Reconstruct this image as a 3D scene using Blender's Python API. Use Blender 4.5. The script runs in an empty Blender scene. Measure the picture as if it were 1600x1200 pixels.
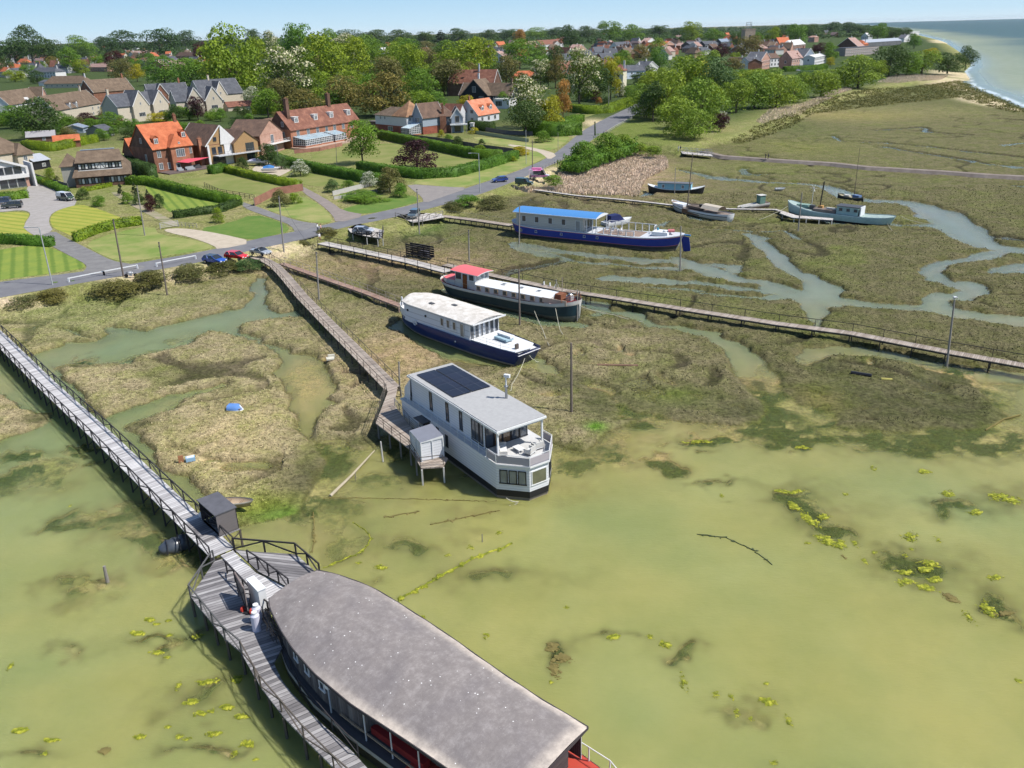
import bpy, bmesh, math, random
import numpy as np
from mathutils import Vector, Matrix
SC = bpy.context.scene
COL = SC.collection
R = math.radians
# ---------------- camera ----------------
F, ROLL, HY, CH = 1294.0, R(1.5), 48.0, 40.0
TH = math.atan((600 - HY) / F)
_c, _s = math.cos(TH), math.sin(TH)
FW = Vector((0, _c, -_s)); R0 = Vector((1, 0, 0)); U0 = Vector((0, _s, _c))
RT = math.cos(ROLL) * R0 - math.sin(ROLL) * U0
UP = math.cos(ROLL) * U0 + math.sin(ROLL) * R0
cd = bpy.data.cameras.new('camera'); cam = bpy.data.objects.new('camera', cd); COL.objects.link(cam)
cd.sensor_fit = 'HORIZONTAL'; cd.sensor_width = 36; cd.lens = 36 * F / 1600
cd.clip_start = 1; cd.clip_end = 60000
cam.matrix_world = Matrix(((RT.x, UP.x, -FW.x, 0), (RT.y, UP.y, -FW.y, 0), (RT.z, UP.z, -FW.z, CH), (0, 0, 0, 1)))
SC.camera = cam
def P(u, v, z=0.0):
    """the point at height z that the photograph shows at (u, v)"""
    d = FW + RT * ((u - 800) / F) - UP * ((v - 600) / F)
    t = (z - CH) / d.z
    return Vector((d.x * t, d.y * t, z))
def mpp(p):  # metres per photo pixel there
    return (Vector((p[0], p[1], p[2] - CH)).dot(FW)) / F
def hpx(u, v, n, z=2.0):  # height in metres of something n photo pixels tall standing at u, v
    p = P(u, v, z)
    return n * mpp(p) / math.cos(math.atan2(CH - z, p.y)) 
# ---------------- light ----------------
SUN = Vector((0.97, -0.26, 0)).normalized() * math.cos(R(54)) + Vector((0, 0, math.sin(R(54))))
w = bpy.data.worlds.new('World'); SC.world = w; w.use_nodes = True
nt = w.node_tree; bg = nt.nodes['Background']
sky = nt.nodes.new('ShaderNodeTexSky'); sky.sky_type = 'NISHITA'; sky.sun_disc = False
sky.sun_elevation = R(54); sky.sun_rotation = math.atan2(SUN.x, SUN.y)
sky.air_density = 1.0; sky.dust_density = 0.35; sky.ozone_density = 2.2; sky.altitude = 0
nt.links.new(sky.outputs[0], bg.inputs[0]); bg.inputs[1].default_value = 0.115
sl = bpy.data.lights.new('sun', 'SUN'); sl.energy = 4.9; sl.angle = R(0.6); sl.color = (1, 0.955, 0.88)
so = bpy.data.objects.new('sun', sl); COL.objects.link(so)
so.rotation_euler = SUN.to_track_quat('Z', 'Y').to_euler()
vs = SC.view_settings; vs.view_transform = 'Standard'; vs.look = 'None'; vs.gamma = 1; vs.exposure = 0.42
SC.render.resolution_x = 1024; SC.render.resolution_y = 768
cy = SC.cycles; cy.max_bounces = 5; cy.diffuse_bounces = 2; cy.glossy_bounces = 2; cy.transparent_max_bounces = 8
cy.transmission_bounces = 2; cy.volume_bounces = 0
# ---------------- materials ----------------
MATS = {}
def lin(c):
    if isinstance(c, str):
        c = [int(c[i:i + 2], 16) / 255 for i in (0, 2, 4)]
        c = [(x / 12.92 if x < 0.04045 else ((x + 0.055) / 1.055) ** 2.4) for x in c]
    return (c[0], c[1], c[2], 1)
class NT:
    def __init__(s, name):
        s.m = bpy.data.materials.new(name); s.m.use_nodes = True; s.t = s.m.node_tree; s.b = s.t.nodes['Principled BSDF']
    def n(s, ty, **k):
        q = s.t.nodes.new(ty)
        for a, b in k.items(): setattr(q, a, b)
        return q
    def l(s, a, b): s.t.links.new(a, b)
    def noise(s, scale, detail=3, rough=0.6, vec=None):
        q = s.n('ShaderNodeTexNoise'); q.inputs['Scale'].default_value = scale; q.inputs['Detail'].default_value = detail
        q.inputs['Roughness'].default_value = rough
        s.l(vec if vec is not None else s.co(), q.inputs['Vector']); return q.outputs['Fac']
    def co(s):
        if not hasattr(s, '_co'): s._co = s.n('ShaderNodeTexCoord').outputs['Object']
        return s._co
    def world(s): return s.n('ShaderNodeNewGeometry').outputs['Position']
    def ramp(s, fac, stops):
        q = s.n('ShaderNodeValToRGB'); e = q.color_ramp.elements
        while len(e) < len(stops): e.new(0.5)
        for i, (p, c) in enumerate(stops): e[i].position = p; e[i].color = lin(c)
        s.l(fac, q.inputs[0]); return q.outputs[0]
    def mix(s, a, b, fac, mode='MIX'):
        q = s.n('ShaderNodeMix', data_type='RGBA', blend_type=mode)
        for v, i in ((a, 6), (b, 7), (fac, 0)):
            if hasattr(v, 'links'): s.l(v, q.inputs[i])
            else: q.inputs[i].default_value = v if i == 0 else lin(v)
        return q.outputs[2]
    def math(s, op, a, b=0.5):
        q = s.n('ShaderNodeMath', operation=op)
        for v, i in ((a, 0), (b, 1)):
            if hasattr(v, 'links'): s.l(v, q.inputs[i])
            else: q.inputs[i].default_value = v
        return q.outputs[0]
    def bump(s, h, st=0.5, dist=0.05):
        q = s.n('ShaderNodeBump'); q.inputs['Strength'].default_value = st; q.inputs['Distance'].default_value = dist
        s.l(h, q.inputs['Height']); s.l(q.outputs[0], s.b.inputs['Normal'])
    def set(s, col=None, rough=0.8, spec=0.3, metal=0):
        if col is not None:
            if hasattr(col, 'links'): s.l(col, s.b.inputs['Base Color'])
            else: s.b.inputs['Base Color'].default_value = lin(col)
        s.b.inputs['Roughness'].default_value = rough; s.b.inputs['Specular IOR Level'].default_value = spec
        s.b.inputs['Metallic'].default_value = metal; return s.m
def M(kind, *cols, rough=0.8, scale=1.0, var=0.25, metal=0.0, spec=0.3):
    """cached procedural material: paint (faint mottling), wood (planks across local X), brick, tile, roofing"""
    key = (kind,) + cols + (rough, scale, var, metal)
    if key in MATS: return MATS[key]
    t = NT(kind + '_' + str(len(MATS)))
    c0 = cols[0]; c1 = cols[1] if len(cols) > 1 else None
    def shade(c, k):
        l = lin(c); return (min(1, l[0] * k), min(1, l[1] * k), min(1, l[2] * k))
    if kind == 'paint':
        n = t.noise(1.3 * scale, 4); n2 = t.noise(9 * scale, 3)
        col = t.mix(shade(c0, 1 - var), shade(c0, 1 + var * 0.4), n)
        col = t.mix(col, shade(c0, 0.72), t.math('MULTIPLY', t.math('GREATER_THAN', n2, 0.66), 0.5))
        m = t.set(col, rough, spec, metal)
    elif kind == 'wood':
        w_ = t.n('ShaderNodeTexWave', bands_direction='X'); w_.inputs['Scale'].default_value = 2.2 * scale; w_.inputs['Distortion'].default_value = 0.3
        t.l(t.co(), w_.inputs['Vector'])
        mp = t.n('ShaderNodeMapping'); mp.inputs['Scale'].default_value = (9 * scale, 0.6 * scale, 9 * scale); t.l(t.co(), mp.inputs[0])
        n = t.noise(1, 4, 0.7, mp.outputs[0]); n2 = t.noise(0.9 * scale, 3)
        col = t.ramp(n, [(0.3, shade(c0, 0.55)), (0.5, c0), (0.75, c1 or shade(c0, 1.35))])
        col = t.mix(col, shade(c0, 0.4), t.math('MULTIPLY', t.math('LESS_THAN', w_.outputs['Fac'], 0.12), 0.85))
        col = t.mix(col, shade(c0, 0.7), t.math('MULTIPLY', n2, 0.5))
        m = t.set(col, rough, 0.15)
    elif kind in ('brick', 'tile'):
        n = t.noise(0.5 * scale, 4, 0.7); n2 = t.noise(3.5 * scale, 3, 0.7)
        col = t.ramp(n, [(0.3, shade(c0, 0.7)), (0.5, c0), (0.7, c1 or shade(c0, 1.25))])
        col = t.mix(col, shade(c0, 0.5), t.math('MULTIPLY', t.math('SUBTRACT', n2, 0.45), 1.6 if kind == 'tile' else 1.0))
        # courses run level: bands along z
        sp = t.n('ShaderNodeSeparateXYZ'); t.l(t.co(), sp.inputs[0])
        fr = t.math('FRACT', t.math('MULTIPLY', sp.outputs[2], 4.0 if kind == 'tile' else 6.0))
        col = t.mix(col, shade(c0, 0.45), t.math('MULTIPLY', t.math('LESS_THAN', fr, 0.22), 0.35))
        t.bump(fr, 0.3, 0.03)
        m = t.set(col, rough, 0.15)
    elif kind == 'clad':   # painted weatherboard, level boards
        sp = t.n('ShaderNodeSeparateXYZ'); t.l(t.co(), sp.inputs[0])
        fr = t.math('FRACT', t.math('MULTIPLY', sp.outputs[2], 5.0 * scale))
        n = t.noise(1.1, 4)
        col = t.mix(shade(c0, 1 - var), shade(c0, 1.05), n)
        col = t.mix(col, shade(c0, 0.5), t.math('MULTIPLY', t.math('LESS_THAN', fr, 0.14), 0.6))
        m = t.set(col, rough, 0.3)
    elif kind == 'glass':
        m = t.set(c0, 0.08, 0.9)
        n = t.noise(0.7, 2)
        t.l(t.mix(shade(c0, 0.5), shade(c0, 1.7), n), t.b.inputs['Base Color'])
    elif kind == 'car':
        m = t.set(c0, 0.25, 0.6, 0.1); t.b.inputs['Coat Weight'].default_value = 0.6
    MATS[key] = m
    return m
# ---------------- mesh building ----------------
class MB:
    def __init__(s): s.v = []; s.f = []; s.m = []; s.mats = []; s.smooth = False
    def mi(s, mat):
        if mat not in s.mats: s.mats.append(mat)
        return s.mats.index(mat)
    def add(s, vs, fs, mat):
        o = len(s.v); k = s.mi(mat); s.v += [tuple(p) for p in vs]
        for f in fs: s.f.append(tuple(i + o for i in f)); s.m.append(k)
    def box(s, c, d, mat, rz=0.0):
        x, y, z = d[0] / 2, d[1] / 2, d[2] / 2; ca, sa = math.cos(rz), math.sin(rz)
        vs = []
        for k in (-z, z):
            for (i, j) in ((-x, -y), (x, -y), (x, y), (-x, y)): vs.append((c[0] + i * ca - j * sa, c[1] + i * sa + j * ca, c[2] + k))
        s.add(vs, [(3, 2, 1, 0), (4, 5, 6, 7), (0, 1, 5, 4), (1, 2, 6, 5), (2, 3, 7, 6), (3, 0, 4, 7)], mat)
    def bar(s, p, q, w, h, mat):
        p, q = Vector(p), Vector(q); d = (q - p)
        if d.length < 1e-6: return
        d.normalize(); a = Vector((0, 0, 1)) if abs(d.z) < 0.9 else Vector((0, 1, 0))
        sd = d.cross(a).normalized(); u = sd.cross(d).normalized()
        vs = []
        for e in (p, q):
            for (i, j) in ((-1, -1), (1, -1), (1, 1), (-1, 1)): vs.append(e + sd * (i * w / 2) + u * (j * h / 2))
        s.add(vs, [(0, 1, 2, 3), (7, 6, 5, 4), (0, 4, 5, 1), (1, 5, 6, 2), (2, 6, 7, 3), (3, 7, 4, 0)], mat)
    def tube(s, pts, r, mat, n=6):
        pts = [Vector(p) for p in pts]; rs = r if isinstance(r, (list, tuple)) else [r] * len(pts); vs = []
        for i, p in enumerate(pts):
            d = (pts[min(i + 1, len(pts) - 1)] - pts[max(i - 1, 0)]).normalized()
            a = Vector((0, 0, 1)) if abs(d.z) < 0.9 else Vector((0, 1, 0)); sd = d.cross(a).normalized(); u = sd.cross(d)
            for k in range(n):
                t = 2 * math.pi * k / n; vs.append(p + (sd * math.cos(t) + u * math.sin(t)) * rs[i])
        fs = [tuple(range(n))[::-1], tuple((len(pts) - 1) * n + k for k in range(n))]
        for i in range(len(pts) - 1):
            for k in range(n): fs.append((i * n + k, i * n + (k + 1) % n, (i + 1) * n + (k + 1) % n, (i + 1) * n + k))
        s.add(vs, fs, mat)
    def prism(s, poly, z0, z1, mat, top=None):
        n = len(poly); a = sum(poly[i][0] * poly[(i + 1) % n][1] - poly[(i + 1) % n][0] * poly[i][1] for i in range(n))
        if a < 0: poly = poly[::-1]
        vs = [(p[0], p[1], z0) for p in poly] + [(p[0], p[1], z1) for p in poly]
        s.add(vs, [(i, (i + 1) % n, n + (i + 1) % n, n + i) for i in range(n)] + [tuple(range(n))[::-1]], mat)
        s.add(vs[n:], [tuple(range(n))], top or mat)
    def loft(s, secs, mats, caps=None, closed=False):
        """secs: list of equal-length point rows; mats: one material or one per strip"""
        n = len(secs[0]); o = len(s.v)
        for r_ in secs: s.v += [tuple(p) for p in r_]
        cols = n if closed else n - 1
        for i in range(len(secs) - 1):
            for j in range(cols):
                s.f.append((o + i * n + j, o + i * n + (j + 1) % n, o + (i + 1) * n + (j + 1) % n, o + (i + 1) * n + j))
                s.m.append(s.mi(mats[j] if isinstance(mats, (list, tuple)) else mats))
        if caps: s.f.append(tuple(o + j for j in range(n))[::-1]); s.m.append(s.mi(caps)); s.f.append(tuple(o + (len(secs) - 1) * n + j for j in range(n))); s.m.append(s.mi(caps))
    def blob(s, c, r, mat, n=8, m=5, jit=0.0, rng=random):
        vs = [(c[0], c[1], c[2] + r[2])]
        for i in range(1, m):
            t = math.pi * i / m
            for k in range(n):
                a = 2 * math.pi * k / n; q = 1 + jit * (rng.random() - 0.5) * 2
                vs.append((c[0] + r[0] * math.sin(t) * math.cos(a) * q, c[1] + r[1] * math.sin(t) * math.sin(a) * q, c[2] + r[2] * math.cos(t) * q))
        vs.append((c[0], c[1], c[2] - r[2])); fs = []
        for k in range(n):
            fs.append((0, 1 + k, 1 + (k + 1) % n))
            for i in range(m - 2): fs.append((1 + i * n + k, 1 + (i + 1) * n + k, 1 + (i + 1) * n + (k + 1) % n, 1 + i * n + (k + 1) % n))
            fs.append((1 + (m - 2) * n + k, len(vs) - 1, 1 + (m - 2) * n + (k + 1) % n))
        s.add(vs, fs, mat)
    def mesh(s, name, smooth=False):
        me = bpy.data.meshes.new(name); me.from_pydata(s.v, [], s.f)
        for m in s.mats: me.materials.append(m)
        me.polygons.foreach_set('material_index', s.m)
        if smooth: me.polygons.foreach_set('use_smooth', [True] * len(s.f))
        me.update(); return me
    def build(s, name, parent=None, smooth=False):
        if not s.v: return None
        o = bpy.data.objects.new(name, s.mesh(name, smooth)); COL.objects.link(o)
        if parent is not None: o.parent = parent
        return o
def tag(o, label=None, cat=None, group=None, kind=None):
    if label: o['label'] = label
    if cat: o['category'] = cat
    if group: o['group'] = group
    if kind: o['kind'] = kind
    return o
def empty(name, loc, rz=0.0, label=None, cat=None, group=None):
    o = bpy.data.objects.new(name, None); COL.objects.link(o); o.location = loc; o.rotation_euler = (0, 0, rz)
    o.empty_display_size = 0.3
    return tag(o, label, cat, group)
def copy_tree(o, parent=None, label=None):
    c = o.copy(); COL.objects.link(c)
    if parent is not None: c.parent = parent
    if label: c['label'] = label
    for ch in KIDS.get(o.name, None) or [x for x in o.children]: copy_tree(ch, c)
    return c
KIDS = {}
def np_mesh(name, verts, faces, mat, attrs=None, smooth=True):
    me = bpy.data.meshes.new(name); nv, nf = len(verts), len(faces); k = faces.shape[1]
    me.vertices.add(nv); me.vertices.foreach_set('co', verts.astype(np.float32).ravel())
    me.loops.add(nf * k); me.loops.foreach_set('vertex_index', faces.astype(np.int32).ravel())
    me.polygons.add(nf); me.polygons.foreach_set('loop_start', np.arange(nf, dtype=np.int32) * k)
    me.update(calc_edges=True)
    if smooth: me.polygons.foreach_set('use_smooth', np.ones(nf, dtype=bool))
    for a, (ty, val) in (attrs or {}).items():
        at = me.attributes.new(a, ty, 'POINT')
        at.data.foreach_set('color' if ty == 'FLOAT_COLOR' else 'value', val.astype(np.float32).ravel())
    if mat: me.materials.append(mat)
    o = bpy.data.objects.new(name, me); COL.objects.link(o); return o
# ---------------- terrain ----------------
rs = np.random.RandomState(7); TAB = rs.rand(256, 256)
def vnoise(x, y):
    xi = np.floor(x).astype(np.int64); yi = np.floor(y).astype(np.int64); fx = x - xi; fy = y - yi
    fx = fx * fx * (3 - 2 * fx); fy = fy * fy * (3 - 2 * fy); a, b, c, d = xi & 255, yi & 255, (xi + 1) & 255, (yi + 1) & 255
    return (TAB[a, b] * (1 - fx) + TAB[c, b] * fx) * (1 - fy) + (TAB[a, d] * (1 - fx) + TAB[c, d] * fx) * fy
def fbm(x, y, sc, oc=4, g=0.55):
    t = 0; a = 1; n = 0; x = x / sc; y = y / sc
    for i in range(oc):
        t = t + a * vnoise(x + 17.3 * i, y + 9.1 * i); n += a; a *= g; ca, sa = 0.8, 0.6; x, y = (x * ca - y * sa) * 2, (x * sa + y * ca) * 2
    return t / n * 2 - 1      # about -1..1
def ss(a, b, x):
    t = np.clip((x - a) / (b - a), 0, 1); return t * t * (3 - 2 * t)
def W(pts, z=0.3): return np.array([tuple(P(u, v, z))[:2] for u, v in pts])
def sdf(X, Y, pts, pad=14.0, closed=True):
    """signed distance (positive inside) in metres to a polygon; for an open polyline the unsigned distance"""
    out = np.full(X.shape, -pad if closed else pad)
    lo, hi = pts.min(0) - pad, pts.max(0) + pad
    k = (X > lo[0]) & (X < hi[0]) & (Y > lo[1]) & (Y < hi[1])
    x, y = X[k], Y[k]
    if x.size == 0: return out
    d2 = np.full(x.shape, 1e12); ins = np.zeros(x.shape, bool); n = len(pts)
    for i in range(n if closed else n - 1):
        ax, ay = pts[i]; bx, by = pts[(i + 1) % n]; ex, ey = bx - ax, by - ay
        t = np.clip(((x - ax) * ex + (y - ay) * ey) / (ex * ex + ey * ey + 1e-9), 0, 1)
        d2 = np.minimum(d2, (x - ax - t * ex) ** 2 + (y - ay - t * ey) ** 2)
        if closed and ay != by:
            c = ((ay > y) != (by > y)) & (x < (bx - ax) * (y - ay) / (by - ay) + ax); ins ^= c
    d = np.sqrt(d2); out[k] = np.where(ins, d, -d) if closed else d
    return out
LAND = [(-700, 640), (-200, 515), (0, 482), (60, 469), (140, 458), (230, 441), (330, 423), (400, 404), (440, 399), (470, 392), (495, 374), (540, 369), (600, 366), (650, 352), (690, 338), (740, 322), (790, 303), (830, 290), (880, 268), (905, 250),
        (950, 232), (1000, 226), (1040, 233), (1060, 240), (1100, 226), (1160, 214), (1210, 198), (1255, 176), (1330, 152), (1420, 132), (1490, 122), (1520, 124), (1545, 134), (1600, 160), (1700, 212), (2300, 540), (2600, 540),
        (2600, 100), (1540, 112), (1528, 100), (1505, 82), (1480, 66), (1440, 56), (1400, 47), (1340, 40.5), (1000, 47), (400, 62), (-600, 92), (-1200, 120), (-1500, 640)]
SEA = [(1760, 222), (1680, 188), (1600, 158), (1570, 146), (1545, 138), (1532, 130), (1527, 122), (1519, 112), (1527, 103), (1526, 92), (1508, 81), (1492, 72), (1480, 64), (1444, 55), (1404, 46), (1330, 38.5), (1320, 34.8), (1600, 28), (3000, -8.5), (3000, 200), (2300, 380)]
# open water and its creeks (main sheet, traced on the photograph)
OPEN = [(-900, 1000), (-400, 480), (-200, 520), (0, 548), (40, 556), (60, 553), (100, 541), (97, 533), (120, 535), (145, 533), (165, 521), (163, 508), (185, 506), (225, 518), (262, 507), (292, 500), (335, 490), (377, 481), (389, 468), (386, 455), (397, 432), (414, 432), (416, 445), (413, 475), (436, 487), (454, 484), (462, 482), (478, 498),
        (455, 494), (420, 499), (385, 503), (372, 510), (380, 520), (400, 527), (437, 542), (455, 551), (482, 552), (500, 562), (507, 572), (520, 588), (526, 607), (514, 618), (527, 626), (511, 637), (500, 657), (498, 682), (525, 682), (548, 683), (575, 690), (592, 664), (608, 650), (640, 655), (700, 690),
        (780, 705), (850, 690), (872, 690), (900, 700), (935, 690), (950, 670), (990, 655), (960, 640), (942, 612), (905, 600), (870, 590), (840, 580), (820, 566), (790, 575), (740, 572), (700, 562), (660, 545), (635, 525), (612, 508), (625, 500), (700, 540), (800, 560), (860, 578), (905, 592), (955, 603), (972, 622), (985, 636), (1030, 640),
        (1060, 650), (1100, 655), (1150, 660), (1200, 650), (1215, 640), (1196, 600), (1172, 572), (1150, 548), (1110, 526), (1060, 515), (1018, 509), (1060, 506), (1120, 521), (1160, 543), (1190, 578), (1215, 603), (1226, 620), (1250, 640), (1280, 655), (1330, 665), (1400, 670), (1450, 665), (1520, 660), (1560, 650), (1530, 610), (1500, 600), (1460, 585),
        (1420, 575), (1360, 552), (1300, 552), (1284, 560), (1290, 572), (1330, 580), (1290, 580), (1270, 572), (1264, 555), (1290, 545), (1350, 544), (1420, 562), (1480, 575), (1600, 578), (1800, 600), (2300, 700), (2300, 1900), (-900, 2500)]
ISL = [[(91, 582), (100, 573), (125, 569), (160, 566), (200, 567), (207, 555), (250, 547), (300, 537), (297, 526), (310, 519), (345, 519), (375, 525), (400, 530), (420, 540), (434, 552), (440, 564), (436, 573), (425, 583), (443, 596), (451, 615), (450, 633), (458, 642), (470, 660), (480, 690), (472, 715), (463, 745), (452, 775), (440, 790), (410, 803), (375, 806), (350, 790), (300, 740), (260, 720), (205, 668), (208, 660), (240, 648), (272, 640), (272, 630), (290, 618), (325, 611), (350, 600), (345, 597), (300, 606), (260, 614), (220, 630), (185, 640), (160, 652)],
       [(-60, 600), (0, 610), (15, 610), (20, 620), (38, 633), (45, 645), (60, 650), (65, 660), (50, 668), (30, 675), (10, 682), (0, 692), (-60, 720)],
       [(878, 618), (905, 612), (930, 620), (948, 640), (940, 665), (905, 678), (880, 690), (866, 672), (850, 640), (852, 615)],
       [(1115, 622), (1180, 628), (1200, 640), (1180, 652), (1140, 648)]]
# creeks through the upper marsh: (points, half widths in metres)
CRK = [([(1018, 508), (1060, 511), (1110, 523), (1150, 545), (1175, 575), (1197, 601), (1220, 630), (1240, 645)], [1.0, 1.5, 2.0, 3.0, 4.6, 5.0, 6.5, 9]), ([(1292, 578), (1268, 566), (1272, 553), (1310, 546), (1350, 547), (1400, 559), (1450, 571), (1520, 586), (1600, 605)], [1.6, 3.4, 3.2, 2.2, 2.2, 3.0, 3.6, 6.0, 9]),
       ([(840, 575), (870, 588), (905, 598), (950, 610), (972, 634)], [1.6, 1.3, 1.4, 1.6, 2.4]), ([(1330, 628), (1400, 626), (1450, 632), (1500, 640)], [.6, 1.4, 1.6, 2.4]), ([(1290, 640), (1330, 634), (1380, 640)], [2.4, 1.6, 2.4]), ([(1040, 590), (1075, 612), (1110, 628), (1160, 645)], [.6, 1.2, 1.5, 2.2]),
       ([(1060, 265), (1090, 272), (1115, 278), (1150, 281), (1200, 285), (1250, 287), (1290, 291), (1312, 300), (1330, 310), (1360, 314), (1410, 315), (1440, 322), (1470, 334), (1490, 350), (1520, 372), (1550, 385), (1620, 396), (1700, 405)], [0.8, 2.5, 4, 4, 3, 3, 4, 5, 5, 4, 4.5, 6, 7.5, 8, 7, 5.5, 5, 5]),
       ([(1100, 280), (1125, 277), (1145, 281)], [1, 3.5, 1]), ([(1455, 348), (1440, 338), (1450, 330)], [1, 3, 1]), ([(1395, 353), (1440, 352), (1480, 352), (1500, 362)], [1, 3.5, 6, 6]),
       ([(1570, 392), (1530, 402), (1490, 408), (1462, 414), (1453, 424), (1462, 438), (1490, 447), (1512, 445), (1518, 455), (1500, 465), (1470, 462), (1462, 468), (1476, 482), (1500, 488)], [1.5, 2.5, 3, 3, 3.2, 3, 2.5, 2.6, 2.6, 3, 3.5, 3.5, 3.5, 4]),
       ([(1700, 508), (1600, 502), (1540, 494), (1500, 488), (1440, 482), (1390, 477), (1340, 473), (1300, 466), (1270, 462), (1250, 470), (1235, 462), (1190, 466), (1130, 462), (1090, 458)], [5, 5, 4.5, 4, 3.6, 3.2, 3.2, 3.5, 5, 3, 2.5, 1.4, 1.2, 0.6]),
       ([(1288, 470), (1290, 455), (1275, 440), (1250, 428), (1225, 412), (1210, 392), (1185, 374), (1170, 368)], [4.5, 4.5, 3.6, 3.4, 3, 3, 3, 1.2]),
       ([(1262, 470), (1278, 485), (1272, 498)], [4, 3, 2]), ([(1240, 462), (1210, 452), (1190, 447)], [2, 2, 1]),
       ([(1255, 455), (1215, 448), (1185, 440), (1150, 437), (1120, 428), (1100, 420), (1075, 410), (1060, 402)], [1.5, 2.0, 1.8, 2.5, 5, 4.5, 4, 2]),
       ([(1105, 412), (1140, 415), (1148, 424)], [1.5, 3, 2]), ([(1250, 460), (1150, 450), (1085, 441), (1020, 438), (960, 434), (935, 436)], [1.2, 1.6, 1.8, 2.2, 2.6, 0.6]),
       ([(1100, 455), (1060, 452), (1010, 447)], [0.6, 1.6, 0.8]),
       ([(1250, 372), (1220, 360), (1180, 362), (1100, 358), (1040, 355), (1010, 350)], [1, 0.7, 0.9, 0.9, 1.0, 0.6]),
       ([(1170, 366), (1190, 372)], [2, 3]), ([(1010, 352), (1028, 352), (1045, 346)], [1, 1.7, 0.5]), ([(990, 308), (1010, 305), (1018, 300)], [.5, 1.6, 1]),
       ([(905, 468), (930, 476), (950, 487), (985, 490), (1000, 497), (1020, 507), (1060, 511)], [1.5, 3, 1.2, 1.8, 1.4, 0.9, 0.8]), ([(905, 492), (925, 492), (945, 486)], [1, 1.3, 1]), ([(1100, 519), (1150, 541)], [1, 1.2]),
       ([(880, 592), (905, 598), (945, 610), (965, 630), (978, 645)], [0.8, 1.1, 1.2, 1.6, 2.5]), ([(1045, 592), (1075, 615), (1110, 628), (1150, 640), (1190, 650)], [0.5, 1, 1.3, 1.3, 1]),
       ([(1640, 222), (1600, 224), (1570, 227), (1555, 226)], [3, 3, 3, 1]), ([(1570, 229), (1620, 233)], [1.5, 3]), ([(1620, 262), (1590, 262), (1575, 260), (1545, 256)], [3, 2.5, 2.2, 0.6]), ([(1590, 290), (1640, 296)], [2, 5]),
       ([(1560, 424), (1590, 415), (1640, 410)], [1, 2.5, 4]), ([(1550, 427), (1610, 425)], [1, 2]), ([(730, 425), (780, 445), (840, 470)], [0.5, 1, 1.5]), ([(820, 390), (900, 408), (1000, 418), (1060, 420)], [.5, .9, 1.2, 1.6]),
       ([(800, 378), (805, 386), (860, 400)], [1.0, 2, 2]), ([(1265, 468), (1280, 520)], [0.6, 0.6]), ([(806, 382), (870, 392), (950, 402), (1010, 408), (1064, 408)], [2.0, 2.4, 2.5, 2.6, 3.4]), ([(700, 452), (760, 474), (840, 499), (903, 510)], [2.2, 3, 3, 2.4]), ([(636, 500), (680, 528), (760, 556), (820, 566)], [2.4, 4.6, 4.8, 4.2]), ([(1236, 336), (1300, 347), (1396, 352)], [1.4, 1.8, 2.4]), ([(1055, 330), (1100, 344), (1140, 347)], [1, 1.4, 1.2]), ([(90, 512), (115, 524), (140, 530)], [.3, .5, .5])]
DITCH = [[(1300, 211), (1315, 219), (1380, 222), (1440, 227), (1500, 234), (1600, 245)], [(1370, 203), (1437, 198)], [(1430, 204), (1470, 207), (1515, 210)], [(1430, 236), (1500, 247), (1545, 256)], [(1565, 185), (1610, 188)], [(1420, 235), (1380, 228)], [(780, 432), (800, 420), (850, 412), (880, 405)], [(1200, 270), (1164, 272), (1160, 262)], [(1530, 366), (1600, 374)], [(1450, 206), (1445, 199)]]
# low weedy beds under or just at the surface: (u, v, ru px, rv px, lift m)
BED = [(1180, 655, 70, 22, .36), (1100, 645, 60, 10, .34), (1220, 675, 60, 12, .34), (1120, 690, 55, 9, .3), (1030, 730, 34, 14, .42), (1230, 650, 30, 15, .2), (1300, 600, 95, 30, .42), (1400, 610, 110, 32, .42), (1460, 640, 110, 26, .34), (1520, 605, 60, 16, .2), (1400, 650, 80, 15, .2), (1300, 665, 40, 9, .45), (1360, 675, 28, 9, .3), (1480, 680, 100, 22, .24), (1580, 690, 60, 20, .24),
       (990, 640, 70, 14, .3), (1050, 625, 80, 18, .48), (1120, 635, 60, 14, .4), (940, 700, 50, 14, .2), (900, 730, 45, 16, .3), (960, 718, 30, 10, .3), (890, 690, 30, 12, .4), (930, 665, 40, 20, .35), (495, 735, 50, 38, .4), (470, 760, 46, 26, .42), (520, 780, 46, 18, .36), (555, 700, 26, 8, .2), (445, 800, 60, 14, .3), (420, 790, 50, 20, .38), (545, 800, 40, 20, .18), (540, 840, 26, 22, .16), (610, 745, 40, 12, .22),
       (700, 740, 40, 12, .14), (60, 735, 40, 18, .22), (15, 745, 30, 18, .34), (25, 715, 30, 9, .4), (115, 705, 30, 5, .42), (105, 695, 18, 5, .4), (140, 725, 20, 5, .32), (190, 745, 30, 12, .2), (190, 812, 50, 14, .22), (230, 835, 40, 16, .28), (110, 815, 40, 10, .26), (130, 825, 20, 8, .2), (290, 860, 50, 20, .25), (250, 880, 60, 18, .18), (90, 920, 30, 10, .12), (105, 965, 30, 12, .14), (85, 740, 12, 14, .2), (1165, 868, 2, 2, 0),
       (1250, 760, 90, 12, .1), (1330, 800, 80, 20, .12), (1440, 870, 90, 24, .14), (1560, 770, 60, 16, .16), (1550, 930, 60, 14, .14), (870, 890, 80, 16, .1), (240, 660, 20, 6, .3), (200, 560, 60, 5, .16), (260, 535, 30, 5, .18), (120, 563, 20, 5, .22), (1430, 590, 60, 16, .3), (1300, 625, 60, 18, .3), (640, 700, 30, 16, .2), (850, 600, 40, 10, .28), (1090, 710, 20, 5, .2), (1050, 700, 16, 5, .24), (760, 820, 60, 10, .1), (1500, 575, 60, 4, .3), (1580, 600, 40, 10, .14)]
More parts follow.
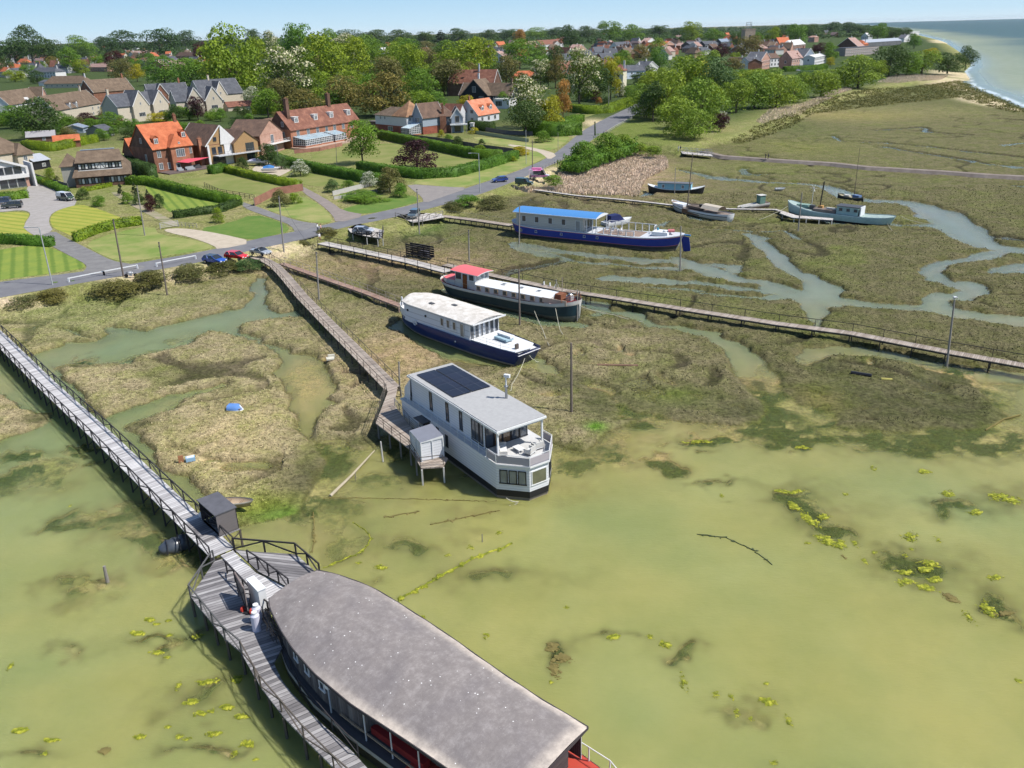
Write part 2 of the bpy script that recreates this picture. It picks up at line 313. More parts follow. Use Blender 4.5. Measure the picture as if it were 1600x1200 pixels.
def gauss(X, Y, u, v, ru, rv, z=0.0):
    c = P(u, v, z); rx = (P(u + ru, v, z) - c).length; ry = abs((P(u, v + rv, z) - P(u, v - rv, z)).length) / 2
    q = ((X - c.x) / rx) ** 2 + ((Y - c.y) / ry) ** 2
    return np.exp(-np.minimum(q, 30))
def rows():
    y = 4.0; out = []
    while y < 480: out.append(y); y += 0.0041 * math.hypot(y, 40)
    while y < 26000: out.append(y); y += max(2.4, 0.022 * (y - 380))
    return np.array(out)
ry = rows(); NC = 880
sc = np.linspace(-1, 1, NC)
YY = np.repeat(ry[:, None], NC, 1); XX = sc[None, :] * (0.74 * np.sqrt(YY ** 2 + 1500)) + 0.01 * YY
X, Y = XX.ravel(), YY.ravel()
near = Y < 640
# natural edges: the traced outlines are bent by noise
wx = X + 1.5 * fbm(X, Y, 5.0, 4) + 0.35 * fbm(X + 31, Y, 1.1, 2); wy = Y + 1.5 * fbm(X + 50, Y + 70, 5.0, 4) + 0.35 * fbm(X, Y + 77, 1.1, 2)
d = -sdf(wx, wy, W(OPEN, 0.1))                       # + on the marsh
for p in ISL: d = np.maximum(d, sdf(wx, wy, W(p, 0.3)))
for pts, hw in CRK:
    q = W(pts, 0.1)
    for i in range(len(q) - 1):
        a, b = q[i], q[i + 1]; L = np.hypot(*(b - a)); n = max(1, int(L / 6))
        lo = np.minimum(a, b) - 16; hi = np.maximum(a, b) + 16; k = (wx > lo[0]) & (wx < hi[0]) & (wy > lo[1]) & (wy < hi[1])
        x, y = wx[k], wy[k]; t = np.clip(((x - a[0]) * (b - a)[0] + (y - a[1]) * (b - a)[1]) / (L * L + 1e-9), 0, 1)
        dd = np.hypot(x - a[0] - t * (b - a)[0], y - a[1] - t * (b - a)[1]) - (hw[i] * (1 - t) + hw[i + 1] * t) * (0.62 if max(hw[i], hw[i + 1]) > 2.6 else 0.9)
        d[k] = np.minimum(d[k], dd)
d = np.clip(d, -60, 14)
dland = sdf(X + 1.0 * fbm(X, Y, 4, 3), Y + 1.2 * fbm(X + 9, Y, 4, 3), W(LAND, 1.2), pad=30)
dsea = sdf(X, Y, W(SEA, 0.0), pad=40)
fine = fbm(X, Y, 0.75, 3); mid = fbm(X + 5, Y + 3, 3.4, 3); big = fbm(X, Y, 16, 3)
marsh = 0.42 + 0.13 * fine * (Y < 260) + 0.10 * mid + 0.05 * big
dit = np.zeros_like(X)
for D in DITCH: dd = sdf(wx, wy, W(D, 0.4), closed=False, pad=12); marsh = marsh - 0.5 * (1 - ss(0.25, 1.6, dd)); dit = np.maximum(dit, 1 - ss(.7, 2.2, dd))
bed = -0.42 - 0.055 * np.clip(-d, 0, 14) + 0.05 * mid + 0.08 * big
veg = np.zeros_like(X)
wX_ = X + 3.0 * fbm(X + 7, Y, 5, 4) + 1.0 * fbm(X, Y, 1.3, 2); wY_ = Y + 3.4 * fbm(X, Y + 31, 5, 4) + 1.2 * fbm(X + 3, Y, 1.3, 2)
BED += [(1250, 790, 70, 26, .3), (1300, 835, 50, 18, .3), (1440, 885, 70, 26, .32), (1540, 950, 50, 16, .3), (1500, 790, 60, 14, .25), (1160, 1095, 46, 16, .17), (1045, 1010, 30, 22, .22), (300, 1080, 70, 30, .2), (330, 1150, 60, 20, .24), (260, 990, 60, 14, .22), (860, 1030, 36, 26, .26), (640, 860, 70, 20, .22), (760, 900, 80, 26, .2), (560, 930, 50, 20, .2), (110, 930, 40, 30, .22), (130, 1010, 40, 14, .2), (60, 1150, 60, 14, .2), (1100, 760, 60, 6, .22), (930, 1000, 50, 14, .2), (1250, 690, 60, 12, .3), (1350, 690, 50, 12, .3), (1440, 700, 90, 16, .35), (1540, 700, 70, 20, .35), (1200, 620, 40, 20, .3), (1000, 665, 50, 10, .3), (900, 650, 40, 16, .3), (1480, 620, 60, 20, .4)]
for u, v, ru, rv, h in BED:
    g = gauss(wX_, wY_, u, v, ru, rv); gg = np.clip(g * h * 4.6, 0, 1); bed = bed * (1 - gg) + gg * (-0.10 + 0.06 * fine + 0.07 * mid); veg = np.maximum(veg, g * min(1, h * 3.2))
for a in ((200, 825, 80, 26), (150, 800, 40, 14), (260, 850, 50, 20), (610, 755, 110, 34), (560, 860, 90, 40), (500, 830, 60, 30), (480, 600, 50, 50), (930, 715, 50, 20), (890, 770, 60, 30), (720, 810, 90, 26), (990, 690, 60, 14), (60, 745, 40, 20), (95, 760, 30, 16), (490, 560, 40, 20), (1290, 660, 60, 8), (330, 900, 30, 14)):
    g = gauss(wX_, wY_, *a); bed = bed * (1 - .8 * g) + .8 * g * (-0.22 + .05 * mid)
bed = np.minimum(bed, 0.16)
pond = np.maximum.reduce([gauss(X, Y, *a) for a in ((380, 730, 52, 12), (510, 562, 9, 3), (860, 618, 24, 6), (970, 546, 7, 6), (985, 557, 12, 3), (330, 722, 20, 4), (905, 553, 12, 7), (955, 570, 50, 2.5), (1360, 566, 9, 4), (520, 690, 30, 4))])
marsh = marsh - 0.62 * ss(0.35, 0.8, pond)
low = np.maximum.reduce([gauss(X, Y, *a) for a in ((1330, 620, 130, 40), (1490, 640, 70, 34), (1290, 575, 30, 10), (1060, 625, 90, 22), (1160, 640, 60, 18), (930, 630, 50, 24), (990, 600, 40, 10), (485, 745, 50, 50), (420, 798, 60, 14), (575, 690, 40, 12), (880, 600, 40, 14), (700, 575, 60, 10), (215, 665, 20, 8), (120, 573, 30, 4), (60, 655, 20, 8), (1480, 590, 80, 10), (1190, 600, 20, 25))])
marsh = marsh - low * (0.34 + 0.10 * mid) - 0.10 * ss(.0, .7, fbm(X + 11, Y + 5, 2.6, 3)) * (0.3 + low)
rid = (1 - ss(.012, .04, np.abs(fbm(X + 400, Y + 120, 30, 3)))) * (d > 1.5) * (Y > 62) * (Y < 420); marsh = marsh - .32 * rid; dit = np.maximum(dit, rid * .8)
wd = 0.5 + 4.2 * low
dmar = d; k = ss(-wd, 0.55, d)
Z = bed * (1 - k) + marsh * k
land_z = 2.0 + 0.0 * X
Z = Z * (1 - ss(-2.0, 2.6, dland)) + land_z * ss(-2.0, 2.6, dland)
scrubz = gauss(X, Y, 1560, 160, 80, 12)
Z = Z * (1 - ss(-16, 10, dsea)) + (-3.0) * ss(-16, 10, dsea)
Z = np.where((dsea > -38) & (dsea < 10) & (Y < 900), np.minimum(Z, 1.7 - 0.05 * (dsea + 38)), Z)
# ---- colours (albedo) ----
def C(*c): return np.array(c)
def mixc(a, b, t): return a * (1 - t[:, None]) + b * t[:, None]
one = np.ones((len(X), 1))
tan_, olive, dk, grn = C(.40, .33, .195), C(.15, .135, .07), C(.085, .08, .035), C(.155, .165, .055)
far = ss(45, 150, Y + 0.9 * X)
base = mixc(one * tan_, olive, np.clip(far + 0.25 * big + 0.1, 0, 1))
base = mixc(base, grn, np.clip(ss(0.0, 0.7, fbm(X + 90, Y, 9, 4)) * 0.75, 0, 1))
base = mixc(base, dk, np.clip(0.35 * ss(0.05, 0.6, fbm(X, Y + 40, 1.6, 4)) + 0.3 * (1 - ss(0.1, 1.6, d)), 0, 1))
base = mixc(base, C(.085, .085, .04), low * .8)
base = mixc(base, C(.035, .03, .02), dit * .9)
base = base * (1 + 0.2 * fine * (Y < 300) + 0.12 * mid)[:, None]
for (u, v, ru, rv, c, a) in ((620, 560, 90, 40, (.46, .31, .20), .6), (640, 410, 120, 20, (.44, .30, .20), .6), (460, 420, 60, 20, (.40, .31, .17), .6), (350, 690, 90, 60, (.46, .36, .20), .7), (390, 640, 60, 30, (.44, .35, .2), .6), (960, 530, 90, 25, (.36, .29, .18), .5),
                             (400, 790, 70, 25, (.26, .27, .05), .8), (440, 800, 60, 16, (.10, .20, .03), .7), (1050, 615, 60, 14, (.17, .20, .05), .6), (930, 665, 16, 7, (.12, .28, .02), .9), (640, 350, 55, 13, (.07, .19, .03), .9), (700, 340, 40, 10, (.20, .20, .09), .7), (30, 480, 120, 14, (.16, .21, .06), .6), (200, 470, 120, 14, (.19, .22, .07), .6), (120, 505, 90, 20, (.22, .25, .09), .5),
                             (960, 270, 100, 28, (.43, .30, .21), .95), (1235, 170, 50, 9, (.42, .29, .2), .9), (1425, 125, 60, 5, (.42, .3, .2), .9), (1150, 262, 160, 12, (.17, .18, .06), .5), (1350, 215, 180, 30, (.17, .155, .08), .5), (1250, 230, 90, 14, (.19, .19, .06), .6), (1400, 172, 160, 12, (.23, .205, .10), .7), (1330, 180, 90, 8, (.30, .25, .10), .6), (1300, 160, 120, 9, (.11, .115, .045), .8), (1550, 160, 90, 14, (.12, .125, .05), .8), (1450, 140, 100, 10, (.12, .14, .05), .8), (1220, 195, 60, 16, (.12, .13, .05), .9), (610, 700, 40, 16, (.30, .28, .07), .6), (1280, 620, 40, 22, (.22, .19, .06), .5)):
    base = mixc(base, C(*c) * (1 + 0.2 * mid)[:, None], gauss(X, Y, u, v, ru, rv, .4) * a)
sand, weed, mudc = C(.56, .40, .22), C(.035, .065, .018), C(.13, .12, .06)
bedc = mixc(one * sand, C(.40, .35, .16), ss(-.3, .3, big))
bedc = mixc(bedc, weed, np.clip(veg * 1.7 * ss(-.6, .1, mid + 0.5 * fine + 0.35 * (veg > .75)), 0, 1))
bedc = mixc(bedc, mudc, ss(170, 260, Y) * 0.6); bedc = mixc(bedc, C(.10, .09, .045), ss(-1.8, -.2, d) * .85)  # last mix: mud-dark rim along creek edges, painted in as their shadow
bedc = mixc(bedc, C(.15, .15, .05), np.clip(veg * ss(-0.12, 0.02, Z) * 1.0, 0, 1))
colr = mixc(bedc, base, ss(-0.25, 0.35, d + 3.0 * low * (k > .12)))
colr = mixc(colr, C(.40, .27, .15), ss(0.5, 0.85, pond) * (d > 0))
lc = mixc(one * C(.20, .22, .075), C(.30, .26, .13), np.clip(0.5 + 0.7 * fbm(X, Y, 14, 4), 0, 1)); lc = lc * (1 + 0.2 * fine)[:, None]
lc = mixc(lc, C(.06, .085, .03), ss(300, 420, Y) * ss(0, 30, dland) * ss(400, 300, X) if False else ss(300, 420, Y) * ss(4, 28, dland))
lc = mixc(lc, C(.16, .19, .05), np.clip(gauss(X, Y, 1000, 205, 50, 22, 2) * 1.3, 0, 1))
bank = gauss(X, Y, 440, 392, 60, 7, 2) + gauss(X, Y, 250, 430, 160, 5, 2) + gauss(X, Y, 840, 278, 50, 5, 2) + gauss(X, Y, 930, 192, 18, 6, 2) + gauss(X, Y, 0, 468, 120, 5, 2)
bank = bank + gauss(X, Y, 450, 386, 40, 9, 2) + gauss(X, Y, 870, 268, 30, 7, 2) + gauss(X, Y, 350, 416, 60, 6, 2) + gauss(X, Y, 900, 205, 14, 8, 2)
lc = mixc(lc, C(.56, .45, .31), np.clip(bank * 1.3, 0, 1))
colr = mixc(colr, lc, ss(-3.0, 1.0, dland + 1.2 * mid))
bz = gauss(X, Y, 1545, 137, 60, 16) + gauss(X, Y, 1500, 118, 30, 6) + gauss(X, Y, 1450, 66, 30, 6) + gauss(X, Y, 1600, 165, 50, 12)
colr = mixc(colr, C(.60, .48, .34), np.clip(ss(-42, -16, dsea) * ss(0.02, 0.25, bz) * (1 + .2 * fine), 0, 1))
colr = np.clip(colr, 0.01, 0.8)
keep = (dland < 28) | (Y > 0)
idx = np.arange(len(X)).reshape(len(ry), NC)
faces = np.stack([idx[:-1, :-1], idx[:-1, 1:], idx[1:, 1:], idx[1:, :-1]], -1).reshape(-1, 4)
g = NT('marsh_ground'); at = g.n('ShaderNodeAttribute', attribute_name='tint')
gp = g.world(); n1 = g.noise(1.9, 5, 0.75, gp); n2 = g.noise(0.35, 4, 0.6, gp); n3 = g.noise(7.0, 3, 0.7, gp)
cc = g.mix(at.outputs['Color'], (0.34, 0.34, 0.28), g.ramp(n1, [(0.32, (1, 1, 1)), (0.48, (0.2, 0.2, 0.2)), (0.56, (0, 0, 0))]), 'MULTIPLY')
cc = g.mix(cc, (1.5, 1.5, 1.4), g.ramp(n1, [(0.52, (0, 0, 0)), (0.7, (.8, .8, .8))]), 'MULTIPLY')
cc = g.mix(cc, (0.75, 0.85, 0.6), g.ramp(n2, [(0.4, (0, 0, 0)), (0.65, (1, 1, 1))]), 'MULTIPLY')
g.bump(g.math('ADD', n1, g.math('MULTIPLY', n3, 0.4)), 0.9, 0.35); g.set(cc, 0.95, 0.1)
V = np.stack([X, Y, Z], 1)
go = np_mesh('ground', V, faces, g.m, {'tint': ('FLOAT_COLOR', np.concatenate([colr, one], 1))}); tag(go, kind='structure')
# ---- water: where the ground lies low ----
wet = (Z < 0.12)
fw = faces[wet[faces].any(1) & (faces[:, 0] % NC < NC)]
used, inv = np.unique(fw, return_inverse=True)
dep = np.clip(-Z[used], 0, 3)
wX, wY = X[used], Y[used]
green, yel, creek, seac, seag = C(.195, .25, .10), C(.30, .285, .095), C(.20, .25, .225), C(.075, .125, .145), C(.24, .27, .21)
uu = np.ones((len(used), 1))
wn = fbm(wX + 3, wY, 22, 4); wn2 = fbm(wX, wY + 200, 9, 3)
wc = mixc(uu * green, yel, np.clip(0.72 + 0.9 * wn + 0.25 * wn2 - ss(75, 150, wY) * 0.8 - gauss(wX, wY, 100, 620, 260, 150) * .6 - gauss(wX, wY, 1500, 800, 150, 60) * .5, 0, 1))
wc = mixc(wc, creek, ss(85, 165, wY + .2 * wX))  # far creeks: sky reflection painted in as a bluish base colour
sd = dsea[used]
wc = mixc(wc, seag, ss(-20, -5, sd)); wc = mixc(wc, seac, ss(8, 170, sd + 50 * fbm(wX, wY, 300, 3)))
wc = mixc(wc, C(.75, .75, .7), np.clip((ss(-8, -5.5, sd) * (1 - ss(-4, -1.5, sd))) * (fbm(wX, wY, 8, 3) > -.2), 0, 1) * (wY < 900))
kk = np.where(sd > -25, 0.9, 1.0) * 1.75
alpha = 1 - np.exp(-dep * kk)
alpha = np.where(sd > -12, np.maximum(alpha, 0.9), alpha)
wt = NT('water'); a1 = wt.n('ShaderNodeAttribute', attribute_name='tint'); a2 = wt.n('ShaderNodeAttribute', attribute_name='murk')
wp = wt.world(); mp = wt.n('ShaderNodeMapping'); mp.inputs['Scale'].default_value = (1.2, 3.0, 1); mp.inputs['Rotation'].default_value = (0, 0, R(-12)); wt.l(wp, mp.inputs[0])
wt.bump(wt.math('ADD', wt.noise(1.6, 4, 0.6, mp.outputs[0]), wt.math('MULTIPLY', wt.noise(0.25, 2, 0.5, mp.outputs[0]), 1.5)), 0.45, 0.06)
wcol = wt.mix(a1.outputs['Color'], (0.82, 0.86, 0.8), wt.ramp(wt.noise(0.09, 5, 0.65, wp), [(0.35, (0, 0, 0)), (0.62, (1, 1, 1))]), 'MULTIPLY')
ch_ = wt.n('ShaderNodeAttribute', attribute_name='chop'); wt.set(wcol, 0.12, 0.5); wt.l(wt.math('ADD', wt.math('MULTIPLY', ch_.outputs['Fac'], .55), .12), wt.b.inputs['Roughness']); wt.l(wt.math('SUBTRACT', .5, wt.math('MULTIPLY', ch_.outputs['Fac'], .42)), wt.b.inputs['Specular IOR Level']); wt.b.inputs['IOR'].default_value = 1.33; wt.b.subsurface_method = 'BURLEY'; wt.b.inputs['Subsurface Weight'].default_value = .85; wt.b.inputs['Subsurface Radius'].default_value = (1.0, 1.0, .6); wt.b.inputs['Subsurface Scale'].default_value = .8
out = wt.t.nodes['Material Output']; tr = wt.n('ShaderNodeBsdfTransparent'); mx = wt.n('ShaderNodeMixShader')
gl = wt.n('ShaderNodeFresnel'); gl.inputs[0].default_value = 1.33
fac = wt.math('MAXIMUM', a2.outputs['Fac'], gl.outputs[0])
wt.l(fac, mx.inputs[0]); wt.l(tr.outputs[0], mx.inputs[1]); wt.l(wt.b.outputs[0], mx.inputs[2]); wt.l(mx.outputs[0], out.inputs[0])
wo = np_mesh('water', np.stack([wX, wY, 0 * wX], 1), inv.reshape(-1, 4), wt.m, {'tint': ('FLOAT_COLOR', np.concatenate([np.clip(wc, 0, 1), uu], 1)), 'murk': ('FLOAT', alpha), 'chop': ('FLOAT', ss(-10, 30, sd))}); tag(wo, kind='structure')
def ground_z(x, y):
    i = min(max(int(np.searchsorted(ry, y)), 0), len(ry) - 1); h = 0.74 * math.sqrt(ry[i] ** 2 + 1500)
    j = int(round(((x - 0.01 * ry[i]) / h + 1) / 2 * (NC - 1)))
    return float(Z[i * NC + min(max(j, 0), NC - 1)])
# ---- flat sheets on the land: roads, drives, lawns ----
LZ = 2.0
def smooth_poly(pts, it=1):
    for _ in range(it):
        q = []
        for i in range(len(pts)):
            a, b = pts[i], pts[(i + 1) % len(pts)]
            q += [(a[0] * .75 + b[0] * .25, a[1] * .75 + b[1] * .25), (a[0] * .25 + b[0] * .75, a[1] * .25 + b[1] * .75)]
        pts = q
    return pts
def sheet(name, pts, z, mat, it=1, **kw):
    pts = [tuple(P(u, v, z))[:2] for u, v in smooth_poly(pts, it)]
    a = sum(pts[i][0] * pts[i - 1][1] - pts[i - 1][0] * pts[i][1] for i in range(len(pts)))
    if a > 0: pts = pts[::-1]
    c = sum((Vector(p) for p in pts), Vector((0, 0))) / len(pts)
    me = bpy.data.meshes.new(name); me.from_pydata([(p[0] - c.x, p[1] - c.y, 0) for p in pts], [], [tuple(range(len(pts)))])
    bm = bmesh.new(); bm.from_mesh(me); bmesh.ops.triangulate(bm, faces=bm.faces)
    ext = bmesh.ops.extrude_face_region(bm, geom=bm.faces[:]); bmesh.ops.translate(bm, verts=[v for v in ext['geom'] if isinstance(v, bmesh.types.BMVert)], vec=(0, 0, -0.25)); bmesh.ops.recalc_face_normals(bm, faces=bm.faces)
    bm.to_mesh(me); bm.free(); me.materials.append(mat)
    o = bpy.data.objects.new(name, me); COL.objects.link(o); o.location = (c.x, c.y, z); tag(o, kind='structure', **kw); return o
def surf(name, c0, c1, sc1=0.5, sc2=6, rough=0.9, stripe=None):
    t = NT(name); p = t.world(); n = t.noise(sc1, 4, 0.65, p); n2 = t.noise(sc2, 3, 0.7, p)
    col = t.mix(c0, c1, t.ramp(n, [(0.35, (0, 0, 0)), (0.65, (1, 1, 1))])); col = t.mix(col, (0.6, 0.6, 0.6), t.math('MULTIPLY', n2, 0.7), 'MULTIPLY')
    if stripe:
        a, wd, c2 = stripe; sp = t.n('ShaderNodeSeparateXYZ'); t.l(p, sp.inputs[0])
        q = t.math('ADD', t.math('MULTIPLY', sp.outputs[0], math.cos(R(a)) / wd), t.math('MULTIPLY', sp.outputs[1], math.sin(R(a)) / wd))
        q = t.math('ADD', t.math('SINE', q), t.math('MULTIPLY', t.math('SUBTRACT', t.noise(1.2, 3, .6, p), .5), 1.3))
        col = t.mix(col, c2, t.ramp(q, [(0.0, (0, 0, 0)), (0.9, (.8, .8, .8))]))
    t.bump(n2, 0.3, 0.03); return t.set(col, rough, 0.15)
ASPH = surf('asphalt', (.15, .15, .165), (.19, .19, .20), .3, 9); ASPD = surf('drive_asphalt', (.17, .165, .165), (.22, .215, .21), .5, 9)
PAV = surf('block_paving', (.36, .335, .32), (.30, .28, .26), .6, 5); GRAV = surf('gravel', (.42, .36, .28), (.50, .43, .34), .8, 6)
LAWN_Y = surf('dry_striped_lawn', (.36, .34, .07), (.29, .30, .05), .3, 5, stripe=(62, .42, (.17, .22, .03)))
LAWN_S = surf('striped_lawn', (.23, .28, .05), (.17, .24, .045), .3, 5, stripe=(28, .35, (.09, .15, .025)))
LAWN_G = surf('green_lawn', (.15, .19, .045), (.24, .235, .085), .12, 5); LAWN_D = surf('dry_verge', (.30, .29, .11), (.16, .23, .05), .16, 4)
VERGE = surf('lush_verge', (.09, .17, .03), (.14, .20, .045), .3, 4)
RU = [(-150, 462), (0, 440), (125, 425), (190, 415), (325, 392), (400, 373), (460, 362), (525, 347), (575, 335), (650, 319), (725, 295), (800, 271), (856, 247), (880, 230), (906, 207), (937, 189), (1000, 160), (1010, 150)]
RL = [(1012, 165), (992, 180), (941, 208), (920, 222), (899, 240), (852, 262), (800, 285), (740, 307), (682, 323), (600, 343), (535, 355), (460, 377), (400, 389), (317, 409), (225, 425), (75, 451), (0, 465), (-150, 492)]
sheet('road', RU + RL, LZ + .03, ASPH, 1)
D1 = [(230, 416), (195, 411), (175, 407), (150, 395), (125, 382), (100, 370), (84, 360), (57, 368), (82, 385), (110, 400), (133, 412), (136, 418), (126, 428), (160, 428), (220, 421)]
sheet('driveway', D1, LZ + .045, ASPD)
sheet('driveway', [(84, 361), (76, 349), (78, 336), (88, 329), (100, 325), (122, 319), (112, 300), (75, 288), (47, 283), (40, 300), (0, 302), (-60, 306), (-60, 334), (0, 331), (30, 328), (45, 330), (48, 336), (40, 347), (37, 356), (45, 363), (57, 369)], LZ + .06, PAV)
sheet('driveway', [(255, 358), (285, 356), (340, 364), (400, 378), (340, 390), (335, 384), (300, 371), (262, 363)], LZ + .05, GRAV)
sheet('driveway', [(374, 314), (400, 322), (445, 339), (475, 347), (505, 350), (462, 364), (455, 352), (430, 342), (400, 332), (382, 325)], LZ + .05, ASPD)
sheet('driveway', [(468, 289), (490, 300), (520, 317), (535, 329), (575, 336), (525, 349), (520, 336), (500, 318), (472, 300)], LZ + .055, surf('drive_tan', (.27, .23, .21), (.22, .19, .17)))
sheet('driveway', [(634, 287), (700, 292), (735, 293), (690, 308), (662, 318), (660, 308), (645, 297)], LZ + .05, surf('drive_brown', (.27, .245, .23), (.23, .21, .20)))
sheet('path', [(790, 227), (800, 225), (845, 233), (872, 241), (858, 250), (848, 241), (835, 235)], LZ + .05, GRAV)
sheet('path', [(880, 206), (908, 206), (903, 213), (885, 212)], LZ + .05, GRAV)
sheet('path', [(170, 300), (185, 300), (262, 340), (285, 352), (270, 354), (240, 340), (200, 318)], LZ + .05, surf('garden_path', (.34, .28, .22), (.22, .23, .10), .4))
LAWNS = [(LAWN_Y, [(80, 337), (88, 330), (103, 324), (125, 319), (150, 325), (200, 344), (190, 350), (160, 354), (118, 372), (100, 363), (84, 357), (78, 346)]),
         (LAWN_Y, [(-60, 336), (20, 331), (44, 332), (46, 337), (36, 350), (45, 362), (54, 370), (28, 372), (0, 367), (-60, 372)]),
         (LAWN_S, [(-60, 400), (0, 390), (45, 383), (80, 386), (130, 410), (134, 417), (122, 421), (60, 430), (0, 437), (-60, 447)]),
         (LAWN_D, [(130, 381), (180, 363), (240, 352), (248, 367), (300, 374), (333, 383), (330, 388), (290, 395), (200, 409), (180, 407), (152, 395)]),
         (LAWN_S, [(222, 290), (240, 286), (300, 300), (365, 317), (345, 322), (275, 333), (262, 330), (248, 315)]),
         (LAWN_G, [(279, 282), (310, 276), (337, 270), (360, 270), (440, 288), (462, 292), (405, 305), (360, 298), (310, 290)]),
         (VERGE, [(305, 358), (360, 348), (396, 334), (438, 346), (457, 360), (420, 369), (395, 375), (350, 367)]),
         (LAWN_D, [(410, 325), (440, 312), (470, 305), (498, 318), (520, 340), (516, 348), (490, 348), (450, 339)]),
         (LAWN_G, [(433, 276), (456, 265), (500, 270), (562, 283), (540, 288), (507, 293), (471, 288)]),
         (LAWN_G, [(478, 247), (520, 233), (600, 222), (680, 232), (745, 243), (762, 247), (700, 260), (600, 266), (560, 258), (520, 258)]),
         (LAWN_D, [(632, 286), (700, 273), (800, 245), (845, 232), (862, 238), (853, 247), (800, 269), (725, 294), (690, 291)]),
         (VERGE, [(530, 328), (560, 319), (640, 303), (659, 313), (620, 325), (575, 334), (548, 333)]),
         (LAWN_D, [(735, 213), (790, 217), (845, 228), (848, 236), (790, 228), (750, 221)]), (LAWN_G, [(775, 195), (800, 200), (850, 203), (840, 208), (800, 207), (775, 202)]),
         (LAWN_D, [(822, 232), (850, 218), (890, 212), (888, 220), (862, 236), (845, 231)]), (LAWN_G, [(885, 183), (925, 170), (950, 172), (900, 188)])]
for i, (m, p) in enumerate(LAWNS): sheet('lawn', p, LZ + .02 + .001 * i, m)
# ---------------- boats ----------------
def at_px(name, a, b, z, label, cat='houseboat', group=None, base=0.0):
    """an Empty midway between two photographed points, its X axis along them"""
    A, B = P(*a, z), P(*b, z); d = B - A; m = (A + B) / 2
    e = empty(name, (m.x, m.y, base), math.atan2(d.y, d.x), label, cat, group); return e, d.length
def hull(par, L, hb, lev, mats, sheer=lambda t: 0, rake=(0, 0), n=30, deck=None, deckmat=None, name='hull', cy=lambda t: 0, tw=0.12):
    """lev: (z, width factor) from gunwale to bottom; sheer lifts the upper levels"""
    mb = MB(); secs = []; H = lev[0][0] - lev[-1][0]; dk = []
    for i in range(n + 1):
        t = 0.5 - 0.5 * math.cos(math.pi * i / n); row = []; w = hb(t)
        for z, f in lev:
            zf = (z - lev[-1][0]) / H; s = sheer(t) * zf
            x = (t - 0.5) * L + rake[0] * (1 - zf) * (1 - t) ** 2.5 - rake[1] * (1 - zf) * t ** 2.5
            row.append((x, w * f, z + s))
        full = [(x, y + cy(t), z) for x, y, z in row] + [(x, -y + cy(t), z) for x, y, z in row[::-1]]
        secs.append(full[::-1])
        if deck is not None:
            x, y, z = row[0]; zd = deck + sheer(t); dk.append([(x, -y * 0.985 + cy(t), zd), (x, y * 0.985 + cy(t), zd)])
    k = len(lev) - 1; strip = list(mats[:k]); strips = strip + [mats[-1]] + strip[::-1]
    mb.loft(secs, strips, caps=mats[0]); o = mb.build(name, par, True)
    if deck is not None:
        m2 = MB(); m2.loft(dk, deckmat); m2.build('deck', par)
    return o
def win(par, x, y, z, w, h, face, frame, glass, name='window', t=0.07, bars=0):
    """a window in a wall facing -y ('n'), +y ('f'), -x ('l'), +x ('r'), or at a heading given in radians (outward normal)"""
    a = {'n': -math.pi / 2, 'f': math.pi / 2, 'l': math.pi, 'r': 0.0}.get(face, face); nx, ny = math.cos(a), math.sin(a); tx, ty = -ny, nx
    mb = MB(); f = 0.09 if w > 0.5 else 0.06
    def bx(du, dz, ww, hh, off, th, m): mb.box((x + tx * du + nx * off, y + ty * du + ny * off, z + dz), (th, ww, hh), m, a)
    bx(0, h / 2 - f / 2, w, f, 0.02, t, frame); bx(0, -h / 2 + f / 2, w + 0.1, f, 0.03, t + 0.03, frame)
    bx(-w / 2 + f / 2, 0, f, h - 2 * f, 0.02, t, frame); bx(w / 2 - f / 2, 0, f, h - 2 * f, 0.02, t, frame)
    for b in range(bars): bx(-w / 2 + w * (b + 1) / (bars + 1), 0, f * 0.7, h - 2 * f, 0.02, t * .8, frame)
    o = mb.build(name, par); g = MB(); g.box((x + nx * 0.012, y + ny * 0.012, z), (0.03, w - 2 * f, h - 2 * f), glass, a); g.build('pane', o); return o
def rail(par, pts, h, mat, name='railing', step=1.5, r=0.02, mids=1, posth=None, zs=0.0):
    mb = MB()
    for i in range(len(pts) - 1):
        a, b = Vector(pts[i]), Vector(pts[i + 1]); L = (b - a).length; n = max(1, round(L / step))
        for k in range(n + (i == len(pts) - 2)):
            p = a.lerp(b, k / n); mb.bar(p, p + Vector((0, 0, h)), 2 * r, 2 * r, mat)
        for j in range(mids + 1):
            q = Vector((0, 0, h * (1 - j / (mids + 1)))); mb.bar(a + q, b + q, 1.6 * r, 1.6 * r, mat)
    return mb.build(name, par)
WHITE = M('paint', (.62, .63, .64), rough=.45, var=.12); OFFW = M('paint', (.52, .51, .48), rough=.6, var=.2); GREY = M('paint', (.30, .31, .33), rough=.5); DGREY = M('paint', (.07, .07, .075), rough=.5)
BLACK = M('paint', (.02, .02, .024), rough=.45); GLASS = M('glass', (.05, .06, .075)); GLASSL = M('glass', (.16, .18, .19)); NAVY = M('paint', (.012, .028, .11), rough=.3, var=.3)
RUST = M('paint', (.16, .10, .06), rough=.9, var=.5); WOODG = M('wood', (.26, .25, .25), (.42, .41, .40)); WOODD = M('wood', (.065, .058, .058), (.11, .10, .10)); WOODB = M('wood', (.28, .20, .14), (.36, .28, .2)); STEEL = M('paint', (.35, .36, .37), rough=.3, metal=.8)
ROPE = M('paint', (.42, .40, .32), rough=.95)
def rope(pts, z=None, r=.035, label=None, sag=0.0, name='mooring_rope', mat=None, cat='rope', group=None):
    q = [Vector(P(*p)) for p in pts]; out = []
    for i in range(len(q) - 1):
        for k in range(8):
            t = k / 8; p = q[i].lerp(q[i + 1], t); p.z -= sag * 4 * t * (1 - t); out.append(p)
    out.append(q[-1]); m = MB(); m.tube(out, r, mat or ROPE, 5); return tag(m.build(name), label, cat, group)
